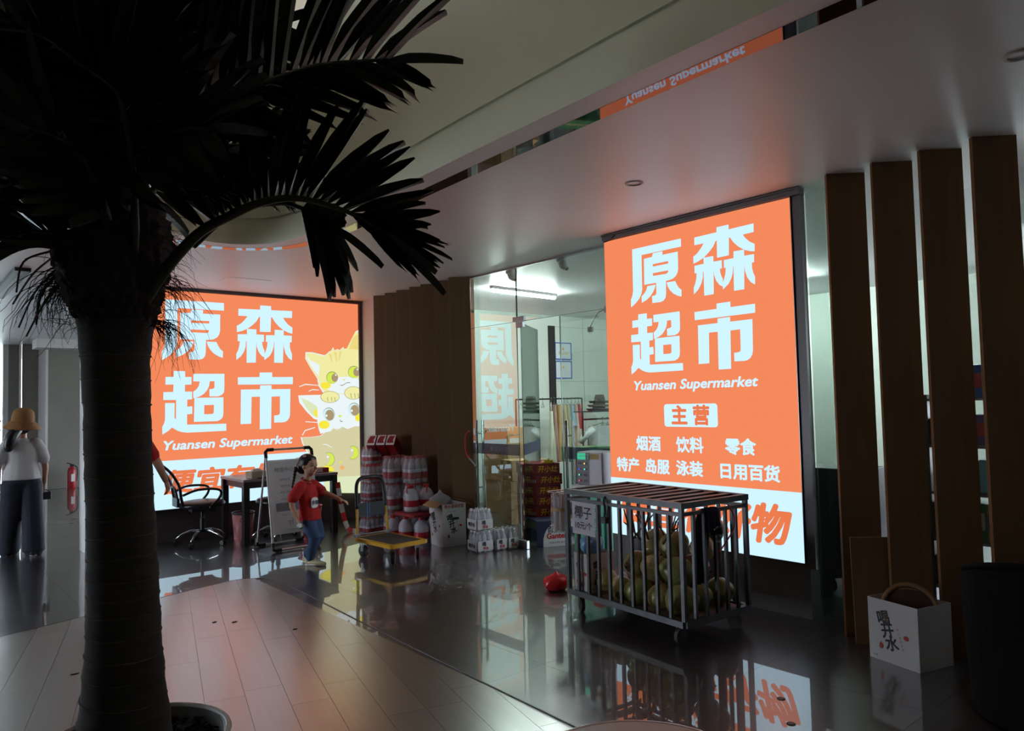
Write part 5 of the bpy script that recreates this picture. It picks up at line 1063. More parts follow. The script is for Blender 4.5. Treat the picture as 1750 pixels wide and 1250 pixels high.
fr = thing('jug_handle_mug', 'clear grey jug with a loop handle behind the girl on the desk', 'jug', (3.98, 8.80, 0.7455), -0.6); a = MB(); a.lathe([(0.05, 0), (0.06, 0.01), (0.058, 0.16), (0.062, 0.19)], 18); a.build('jug_body', mat('grey_clear', (190, 196, 196), 0.15, alpha=0.6), fr, smooth=True); a = MB(); a.tube(catmull([(0.055, 0, 0.17), (0.11, 0, 0.165), (0.115, 0, 0.10), (0.10, 0, 0.05), (0.058, 0, 0.04)], 4), 0.010, 8); a.build('jug_handle', mat('grey_clear2', (206, 210, 206), 0.2), fr, smooth=True)
# waste bin and bucket
def bin_(name, label, cat_, loc, col, rimcol, r0, r1, h, ringmark):
    t = thing(name, label, cat_, loc)
    a = MB(); a.lathe([(r0 * 0.98, 0.0), (r0, 0.004), (r1, h), (r1 - 0.006, h), (r0 - 0.006, 0.01), (0.001, 0.01)], 24, cap=True); a.build('shell', mat(name + '_shell', col, 0.35), t, smooth=True)
    a = MB(); a.tube([(r1 * math.cos(2 * PI * i / 24), r1 * math.sin(2 * PI * i / 24), h) for i in range(25)], 0.009, 8, cap=False); a.build('rim', mat(name + '_rim', rimcol, 0.4), t, smooth=True)
    if ringmark: a = MB(); a.tube([(r1 * 0.62 * 1.3 + 0.0, 0, 0)] * 2, 0.001, 4) if False else a.tube([(-(r1 + r0) / 2 * 0.72 - 0.002 + 0.0, -0.72 * (r1 + r0) / 2 * 0.98 + 0.0, 0)] * 2, 0.0001, 3)
    return t
bb1 = bin_('waste_bin', 'pink waste bin with a dark rim under the desk', 'bin', (3.34, 9.03, 0), (206, 130, 132), (44, 46, 66), 0.105, 0.13, 0.31, False)
a = MB(); an0 = math.radians(-110)
ring_ = []
for i in range(17):
    b_ = 2 * PI * i / 16; az = an0 + 0.035 * math.cos(b_) / 0.122; zz = 0.235 + 0.035 * math.sin(b_); rr = 0.105 + 0.025 * zz / 0.31 + 0.002; ring_.append((rr * math.cos(az), rr * math.sin(az), zz))
a.tube(ring_, 0.003, 5, cap=False); a.build('ring_mark', mat('dark_pink', (150, 80, 86), 0.4), bb1)
bin_('bucket', 'magenta bucket under the right end of the desk', 'bucket', (4.12, 8.86, 0), (214, 28, 84), (226, 60, 110), 0.115, 0.145, 0.32, False)
# desk cable
a = MB(); a.tube(catmull([(3.58, 8.53, 0.70), (3.56, 8.52, 0.55), (3.54, 8.50, 0.40), (3.56, 8.50, 0.25), (3.60, 8.52, 0.004)], 5), 0.006, 6); tag(a.build('desk_cable', M_white), 'pale cable hanging from the front of the desk', 'cable')
# red and white barrier tape from the desk end
bt = thing('barrier_tape', 'red and white barrier tape hanging from the desk end to the water stack', 'tape', (0, 0, 0)); P_ = catmull([(4.33, 8.52, 0.62), (4.345, 8.50, 0.45), (4.365, 8.46, 0.25), (4.40, 8.40, 0.06), (4.47, 8.30, 0.02)], 6)
for k in range(len(P_) - 1):
    a = MB(); a.bar(P_[k], P_[k + 1], 0.06, 0.002, ref=Vector((0.65, 0.76, 0))); a.build('tape_stripe', M_redpl if (k // 3) % 2 == 0 else M_wprint, bt)
# swivel chairs
M_mesh = mat('chair_mesh', (40, 44, 56), 0.7, alpha=0.35); M_leather = mat('black_leather', (24, 26, 30), 0.35, var=0.1); M_frame = mat('chair_frame', (20, 21, 26), 0.4)
def swivel_chair(label, loc, rz):
    t = thing('swivel_chair', label, 'chair', loc, rz, 'swivel chairs at the desk')   # faces local +x
    for k in range(5):
        an = 2 * PI * k / 5 + 0.3; c, s = math.cos(an), math.sin(an)
        a = MB(); a.tube([(0.02 * c, 0.02 * s, 0.155), (0.12 * c, 0.12 * s, 0.16), (0.22 * c, 0.22 * s, 0.125), (0.29 * c, 0.29 * s, 0.075)], [0.016, 0.015, 0.013, 0.011], 8); a.build('base_leg', M_steel, t, smooth=True)
        a = MB(); p0 = Vector((0.29 * c, 0.29 * s, 0.028)); d_ = Vector((-s, c, 0)) * 0.022; a.tube([p0 - d_, p0 - d_ * 0.25], 0.027, 12); a.tube([p0 + d_ * 0.25, p0 + d_], 0.027, 12); a.build('caster', M_black, t)
    a = MB(); a.tube([(0, 0, 0.14), (0, 0, 0.30)], 0.028, 12); a.tube([(0, 0, 0.30), (0, 0, 0.40)], 0.018, 12); a.build('gas_lift', M_frame, t)
    a = MB(); a.bb(-0.13, 0.13, -0.09, 0.09, 0.385, 0.425); a.tube([(0.02, -0.08, 0.40), (-0.04, -0.22, 0.35), (-0.07, -0.26, 0.33)], 0.008, 6); a.build('tilt_mechanism', M_frame, t)
    a = MB(); pr = [(0.20, 0.425), (0.245, 0.44), (0.25, 0.47), (0.23, 0.495), (0.15, 0.508), (0.001, 0.505)]; a.lathe(pr, 28, cap=True, sx=1.02, sy=1.0); a.build('seat', M_leather, t, smooth=True)
    back = catmull([(-0.24, 0, 0.47), (-0.27, 0, 0.58), (-0.30, 0, 0.72), (-0.38, 0, 0.86), (-0.47, 0, 0.95)], 5)
    for s in (-1, 1):
        a = MB(); a.tube([(p.x, s * (0.14 + 0.07 * min(1, i / 8)), p.z) for i, p in enumerate(back)], [0.016] * len(back), 8); a.build('back_post', M_frame, t, smooth=True)
    a = MB(); a.tube([(back[-1].x, -0.21, back[-1].z), (back[-1].x - 0.012, -0.1, back[-1].z + 0.012), (back[-1].x - 0.015, 0, back[-1].z + 0.016), (back[-1].x - 0.012, 0.1, back[-1].z + 0.012), (back[-1].x, 0.21, back[-1].z)], 0.014, 8); a.build('top_rail', M_frame, t, smooth=True)
    a = MB(); n = 7
    for i, p in enumerate(back):
        hw = 0.14 + 0.07 * min(1, i / 8)
        for j in range(n): u = 2 * j / (n - 1) - 1; a.v.append(Vector((p.x - 0.02 * (1 - u * u), u * hw, p.z)))
    for i in range(len(back) - 1):
        for j in range(n - 1): a.f.append((i * n + j, i * n + j + 1, (i + 1) * n + j + 1, (i + 1) * n + j)); a.mi.append(0)
    a.build('mesh_back', M_mesh, t, smooth=True)
    a = MB(); a.tube(catmull([(-0.29, -0.1, 0.56), (-0.31, -0.09, 0.66), (-0.32, 0, 0.69), (-0.31, 0.09, 0.66), (-0.29, 0.1, 0.56)], 4), 0.012, 8); a.bb(-0.30, -0.27, -0.12, 0.12, 0.46, 0.56); a.build('lumbar_support', M_frame, t)
    for s in (-1, 1):
        a = MB(); a.tube(catmull([(-0.26, s * 0.22, 0.60), (-0.12, s * 0.27, 0.655), (0.06, s * 0.275, 0.655), (0.14, s * 0.27, 0.62), (0.12, s * 0.265, 0.54), (0.02, s * 0.24, 0.44)], 5), 0.019, 8, r2=0.014); a.build('armrest', M_frame, t, smooth=True)
    return t
swivel_chair('black mesh back swivel chair facing the desk left of the signboard', (2.86, 9.03, 0), math.radians(-4))
st2 = swivel_chair('chrome based swivel stool tucked behind the white signboard', (3.60, 8.62, 0), math.radians(80))
for o in [o for o in st2.children if o.name.split('.')[0] in ('back_post', 'top_rail', 'mesh_back', 'lumbar_support', 'armrest')]: bpy.data.objects.remove(o)
st2.name = 'swivel_stool'; st2['category'] = 'stool'; del st2['group']
# A-frame signboard
ab = thing('a_frame_signboard', 'white folding signboard with black corners in front of the desk', 'signboard', (3.505, 7.87, 0))
M_abw = mat('signboard_paper', (204, 200, 204), 0.5); M_silver = mat('signboard_tube', (200, 202, 204), 0.3, metal=0.4)
bw, bh_, lean = 0.27, 1.10, 0.20
def bp(u, h, o=0.0): return Vector((u, lean * h / bh_ + o, h))
for s in (-1, 1):
    a = MB(); a.tube([bp(s * bw, 0.06), bp(s * bw, bh_ - 0.05)], 0.013, 8); a.build('front_tube', M_silver, ab)
    a = MB(); a.tube([Vector((s * bw, lean * 2 + 0.05 - (lean + 0.05) * k_, 0.06 + (bh_ - 0.12) * k_)) for k_ in (0, 1)], 0.012, 8); a.build('rear_tube', M_silver, ab)
    for (p, q_) in ((bp(s * bw, bh_ - 0.09), (-s * 0.08, 0, 0)), (bp(s * bw, 0.0), (-s * 0.08, 0, 0)), (Vector((s * bw, lean * 2 + 0.05, 0.0)), (-s * 0.08, 0, 0))):
        top = p.z > 0.5; a = MB()
        pts_ = [p, p + Vector((0, 0.018 if top else 0, 0.065 if top else 0.0)), p + Vector((-s * 0.025, 0.02 if top else 0, 0.09 if top else 0.0)), p + Vector((-s * 0.09, 0.02 if top else 0, 0.09 if top else 0.0))] if top else [p + Vector((0, 0.02, 0.10)), p + Vector((0, 0.005, 0.035)), p + Vector((-s * 0.025, 0, 0.022)), p + Vector((-s * 0.09, 0, 0.022))]
        a.tube(pts_, 0.020, 8); a.build('corner_cap', M_black, ab)
for (y_, z_) in ((lean, bh_), (0, 0.022), (lean * 2 + 0.05, 0.022)):
    a = MB(); a.tube([(-bw + 0.08, y_, z_), (bw - 0.08, y_, z_)], 0.012, 8); a.build('cross_tube', M_silver, ab)
a = MB(); a.flat([[(-bw + 0.018, 0.20), (bw - 0.018, 0.20), (bw - 0.018, 0.965), (-bw + 0.018, 0.965)]], (0, -0.004, 0), (1, 0, 0), Vector((0, lean / bh_, 1))); o = a.build('poster', M_abw, ab); o.modifiers.new('thick', 'SOLIDIFY').thickness = 0.006
a = MB(); a.bar(bp(-bw + 0.01, 0.975, -0.006), bp(bw - 0.01, 0.975, -0.006), 0.012, 0.02); a.bar(bp(-bw + 0.01, 0.195, -0.006), bp(bw - 0.01, 0.195, -0.006), 0.012, 0.02); a.bar(bp(-bw + 0.012, 0.195, -0.006), bp(-bw + 0.012, 0.975, -0.006), 0.012, 0.012); a.bar(bp(bw - 0.012, 0.195, -0.006), bp(bw - 0.012, 0.975, -0.006), 0.012, 0.012); a.build('poster_frame', M_silver, ab)
SL = Vector((0, lean / bh_, 1)).normalized(); M_gtext = mat('grey_lettering', (120, 118, 122), 0.6)
for s_, sz, h in (('租借中心', 0.055, 0.855), ('租借电话', 0.03, 0.755), ('租借流程', 0.03, 0.685), ('费用 押金', 0.03, 0.615)): text(s_, sz, bp(-0.08, h, -0.009), (1, 0, 0), SL, M_gtext, ab, name='lettering')
text('租借须知 请爱护公共物品', 0.02, bp(-0.03, 0.545, -0.009), (1, 0, 0), SL, M_gtext, ab); text('联系方式', 0.02, bp(-0.1, 0.38, -0.009), (1, 0, 0), SL, M_gtext, ab); text('本中心保留最终解释权', 0.018, bp(-0.03, 0.215, -0.009), (1, 0, 0), SL, M_gtext, ab)
a = MB(); a.flat([[(-0.2, 0.425), (0.21, 0.425), (0.21, 0.515), (-0.2, 0.515)]], (0, -0.0088, 0), (1, 0, 0), Vector((0, lean / bh_, 1))); a.build('photo_print', mat('photo_slate', (112, 116, 150), 0.5), ab)
for i in range(5): a = MB(); a.flat([[(-0.195 + 0.03 * i, 0.43), (-0.175 + 0.03 * i, 0.43), (-0.115 + 0.02 * i, 0.51), (-0.135 + 0.02 * i, 0.51)]], (0, -0.0098, 0), (1, 0, 0), Vector((0, lean / bh_, 1))); a.build('photo_slat', M_grey, ab)
for i, (u, v, w_, h_) in enumerate(((-0.08, 0.31, 0.05, 0.006), (-0.03, 0.27, 0.006, 0.08), (0.0, 0.33, 0.06, 0.006), (-0.06, 0.27, 0.006, 0.05), (0.03, 0.25, 0.05, 0.006), (0.05, 0.28, 0.006, 0.08))): a = MB(); a.flat([[(u, v), (u + w_, v), (u + w_, v + h_), (u, v + h_)]], (0, -0.0088, 0), (1, 0, 0), Vector((0, lean / bh_, 1))); a.build('plan_line', M_gtext, ab)
# fire extinguisher by the far wall
fe = thing('fire_extinguisher', 'red fire extinguisher standing at the far grey wall', 'extinguisher', (2.98, 17.6, 0)); a = MB(); a.lathe([(0.075, 0), (0.08, 0.01), (0.08, 0.36), (0.06, 0.42), (0.025, 0.45)], 16); a.build('cylinder', mat('extinguisher_red', (150, 26, 30), 0.4), fe, smooth=True); a = MB(); a.bb(-0.03, 0.03, -0.02, 0.02, 0.45, 0.50); a.bar((0, 0, 0.5), (-0.09, 0, 0.53), 0.02); a.build('valve', M_black, fe); a = MB(); a.tube(catmull([(0.03, 0, 0.48), (0.11, 0, 0.40), (0.10, 0, 0.15)], 5), 0.012, 6); a.build('hose', M_black, fe); a = MB(); a.rect((0, -0.0812, 0), (1, 0, 0), (0, 0, 1), -0.02, 0.04, 0.15, 0.3); a.build('label', M_wprint, fe)

# ================================================================ right foreground: armchair, stool in the carton; bottom edge: table
M_wick = mat('brown_wicker', (120, 88, 56), 0.7, bump=0.3, bscale=120)
so_ = thing('drum_stool', 'brown wicker drum stool pushed on its side into the white carton', 'stool', (4.63, 1.90, 0.285), 0.0)
zax = Vector((-0.80, -0.40, 0.45)).normalized(); so_.rotation_euler = zax.to_track_quat('Z', 'Y').to_euler()
a = MB(); a.lathe([(0.13, -0.07), (0.148, -0.05), (0.15, 0.0), (0.146, 0.045)], 30, cap=True); a.build('drum', M_wick, so_, smooth=True)
a = MB(); a.tube([(0.142 * math.cos(2 * PI * i / 30), 0.142 * math.sin(2 * PI * i / 30), 0.05) for i in range(31)], 0.014, 8, cap=False); a.build('rim', M_wick, so_, smooth=True)
a = MB(); a.lathe([(0.135, 0.047), (0.001, 0.046)], 30, cap=False); a.build('sunken_top', mat('dark_wicker', (60, 43, 30), 0.8, bump=0.3, bscale=120), so_)
a = MB(); a.tube([(-0.05, 0.112, 0.049), (0, 0.118, 0.05), (0.05, 0.112, 0.049)], 0.004, 6); a.build('hand_slot', M_wick, so_)
M_chair = mat('black_woven', (13, 13, 14), 0.8, bump=0.25, bscale=160, spec=0.12); M_cush = mat('dark_cushion', (16, 16, 18), 0.8, spec=0.1)
ac = thing('tub_armchair', 'black woven tub armchair at the right edge', 'armchair', (4.30, 1.10, 0), math.radians(10))
a = MB(); n = 40; R0, R1 = 0.37, 0.315
def ch_h(an): return 0.60 + 0.17 * (0.5 - 0.5 * math.cos(an)) ** 1.5     # higher towards the back
sweep = [math.radians(38 + 284 * i / n) for i in range(n + 1)]
prof_n = 6
for an in sweep:
    H = ch_h(an); c, s = math.cos(an), math.sin(an)
    for (r, z) in ((R0 * 0.96, 0.012), (R0, 0.30), (R0 + 0.012, H - 0.02), (R0 - 0.02, H), (R1, H - 0.015), (R1, 0.33), (R1, 0.012)): a.v.append(Vector((c * r, s * r, z)))
k = 7
for i in range(n):
    for j in range(k): a.f.append((i * k + j, (i + 1) * k + j, (i + 1) * k + (j + 1) % k, i * k + (j + 1) % k)); a.mi.append(0)
a.f.append(tuple(range(k))); a.mi.append(0); a.f.append(tuple(n * k + j for j in range(k))[::-1]); a.mi.append(0)
a.build('woven_shell', M_chair, ac, smooth=False)
a = MB(); a.tube([(math.cos(an) * (R0 - 0.005), math.sin(an) * (R0 - 0.005), ch_h(an) + 0.004) for an in sweep], 0.016, 8); a.build('rolled_rim', M_chair, ac, smooth=True)
a = MB(); a.lathe([(0.29, 0.30), (0.305, 0.33), (0.30, 0.41), (0.27, 0.43), (0.001, 0.43)], 28); a.build('seat_cushion', M_cush, ac, smooth=True)
a = MB(); a.prism(rrect(0.44, 0.44, 0.1), 0.02, 0.299); a.build('seat_base', M_chair, ac)
tbl = thing('cafe_table', 'pinkish rounded cafe table top with a silver rim at the bottom edge', 'table', (1.103, 1.018, 0), 0.0)
a = MB(); a.prism(rrect(0.90, 0.70, 0.253, 10), 0.722, 0.748); a.build('table_top', mat('table_laminate', (190, 160, 156), 0.35, var=0.06), tbl)
a = MB(); rr_ = rrect(0.90, 0.70, 0.253, 10); a.tube([(p[0], p[1], 0.735) for p in rr_ + rr_[:1]], 0.015, 8, cap=False); a.build('silver_rim', M_steel, tbl, smooth=True)
a = MB(); a.tube([(0, 0, 0.02), (0, 0, 0.721)], 0.035, 14); a.build('column', M_black, tbl); a = MB(); a.lathe([(0.24, 0.004), (0.24, 0.016), (0.04, 0.03)], 24); a.build('foot_plate', M_black, tbl)
for (px_, py_, lb_) in ((1335, 1195, 'upper small round metal cap set in the floor before the sign'), (1352, 1238, 'lower small round metal cap set in the floor before the sign')):
    p = on_floor(px_, py_); a = MB(); a.lathe([(0.022, 0.0005), (0.020, 0.003), (0.012, 0.0035), (0.001, 0.003)], 18, c=(p.x, p.y, 0), cap=False); tag(a.build('metal_floor_stud', M_dark_metal, smooth=True), lb_, 'floor stud', 'floor caps before the sign')
q = random.Random(11)
M_litter = mat('litter', (190, 186, 176), 0.7); M_litter_d = mat('dark_litter', (60, 48, 40), 0.8)
for i, (px_, py_, lb_) in enumerate(((887, 1149, 'long pale reflection coloured paper strip on the stone floor'), (785, 1005, 'white paper scrap on the stone floor near the trolley'), (505, 1077, 'small dry leaf scrap on the planks'), (367, 1065, 'dark crumb on the planks left of the leaf'), (400, 1065, 'dark crumb on the planks beside the leaf'), (128, 1154, 'brown scrap on the planks left of the palm'))):
    if i == 0: continue
    p = on_floor(px_, py_); a = MB(); z0 = 0.0045 if i > 1 else 0.0005; n_ = 6
    a.prism([(p.x + q.uniform(0.6, 1.2) * 0.02 * math.cos(2 * PI * j / n_) * (1.6 if i == 1 else 1), p.y + q.uniform(0.6, 1.2) * 0.010 * math.sin(2 * PI * j / n_)) for j in range(n_)], z0, z0 + 0.004); tag(a.build('floor_scrap', M_litter if i == 1 else M_litter_d), lb_, 'scrap', 'scraps on the floor')
# ================================================================ palm in a planter, close to the camera
PD = 2.5                                   # distance of the trunk from the lens
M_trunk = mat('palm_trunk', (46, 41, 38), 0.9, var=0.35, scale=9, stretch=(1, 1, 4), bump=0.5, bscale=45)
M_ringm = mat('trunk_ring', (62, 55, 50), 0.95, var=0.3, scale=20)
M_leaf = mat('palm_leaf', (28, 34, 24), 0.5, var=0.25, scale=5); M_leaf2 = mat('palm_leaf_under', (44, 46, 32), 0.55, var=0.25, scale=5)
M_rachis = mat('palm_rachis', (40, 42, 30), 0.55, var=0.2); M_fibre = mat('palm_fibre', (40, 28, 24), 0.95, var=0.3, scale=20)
base = at_depth(213, 1250, PD); base_xy = Vector((base.x, base.y, 0))
palm = thing('palm_tree', 'tall dark palm with ringed trunk in front at the left', 'palm', (base_xy.x, base_xy.y, 0))
def PLt(px, py, d=PD): return at_depth(px, py, d) - base_xy      # palm-local point
def trunk_pt(py):
    k = [(540, 199, 62), (575, 198, 56), (620, 198, 53), (700, 201, 51.5), (800, 203, 51.5), (900, 208, 52.5), (1000, 211, 55), (1100, 212, 58.5), (1180, 212, 65), (1250, 213, 73.5), (1400, 214, 82), (1450, 214, 84)]
    for (a, xa, ra), (b, xb, rb) in zip(k, k[1:]):
        if a <= py <= b: t = (py - a) / (b - a); return xa + (xb - xa) * t, ra + (rb - ra) * t
    return k[-1][1:]
pth = []; rad = []
for py in list(range(540, 1450, 14)):
    x, r = trunk_pt(py); p = PLt(x, py); pth.append(p); rad.append(r / F * PD * (1 + 0.018 * ((py // 14) % 3 == 0) + 0.012 * math.sin(py * 0.37)))
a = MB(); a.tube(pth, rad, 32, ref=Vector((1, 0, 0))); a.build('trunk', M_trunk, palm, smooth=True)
q = random.Random(17)
for py in (610, 650, 690, 735, 775, 815, 850, 885, 915, 950, 985, 1015, 1045, 1080, 1115, 1150, 1190, 1225):
    x, r = trunk_pt(py); p = PLt(x, py); rr = r / F * PD * 1.005; tlt = q.uniform(-0.1, 0.1); a = MB()
    a.tube([(p.x + rr * math.cos(2 * PI * i / 28), p.y + rr * math.sin(2 * PI * i / 28), p.z + tlt * rr * math.cos(2 * PI * i / 28 + 1) + q.uniform(-0.002, 0.002)) for i in range(28)] + [(p.x + rr, p.y, p.z + tlt * rr * math.cos(1))], 0.0032, 6, cap=False); a.build('leaf_scar', M_ringm, palm)
# crown shaft: overlapping leaf bases wrapped in fibre
crown = [(560, 199, 58), (540, 199, 63), (515, 198, 72), (490, 196, 80), (465, 194, 88), (440, 195, 92), (415, 197, 90), (385, 200, 84), (350, 205, 70), (320, 208, 50)]
a = MB(); a.tube([PLt(x, y) for y, x, r in crown], [r / F * PD for y, x, r in crown], 26, ref=Vector((1, 0, 0))); o = a.build('fibre_sheath', M_fibre, palm, smooth=True)
md = o.modifiers.new('sub', 'SUBSURF'); md.levels = 2; md.render_levels = 2
tx = bpy.data.textures.new('fibre_noise', 'CLOUDS'); tx.noise_scale = 0.018; dm = o.modifiers.new('rough', 'DISPLACE'); dm.texture = tx; dm.strength = 0.055; dm.mid_level = 0.5
# frizzy fibres
def strands(name, n, root, spread, length, droop, seed, r=0.0011, side=None):
    qq = random.Random(seed); a = MB()
    for i in range(n):
        rp = root(qq); d = Vector((qq.gauss(0, 1), qq.gauss(0, 1), qq.gauss(0, 0.5))) * spread
        if side is not None: d += side
        d.normalize(); L_ = length * qq.uniform(0.4, 1.2); P = [rp]; v = d.copy()
        for k in range(7):
            v = (v + Vector((qq.gauss(0, 0.28), qq.gauss(0, 0.28), qq.gauss(0, 0.2) - droop))).normalized(); P.append(P[-1] + v * (L_ / 7))
        a.tube(P, [r * (1 - 0.1 * k) for k in range(8)], 4, cap=False)
    o = a.build(name, M_fibre, palm); o['kind'] = 'stuff'; return o
RIGHT = Vector((R3[0][0], R3[1][0], R3[2][0])); UPV = Vector((0, 0, 1))
def ring_root(y0, y1, rr):
    def f_(qq):
        y = qq.uniform(y0, y1); an = qq.uniform(0, 2 * PI); c = PLt(197, y); r = rr / F * PD; return c + Vector((math.cos(an) * r, math.sin(an) * r, 0))
    return f_
strands('loose_fibre', 420, ring_root(380, 560, 74), 1.0, 0.13, 0.22, 1, r=0.0013)
strands('loose_fibre', 60, lambda qq: PLt(qq.uniform(258, 285), qq.uniform(545, 560), PD - 0.03), 0.35, 0.20, 0.45, 2, side=RIGHT * 1.1)
strands('loose_fibre', 70, lambda qq: PLt(qq.uniform(95, 125), qq.uniform(455, 500), PD - 0.03), 0.35, 0.24, 0.45, 3, side=-RIGHT * 1.0, r=0.0016)
strands('loose_fibre', 40, lambda qq: PLt(qq.uniform(275, 300), qq.uniform(470, 500), PD - 0.02), 0.4, 0.18, 0.4, 4, side=RIGHT * 0.9)
strands('loose_fibre', 60, lambda qq: PLt(qq.uniform(240, 300), qq.uniform(370, 460), PD + 0.05), 0.9, 0.16, 0.15, 6, side=RIGHT * 0.3)
# torn sheath tatters on the left
for i, (x0, y0, x1, y1, x2, y2, w) in enumerate(((90, 440, 55, 470, 22, 520, 0.022), (100, 455, 60, 500, 32, 560, 0.020), (112, 475, 75, 520, 45, 575, 0.022), (85, 430, 40, 448, 28, 500, 0.016), (120, 490, 96, 490, 60, 545, 0.018), (95, 470, 70, 505, 62, 555, 0.016))):
    a = MB(); P = catmull([PLt(x0, y0, PD - 0.02), PLt(x1, y1, PD - 0.06), PLt(x2, y2, PD - 0.05)], 5); a.tube(P, [w * (1 - 0.085 * k) for k in range(len(P))], 6, r2=0.003); a.build('sheath_tatter', M_fibre, palm)
# leaflet blade meshes (unit length along +x, folded along the midrib, notched tip)
def blade_mesh(name, m, curve, notch):
    a = MB(); n = 7
    for i in range(n + 1):
        t = i / n; w = 0.5 * min(1.0, 0.16 + 3.4 * t) * (1 - 0.55 * max(0, t - 0.55) / 0.45) * (1.0 if t < 0.97 else 0.35); z = -curve * t * t
        a.v += [Vector((t - (0.05 if (notch and i == n) else 0), -w, z + 0.10 * w)), Vector((t, 0, z - 0.06)), Vector((t - (0.10 if (notch and i == n) else 0), w, z + 0.10 * w))]
    for i in range(n):
        b = i * 3; a.f += [(b, b + 3, b + 4, b + 1), (b + 1, b + 4, b + 5, b + 2)]; a.mi += [0, 0]
    return a.mesh(name, m, False)
BL = [blade_mesh('leaflet', M_leaf, 0.06, False), blade_mesh('leaflet', M_leaf, 0.16, True), blade_mesh('leaflet', M_leaf2, 0.10, True)]
def put_blade(me, parent, root, d, nrm, L, w, join=None):
    x = d.normalized(); y = nrm.cross(x)
    if y.length < 1e-4: y = Vector((0, 0, 1)).cross(x)
    y.normalize(); z = x.cross(y)
    M = Matrix(((x.x * L, y.x * w, z.x * L, root.x), (x.y * L, y.y * w, z.y * L, root.y), (x.z * L, y.z * w, z.z * L, root.z), (0, 0, 0, 1)))
    if join is None:
        o = bpy.data.objects.new('leaflet', me); COL.objects.link(o); o.parent = parent; o.matrix_local = M
    else:
        b = len(join.v)
        for v in me.vertices: join.v.append(M @ v.co)
        for p in me.polygons: join.f.append(tuple(i + b for i in p.vertices)); join.mi.append(0)
def frond(pts, up, n, Lu, Ld, au, ad, start=0.25, r0=0.016, single=True, seed=0, wid=0.036, tip=True, mi=(0, 1), droop=0.15, end=1.0):
    """pts: (px, py, depth) control points of the rachis; up = screen direction (dx, dy, dz-depth) of the upper row of leaflets;
       Lu/Ld leaflet lengths, au/ad angles from the rachis (base, tip) in degrees"""
    qq = random.Random(seed); P = catmull([PLt(*p) for p in pts], 8); k = len(P)
    rs = [r0 * (1 - 0.8 * i / (k - 1)) + 0.0015 for i in range(k)]
    a = MB(); a.tube(P, rs, 8); fr = a.build('frond', M_rachis, palm, smooth=True)
    fwd = Vector((-R3[0][2], -R3[1][2], -R3[2][2])); UPc = Vector((R3[0][1], R3[1][1], R3[2][1]))
    S = (RIGHT * up[0] - UPc * up[1] + fwd * up[2]).normalized(); join = None if single else MB()
    for i in range(n):
        f_ = start + (end - start) * (i + 0.5) / n; idx = f_ * (k - 1); j = min(k - 2, int(idx)); p = P[j].lerp(P[j + 1], idx - j); T = (P[j + 1] - P[j]).normalized()
        Sp = (S - T * S.dot(T)).normalized(); N = T.cross(Sp).normalized()
        u = (f_ - start) / (end - start); env = 0.55 + 0.45 * math.sin(PI * min(1, u * 0.9 + 0.12))
        for sgn, L0, (a0, a1) in ((1, Lu, au), (-1, Ld, ad)):
            if L0 <= 0: continue
            an = math.radians(a0 + (a1 - a0) * u + qq.uniform(-5, 5)); d = T * math.cos(an) + Sp * (sgn * math.sin(an)) + N * qq.uniform(-0.14, 0.14) - UPV * droop * (0.5 if sgn > 0 else 1.0)
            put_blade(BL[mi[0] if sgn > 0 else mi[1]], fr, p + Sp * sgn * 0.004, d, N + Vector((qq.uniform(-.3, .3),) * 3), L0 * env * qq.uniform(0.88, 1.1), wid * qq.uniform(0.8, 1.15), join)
    if tip: put_blade(BL[0], fr, P[-1], P[-1] - P[-3], Vector((0, 0, 1)), 0.24, wid * 0.8, join)
    if join is not None:
        o = join.build('leaflets', M_leaf, fr); o['kind'] = 'stuff'
    return fr
# the frond reaching to the upper right
frond([(222, 330, 2.5), (236, 225, 2.48), (300, 180, 2.45), (400, 160, 2.42), (502, 124, 2.40), (566, 109, 2.38), (664, 102, 2.36)], (0.15, -1, 0.15), 24, 0.52, 0.36, (98, 44), (40, 24), start=0.22, seed=1, wid=0.038, droop=0.05)
# the arching frond at mid height
frond([(238, 535, 2.48), (262, 490, 2.46), (300, 440, 2.44), (345, 395, 2.42), (400, 366, 2.40), (438, 349, 2.39), (477, 340, 2.38), (515, 340, 2.37), (554, 349, 2.36), (600, 365, 2.35), (643, 390, 2.34)], (0.1, -1, 0.1), 24, 0.37, 0.0, (108, 34), (0, 0), start=0.30, r0=0.02, seed=2, wid=0.040, droop=0.0)
frond([(600, 365, 2.35), (622, 376, 2.345), (645, 391, 2.34), (668, 410, 2.34)], (0.3, -1, 0), 9, 0.26, 0.22, (14, 10), (16, 12), start=0.0, r0=0.006, seed=3, wid=0.020, droop=0.05)
# shorter frond hanging below it
frond([(330, 420, 2.62), (400, 362, 2.60), (477, 347, 2.58), (515, 356, 2.56), (543, 368, 2.55), (566, 383, 2.54)], (0.2, 1, 0.0), 12, 0.31, 0.10, (58, 26), (40, 30), start=0.60, r0=0.012, seed=4, wid=0.036, droop=0.06)
# the bare curved rachis towards the camera, and its leaflets to the left
frond([(226, 470, 2.42), (232, 400, 2.36), (229, 320, 2.30), (222, 250, 2.25), (205, 170, 2.2), (180, 140, 2.18), (130, 105, 2.15), (70, 62, 2.12), (0, 50, 2.1)], (-0.75, 0.55, 0.4), 26, 0.46, 0.40, (70, 35), (70, 40), start=0.34, r0=0.010, seed=5, wid=0.040)
# steep frond to the upper right behind
frond([(215, 400, 2.52), (225, 250, 2.55), (255, 150, 2.58), (310, 105, 2.60), (380, 72, 2.62), (470, 40, 2.64)], (0.1, -1, 0), 24, 0.42, 0.34, (70, 35), (60, 35), start=0.25, seed=6, wid=0.040)
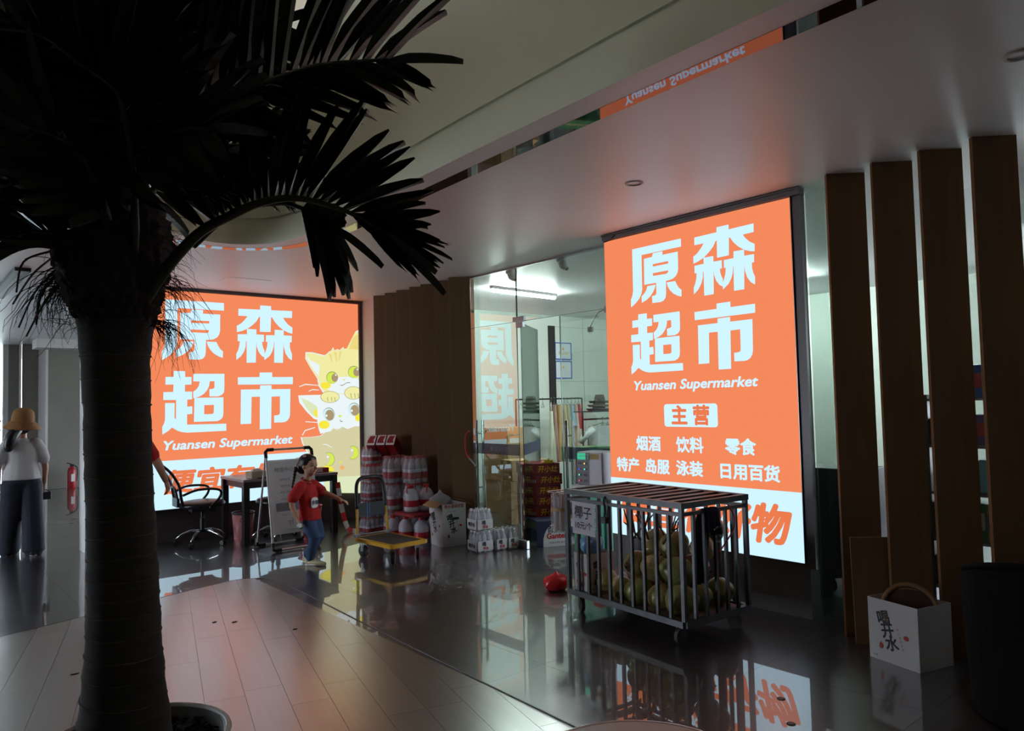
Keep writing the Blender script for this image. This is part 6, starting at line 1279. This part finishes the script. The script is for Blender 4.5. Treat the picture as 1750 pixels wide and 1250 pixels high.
# left fronds
frond([(185, 450, 2.5), (150, 370, 2.45), (100, 320, 2.4), (40, 310, 2.36), (-30, 340, 2.33)], (0.1, -1, 0), 20, 0.36, 0.36, (65, 35), (50, 25), start=0.2, seed=7, wid=0.042)
frond([(175, 480, 2.46), (140, 430, 2.42), (95, 402, 2.4), (40, 400, 2.38), (-40, 420, 2.36)], (0.1, -1, 0), 14, 0.24, 0.24, (45, 25), (30, 15), start=0.3, seed=8, wid=0.030)
SOL = [([(190, 420, 2.5), (150, 270, 2.46), (90, 180, 2.42), (0, 140, 2.38), (-70, 150, 2.36)], (0.2, -1, 0.1), 22, 0.42, 0.42), ([(200, 400, 2.5), (192, 220, 2.48), (188, 60, 2.46), (186, -80, 2.45)], (1, 0, 0.2), 22, 0.36, 0.36),
       ([(196, 400, 2.5), (170, 220, 2.5), (120, 90, 2.5), (40, -10, 2.5)], (0.6, -0.6, 0.2), 13, 0.34, 0.34), ([(208, 400, 2.54), (240, 240, 2.6), (290, 120, 2.66), (360, -20, 2.72)], (0.8, 0.5, 0.2), 22, 0.44, 0.40),
       ([(206, 420, 2.6), (250, 340, 2.75), (320, 270, 2.9), (400, 250, 3.0), (470, 270, 3.1)], (0.1, -1, 0.2), 20, 0.38, 0.36), ([(195, 430, 2.4), (170, 330, 2.3), (120, 250, 2.22), (50, 220, 2.15)], (0.2, -1, 0.2), 20, 0.36, 0.36),
       ([(202, 420, 2.42), (230, 300, 2.32), (290, 230, 2.24), (350, 220, 2.18)], (0.2, -1, 0.2), 18, 0.34, 0.32), ([(200, 420, 2.62), (160, 320, 2.75), (90, 270, 2.85), (10, 270, 2.95)], (0.2, -1, 0.2), 20, 0.40, 0.40),
       ([(198, 410, 2.55), (150, 200, 2.62), (70, 80, 2.7), (-30, 10, 2.75)], (0.4, -0.9, 0.2), 13, 0.40, 0.40), ([(203, 410, 2.55), (215, 200, 2.62), (260, 60, 2.7), (300, -60, 2.75)], (0.9, 0.4, 0.2), 20, 0.44, 0.40)]
for i, (pts, up_, n_, Lu, Ld) in enumerate(SOL): frond(pts, up_, n_, Lu, Ld, (68, 35), (68, 35), start=0.2, single=False, seed=20 + i, wid=0.046)
# cut petiole stubs round the crown
for i, (x0, y0, x1, y1) in enumerate(((240, 470, 288, 395), (255, 480, 300, 420), (235, 460, 262, 370), (150, 470, 105, 400), (170, 460, 140, 360))):
    a = MB(); a.tube([PLt(x0, y0, PD), PLt((x0 + x1) / 2 - 2, (y0 + y1) / 2, PD + 0.03), PLt(x1, y1, PD + 0.05)], [0.022, 0.016, 0.011], 8); a.build('petiole_stub', M_fibre, palm, smooth=True)
# planter with dark bark mulch
po = thing('planter_pot', 'large dark round planter with a pale rim around the palm foot', 'planter', (base_xy.x + 0.03, base_xy.y - 0.02, 0))
PR = 0.30; PH = 0.46
a = MB(); a.lathe([(PR * 0.72, 0.0), (PR * 0.80, 0.02), (PR * 0.96, PH * 0.8), (PR, PH), (PR - 0.02, PH), (PR - 0.03, PH - 0.05)], 40); a.build('pot', mat('dark_pot', (40, 40, 42), 0.4), po, smooth=True)
a = MB(); a.tube([((PR - 0.008) * math.cos(2 * PI * i / 48), (PR - 0.008) * math.sin(2 * PI * i / 48), PH) for i in range(49)], 0.011, 8, cap=False); a.build('pot_rim', mat('pale_pot_rim', (168, 166, 164), 0.4), po, smooth=True)
a = MB(); n = 0
qq = random.Random(5)
for i in range(500):
    r_ = (PR - 0.035) * math.sqrt(qq.random()); an = qq.uniform(0, 6.28); a.box((r_ * math.cos(an), r_ * math.sin(an), PH - 0.045 + qq.uniform(0, 0.02)), (qq.uniform(0.01, 0.03), qq.uniform(0.008, 0.02), qq.uniform(0.005, 0.012)), Matrix.Rotation(qq.uniform(0, 3), 3, 'Z') @ Matrix.Rotation(qq.uniform(-.5, .5), 3, 'X'))
o = a.build('bark_mulch', mat('bark_mulch', (44, 38, 34), 0.95, var=0.3), po); o['kind'] = 'stuff'
# ================================================================ people: lofted limbs fused into one surface each
def fuse(o, vox, smooth_it=6):
    r = o.modifiers.new('fuse', 'REMESH'); r.mode = 'VOXEL'; r.voxel_size = vox; r.use_smooth_shade = True
    s = o.modifiers.new('smooth', 'SMOOTH'); s.factor = 0.5; s.iterations = smooth_it; return o
def limb(a, pts, rx, ry=None, ref=Vector((1, 0, 0)), n=14, hem=False):
    """tapered limb with rounded ends"""
    P = [Vector(p) for p in pts]; ry = ry or rx; a.tube(P, list(rx), n, ref=ref, r2=list(ry)); (None if hem else a.ball(P[0], min(rx[0], ry[0]) * 0.9, 10, 7)); a.ball(P[-1], min(rx[-1], ry[-1]) * 0.9, 10, 7)
def hand(a, wrist, d, palm_n, s=1.0, curl=0.5, mirror=1):
    """palm and five separate unequal fingers; d = direction of the hand, palm_n = palm normal"""
    w = Vector(wrist); d = Vector(d).normalized(); nrm = Vector(palm_n); nrm = (nrm - d * nrm.dot(d)).normalized(); side = d.cross(nrm) * mirror
    limb(a, [w, w + d * 0.035 * s, w + d * 0.085 * s], [0.020 * s, 0.034 * s, 0.036 * s], [0.015 * s, 0.014 * s, 0.012 * s], ref=nrm)
    for k, (off, L) in enumerate(((-0.027, 0.062), (-0.009, 0.076), (0.010, 0.072), (0.028, 0.056))):
        p = w + d * 0.085 * s + side * off * s; v = d.copy(); P = [p]
        for seg in range(3): v = (v * math.cos(curl * 0.55) + nrm * math.sin(curl * 0.55)).normalized(); nrm2 = nrm; P.append(P[-1] + v * L * s / 3)
        a.tube(P, [0.0092 * s, 0.0088 * s, 0.008 * s, 0.0065 * s], 8); a.ball(P[-1], 0.0066 * s, 8, 5)
    t0 = w + d * 0.025 * s - side * 0.026 * s; t1 = t0 + (d * 0.7 - side * 0.7 + nrm * 0.3).normalized() * 0.035 * s; t2 = t1 + (d * 0.9 - side * 0.15 + nrm * 0.4).normalized() * 0.032 * s
    a.tube([t0, t1, t2], [0.012 * s, 0.0105 * s, 0.008 * s], 8); a.ball(t2, 0.008 * s, 8, 5)
SK = mat('skin_warm', (196, 148, 122), 0.55, var=0.06, sub=0.08); SK2 = mat('skin_tan', (176, 128, 104), 0.55, var=0.06, sub=0.08)
M_hair = mat('black_hair', (20, 17, 17), 0.4, var=0.3, scale=40, stretch=(1, 1, 0.2)); M_redtee = mat('red_tee', (176, 26, 26), 0.8, var=0.06, scale=6, bump=0.1, bscale=12); M_jean = mat('blue_jeans', (58, 78, 112), 0.85, var=0.2, scale=9, bump=0.15, bscale=30); M_djean = mat('dark_jeans', (34, 38, 50), 0.85, var=0.2, scale=7, bump=0.2, bscale=14)
M_whitetee = mat('white_tee', (186, 184, 184), 0.85, var=0.04, scale=5, bump=0.15, bscale=10); M_shoe = mat('cream_shoe', (206, 196, 160), 0.7, var=0.1); M_eye = mat('dark_eye', (24, 18, 16), 0.2); M_lip = mat('lip', (168, 92, 84), 0.5)
def head(a, c, s, yaw=0.0):
    """skull, jaw, nose, ears, brow ridge; faces local +x turned by yaw"""
    c = Vector(c); Rz = Matrix.Rotation(yaw, 3, 'Z')
    def P(x, y, z): return c + Rz @ Vector((x, y, z)) * s
    a.ball(P(-0.008, 0, 0.022), (0.092 * s, 0.076 * s, 0.090 * s), 16, 12, Rz); a.ball(P(0.018, 0, -0.030), (0.064 * s, 0.060 * s, 0.076 * s), 16, 12, Rz); a.ball(P(0.040, 0, -0.072), (0.032 * s, 0.034 * s, 0.028 * s), 12, 8, Rz)
    a.tube([P(0.074, 0, 0.012), P(0.088, 0, -0.012), P(0.094, 0, -0.026)], [0.008 * s, 0.011 * s, 0.013 * s], 8); a.ball(P(0.094, 0, -0.026), 0.0125 * s, 8, 6)
    for sg in (-1, 1): a.ball(P(-0.005, sg * 0.076, -0.008), (0.018 * s, 0.008 * s, 0.026 * s), 10, 7, Rz); a.ball(P(0.052, sg * 0.034, -0.028), (0.026 * s, 0.022 * s, 0.024 * s), 10, 7, Rz)
    return P
def face(parent, P, s):
    for sg in (-1, 1):
        e = MB(); e.ball(P(0.076, sg * 0.030, 0.006), (0.006 * s, 0.011 * s, 0.006 * s), 10, 6); e.build('eye', M_eye, parent, smooth=True)
        e = MB(); e.tube([P(0.078, sg * 0.016, 0.024), P(0.078, sg * 0.032, 0.029), P(0.070, sg * 0.046, 0.024)], 0.003 * s, 5); e.build('eyebrow', M_hair, parent)
    e = MB(); e.tube([P(0.070, -0.022, -0.054), P(0.080, -0.008, -0.052), P(0.081, 0.008, -0.052), P(0.070, 0.022, -0.054)], [0.003 * s, 0.0055 * s, 0.0055 * s, 0.003 * s], 6); e.build('mouth', M_lip, parent, smooth=True)
def shoe(parent, heel, toe_dir, s, m, pitch=0.0):
    d = Vector(toe_dir).normalized(); h = Vector(heel); a = MB(); up_ = Vector((0, 0, 1))
    P = [h + up_ * 0.03 * s, h + d * 0.05 * s + up_ * 0.032 * s, h + d * 0.11 * s + up_ * 0.030 * s, h + d * 0.17 * s + up_ * 0.026 * s, h + d * 0.20 * s + up_ * 0.022 * s]
    a.tube(P, [0.030 * s, 0.036 * s, 0.038 * s, 0.036 * s, 0.024 * s], 14, r2=[0.026 * s, 0.028 * s, 0.026 * s, 0.021 * s, 0.014 * s]); a.ball(P[0], (0.03 * s,) * 3, 10, 7); a.ball(P[-1], 0.019 * s, 10, 6); a.tube([h + up_ * 0.03 * s, h + up_ * 0.075 * s + d * 0.005], [0.032 * s, 0.030 * s], 12)
    o = a.build('shoe', m, parent); fuse(o, 0.006 * s, 3)
    so2 = MB(); so2.tube([h + up_ * 0.010 * s - d * 0.02 * s, h + up_ * 0.010 * s + d * 0.10 * s, h + up_ * 0.010 * s + d * 0.205 * s], [0.030 * s, 0.040 * s, 0.026 * s], 12, r2=0.010 * s); so2.build('sole', M_wprint, o, smooth=True)
    la = MB()
    for k in range(3): c = h + d * (0.08 + 0.03 * k) * s + up_ * (0.058 - 0.004 * k) * s; sd_ = d.cross(up_); la.tube([c - sd_ * 0.02 * s, c + up_ * 0.003, c + sd_ * 0.02 * s], 0.0035 * s, 5)
    la.build('laces', M_wprint, o)
# ---- girl walking past the signboard (local +x is forward, +y her left)
gp = on_floor(523, 964); girl = thing('person', 'girl in a red t-shirt and jeans walking past the white signboard', 'person', (gp.x, gp.y, 0), math.radians(-58))
b = MB()
P_ = head(b, (0.045, 0, 0.975), 0.98, -0.15)
limb(b, [(0.02, 0, 0.80), (0.03, 0, 0.86), (0.035, 0, 0.91)], [0.042, 0.038, 0.04])
limb(b, [(0.045, 0, 0.47), (0.035, 0, 0.58), (0.02, 0, 0.70), (0.015, 0, 0.785)], [0.098, 0.085, 0.105, 0.085], [0.07, 0.064, 0.07, 0.05])
# left arm (far side of the body from the lens is her left): reaching forward
limb(b, [(0.02, 0.105, 0.775), (0.10, 0.14, 0.70), (0.22, 0.155, 0.655), (0.30, 0.155, 0.625)], [0.040, 0.033, 0.027, 0.020]); hand(b, (0.30, 0.155, 0.625), (0.93, 0.0, -0.3), (0.3, 0, -0.95), 0.72, 0.5, 1)
limb(b, [(0.01, -0.11, 0.775), (-0.045, -0.165, 0.66), (-0.035, -0.175, 0.585), (0.015, -0.165, 0.475)], [0.040, 0.034, 0.029, 0.021]); hand(b, (0.015, -0.165, 0.475), (0.45, -0.1, -0.9), (0.8, 0.5, 0.3), 0.72, 1.1, -1)
for sg, kx, fx, fz in ((1, 0.12, -0.02, 0.07), (-1, 0.14, 0.075, 0.06)): limb(b, [(0.05, sg * 0.05, 0.46), (kx, sg * 0.055, 0.275), (fx, sg * 0.05, fz)], [0.072, 0.052, 0.034])
body = b.build('body', SK, girl); fuse(body, 0.0065, 5)
face(girl, P_, 0.98)
h_ = MB(); h_.ball((0.022, 0.004, 1.010), (0.098, 0.086, 0.088), 18, 12); h_.ball((-0.03, 0, 0.965), (0.058, 0.078, 0.075), 16, 10); h_.tube([(0.085, -0.045, 1.045), (0.10, -0.0, 1.058), (0.085, 0.045, 1.045)], 0.018, 8); ho = h_.build('hair', M_hair, girl); fuse(ho, 0.007, 4)
for sg in (-1,):
    pig = MB()
    for k in range(7): pig.ball((-0.060 - 0.004 * k, sg * (0.072 + 0.004 * k), 0.955 - 0.030 * k), (0.022 - 0.0015 * k, 0.020 - 0.0015 * k, 0.019), 8, 6)
    pig.build('braid', M_hair, girl, smooth=True); hb = MB(); hb.ball((0.03, -0.055, 1.075), (0.02, 0.012, 0.012), 8, 6); hb.build('hair_clip', mat('pink_clip', (220, 150, 160), 0.5), girl, smooth=True)
t_ = MB(); limb(t_, [(0.055, 0, 0.435), (0.05, 0, 0.50), (0.038, 0, 0.60), (0.025, 0, 0.70), (0.016, 0, 0.785)], [0.126, 0.120, 0.112, 0.116, 0.085], [0.102, 0.096, 0.088, 0.082, 0.06], hem=True)
limb(t_, [(0.02, 0.08, 0.785), (0.055, 0.12, 0.745), (0.10, 0.142, 0.70)], [0.056, 0.056, 0.058]); limb(t_, [(0.01, -0.085, 0.785), (-0.02, -0.13, 0.72), (-0.04, -0.16, 0.665)], [0.056, 0.056, 0.058])
to = t_.build('t_shirt', M_redtee, girl); fuse(to, 0.0075, 5)
nk = MB(); nk.tube([(0.018 + 0.052 * math.cos(2 * PI * i / 18), 0.056 * math.sin(2 * PI * i / 18), 0.838 - 0.016 * math.cos(2 * PI * i / 18)) for i in range(19)], 0.007, 6, cap=False); nk.build('neckline', M_redtee, girl, smooth=True)
em = MB()
U_ = Vector((0.30, 0.954, 0)); N_ = Vector((0.954, -0.30, 0)); O_ = Vector((0.052, -0.012, 0.0)) + N_ * 0.083
em = MB(); em.flat([rrect(0.085, 0.105, 0.03, 4, 0, 0.615)], O_, U_, (0, 0, 1)); eo = em.build('shirt_emblem', M_wprint, girl); eo.modifiers.new('thick', 'SOLIDIFY').thickness = 0.004
text('幸福', 0.045, O_ + N_ * 0.004 + Vector((0, 0, 0.60)), U_, (0, 0, 1), mat('navy_print', (40, 44, 90), 0.6), girl, bold=0.001)
j_ = MB(); limb(j_, [(0.05, 0, 0.47), (0.05, 0, 0.42)], [0.105, 0.10], [0.078, 0.075])
for sg, kx, fx, fz in ((1, 0.12, -0.015, 0.085), (-1, 0.14, 0.08, 0.075)): limb(j_, [(0.05, sg * 0.05, 0.44), (0.09, sg * 0.055, 0.36), (kx, sg * 0.055, 0.275), ((kx + fx) / 2, sg * 0.052, 0.175), (fx, sg * 0.05, fz)], [0.080, 0.070, 0.060, 0.052, 0.047])
jo = j_.build('jeans', M_jean, girl); fuse(jo, 0.0075, 4)
shoe(girl, (-0.045, 0.05, 0.0), (0.98, -0.1, 0), 0.92, M_shoe); shoe(girl, (0.055, -0.05, 0.0), (1, 0.05, 0), 0.92, M_shoe)
hc = girl.matrix_basis @ Vector((0.055, -0.185, 0.385)); pc_ = thing('toy_packet', 'small white and green packet in the hand of the girl', 'packet', tuple(hc), 0.3); a = MB(); a.ball((0, 0, 0.02), (0.035, 0.016, 0.028), 12, 8); a.build('packet_body', M_wprint, pc_, smooth=True); a = MB(); a.ball((0.012, 0, 0.004), (0.03, 0.0165, 0.014), 12, 6); a.build('green_end', M_grn, pc_, smooth=True)
# ---- woman in a straw hat walking away at the far left
wp = on_floor(36, 950); woman = thing('person', 'woman in a straw hat, white top and wide jeans walking away at far left', 'person', (wp.x, wp.y, 0), math.radians(84))
b = MB(); Pw = head(b, (0.0, 0.0, 1.455), 1.08, 0.15); limb(b, [(-0.01, 0, 1.26), (0, 0, 1.32), (0, 0, 1.38)], [0.05, 0.045, 0.048])
limb(b, [(0, 0, 0.86), (0, 0, 1.0), (0, 0, 1.14), (-0.01, 0, 1.25)], [0.15, 0.115, 0.14, 0.10], [0.10, 0.085, 0.09, 0.06])
for sg in (-1, 1):
    limb(b, [(-0.01, sg * 0.155, 1.235), (-0.02, sg * 0.205, 1.08), (0.0, sg * 0.22, 0.95), (0.05, sg * 0.215, 0.78)], [0.048, 0.040, 0.033, 0.024]); hand(b, (0.05, sg * 0.215, 0.78), (0.25, 0, -0.95), (0, -sg, 0.0), 0.95, 0.6, sg)
    limb(b, [(0, sg * 0.08, 0.84), (0.03 * sg, sg * 0.10, 0.46), (0.09 * sg, sg * 0.112, 0.07)], [0.085, 0.06, 0.04])
wb_ = b.build('body', SK2, woman); fuse(wb_, 0.009, 5); face(woman, Pw, 1.08)
t_ = MB(); limb(t_, [(0, 0, 0.835), (0, 0, 0.92), (0, 0, 1.02), (0, 0, 1.15), (-0.01, 0, 1.245)], [0.188, 0.176, 0.152, 0.162, 0.115], [0.142, 0.132, 0.115, 0.112, 0.075], hem=True)
for sg in (-1, 1): limb(t_, [(-0.01, sg * 0.125, 1.235), (-0.02, sg * 0.18, 1.15), (-0.02, sg * 0.21, 1.045)], [0.070, 0.064, 0.060])
fuse(t_.build('white_top', M_whitetee, woman), 0.010, 6)
t_ = MB(); limb(t_, [(0, 0, 0.90), (0, 0, 0.80)], [0.172, 0.175], [0.115, 0.12])
for sg, fx in ((1, 0.10), (-1, -0.08)): limb(t_, [(0, sg * 0.085, 0.80), (fx * 0.3, sg * 0.10, 0.5), (fx * 0.7, sg * 0.11, 0.25), (fx, sg * 0.115, 0.045)], [0.112, 0.105, 0.108, 0.112], [0.11, 0.095, 0.095, 0.10])
fuse(t_.build('wide_jeans', M_djean, woman), 0.011, 6)
h_ = MB(); h_.ball((-0.035, 0, 1.44), (0.085, 0.095, 0.105), 16, 10); h_.tube(catmull([(-0.09, 0.04, 1.40), (-0.13, 0.09, 1.33), (-0.135, 0.12, 1.23), (-0.12, 0.12, 1.15)], 4), [0.05, 0.055, 0.058, 0.06, 0.062, 0.064, 0.064, 0.062, 0.06, 0.055, 0.045, 0.035, 0.015], 12); fuse(h_.build('long_hair', M_hair, woman), 0.009, 3)
hat = thing('straw_hat', 'brown straw bucket hat worn by the woman at far left', 'hat', (wp.x, wp.y, 1.405), math.radians(84)); hat.rotation_euler = (math.radians(4), math.radians(-8), math.radians(84))
M_straw = mat('brown_straw', (132, 90, 50), 0.85, var=0.12, scale=30, stretch=(1, 1, 6), bump=0.4, bscale=120)
a = MB(); a.lathe([(0.113, 0.075), (0.110, 0.13), (0.098, 0.185), (0.07, 0.215), (0.03, 0.226), (0.001, 0.228)], 32, cap=False); a.build('crown', M_straw, hat, smooth=True)
a = MB(); a.lathe([(0.112, 0.080), (0.150, 0.045), (0.182, 0.005), (0.180, 0.0), (0.148, 0.038), (0.110, 0.072)], 32, cap=False); a.build('brim', M_straw, hat, smooth=True)
for sg, fx in ((1, 0.08), (-1, -0.11)): shoe(woman, (fx - 0.03, sg * 0.11, 0.0), (1, 0, 0), 1.15, M_black)
hb_ = thing('hand_bag', 'small black bag in the right hand of the woman in the hat', 'bag', tuple(woman.matrix_basis @ Vector((0.09, -0.225, 0.585)))); a = MB(); a.bb(-0.06, 0.06, -0.025, 0.025, 0, 0.09); a.build('bag_body', M_black, hb_, bevel=0.012); a = MB(); a.tube(catmull([(-0.04, 0, 0.088), (0, 0, 0.115), (0.04, 0, 0.088)], 4), 0.005, 6); a.build('bag_strap', M_black, hb_)
# ---- adult in a red shirt mostly behind the palm trunk, facing the signs
mp = on_floor(209, 970); man = thing('person', 'person in a red shirt standing behind the palm trunk, one arm showing', 'person', (mp.x, mp.y, 0), math.radians(62))
b = MB(); Pm = head(b, (0.01, 0, 1.52), 1.15, 0.0); limb(b, [(0, 0, 1.32), (0, 0, 1.38), (0.005, 0, 1.45)], [0.062, 0.058, 0.06])
limb(b, [(0, 0, 0.86), (0, 0, 1.0), (0, 0, 1.17), (0, 0, 1.29)], [0.15, 0.14, 0.17, 0.12], [0.105, 0.1, 0.11, 0.07])
for sg in (-1, 1):
    limb(b, [(0, sg * 0.185, 1.285), (-0.02, sg * 0.27 - 0.015, 1.12), (-0.01, sg * 0.32 - 0.025, 1.0), (0.05, sg * 0.36 - 0.035, 0.84)], [0.056, 0.048, 0.042, 0.028]); hand(b, (0.05, sg * 0.36 - 0.035, 0.84), (0.2, sg * 0.22, -0.95), (0.3, -sg, -0.1), 1.08, 0.95, sg)
    limb(b, [(0, sg * 0.085, 0.86), (0.01, sg * 0.095, 0.47), (0, sg * 0.10, 0.08)], [0.10, 0.068, 0.044])
fuse(b.build('body', SK2, man), 0.008, 5); face(man, Pm, 1.15)
t_ = MB(); limb(t_, [(0, 0, 0.86), (0, 0, 0.95), (0, 0, 1.1), (0, 0, 1.2), (0, 0, 1.295)], [0.178, 0.172, 0.178, 0.186, 0.13], [0.13, 0.128, 0.13, 0.128, 0.08])
for sg in (-1, 1): limb(t_, [(0, sg * 0.15, 1.29), (-0.01, sg * 0.225, 1.21), (-0.02, sg * 0.29, 1.10)], [0.076, 0.072, 0.072])
fuse(t_.build('red_shirt', M_redtee, man), 0.010, 5)
t_ = MB(); limb(t_, [(0, 0, 0.90), (0, 0, 0.82)], [0.16, 0.158], [0.115, 0.118])
for sg in (-1, 1): limb(t_, [(0, sg * 0.08, 0.82), (0.01, sg * 0.092, 0.47), (0, sg * 0.098, 0.08)], [0.108, 0.085, 0.072])
fuse(t_.build('dark_trousers', M_djean, man), 0.010, 4)
h_ = MB(); h_.ball((-0.012, 0, 1.565), (0.112, 0.098, 0.092), 16, 10); fuse(h_.build('short_hair', M_hair, man), 0.009, 3)
for sg in (-1, 1): shoe(man, (-0.05, sg * 0.10, 0), (1, 0.1 * sg, 0), 1.25, M_black)
flush_texts()
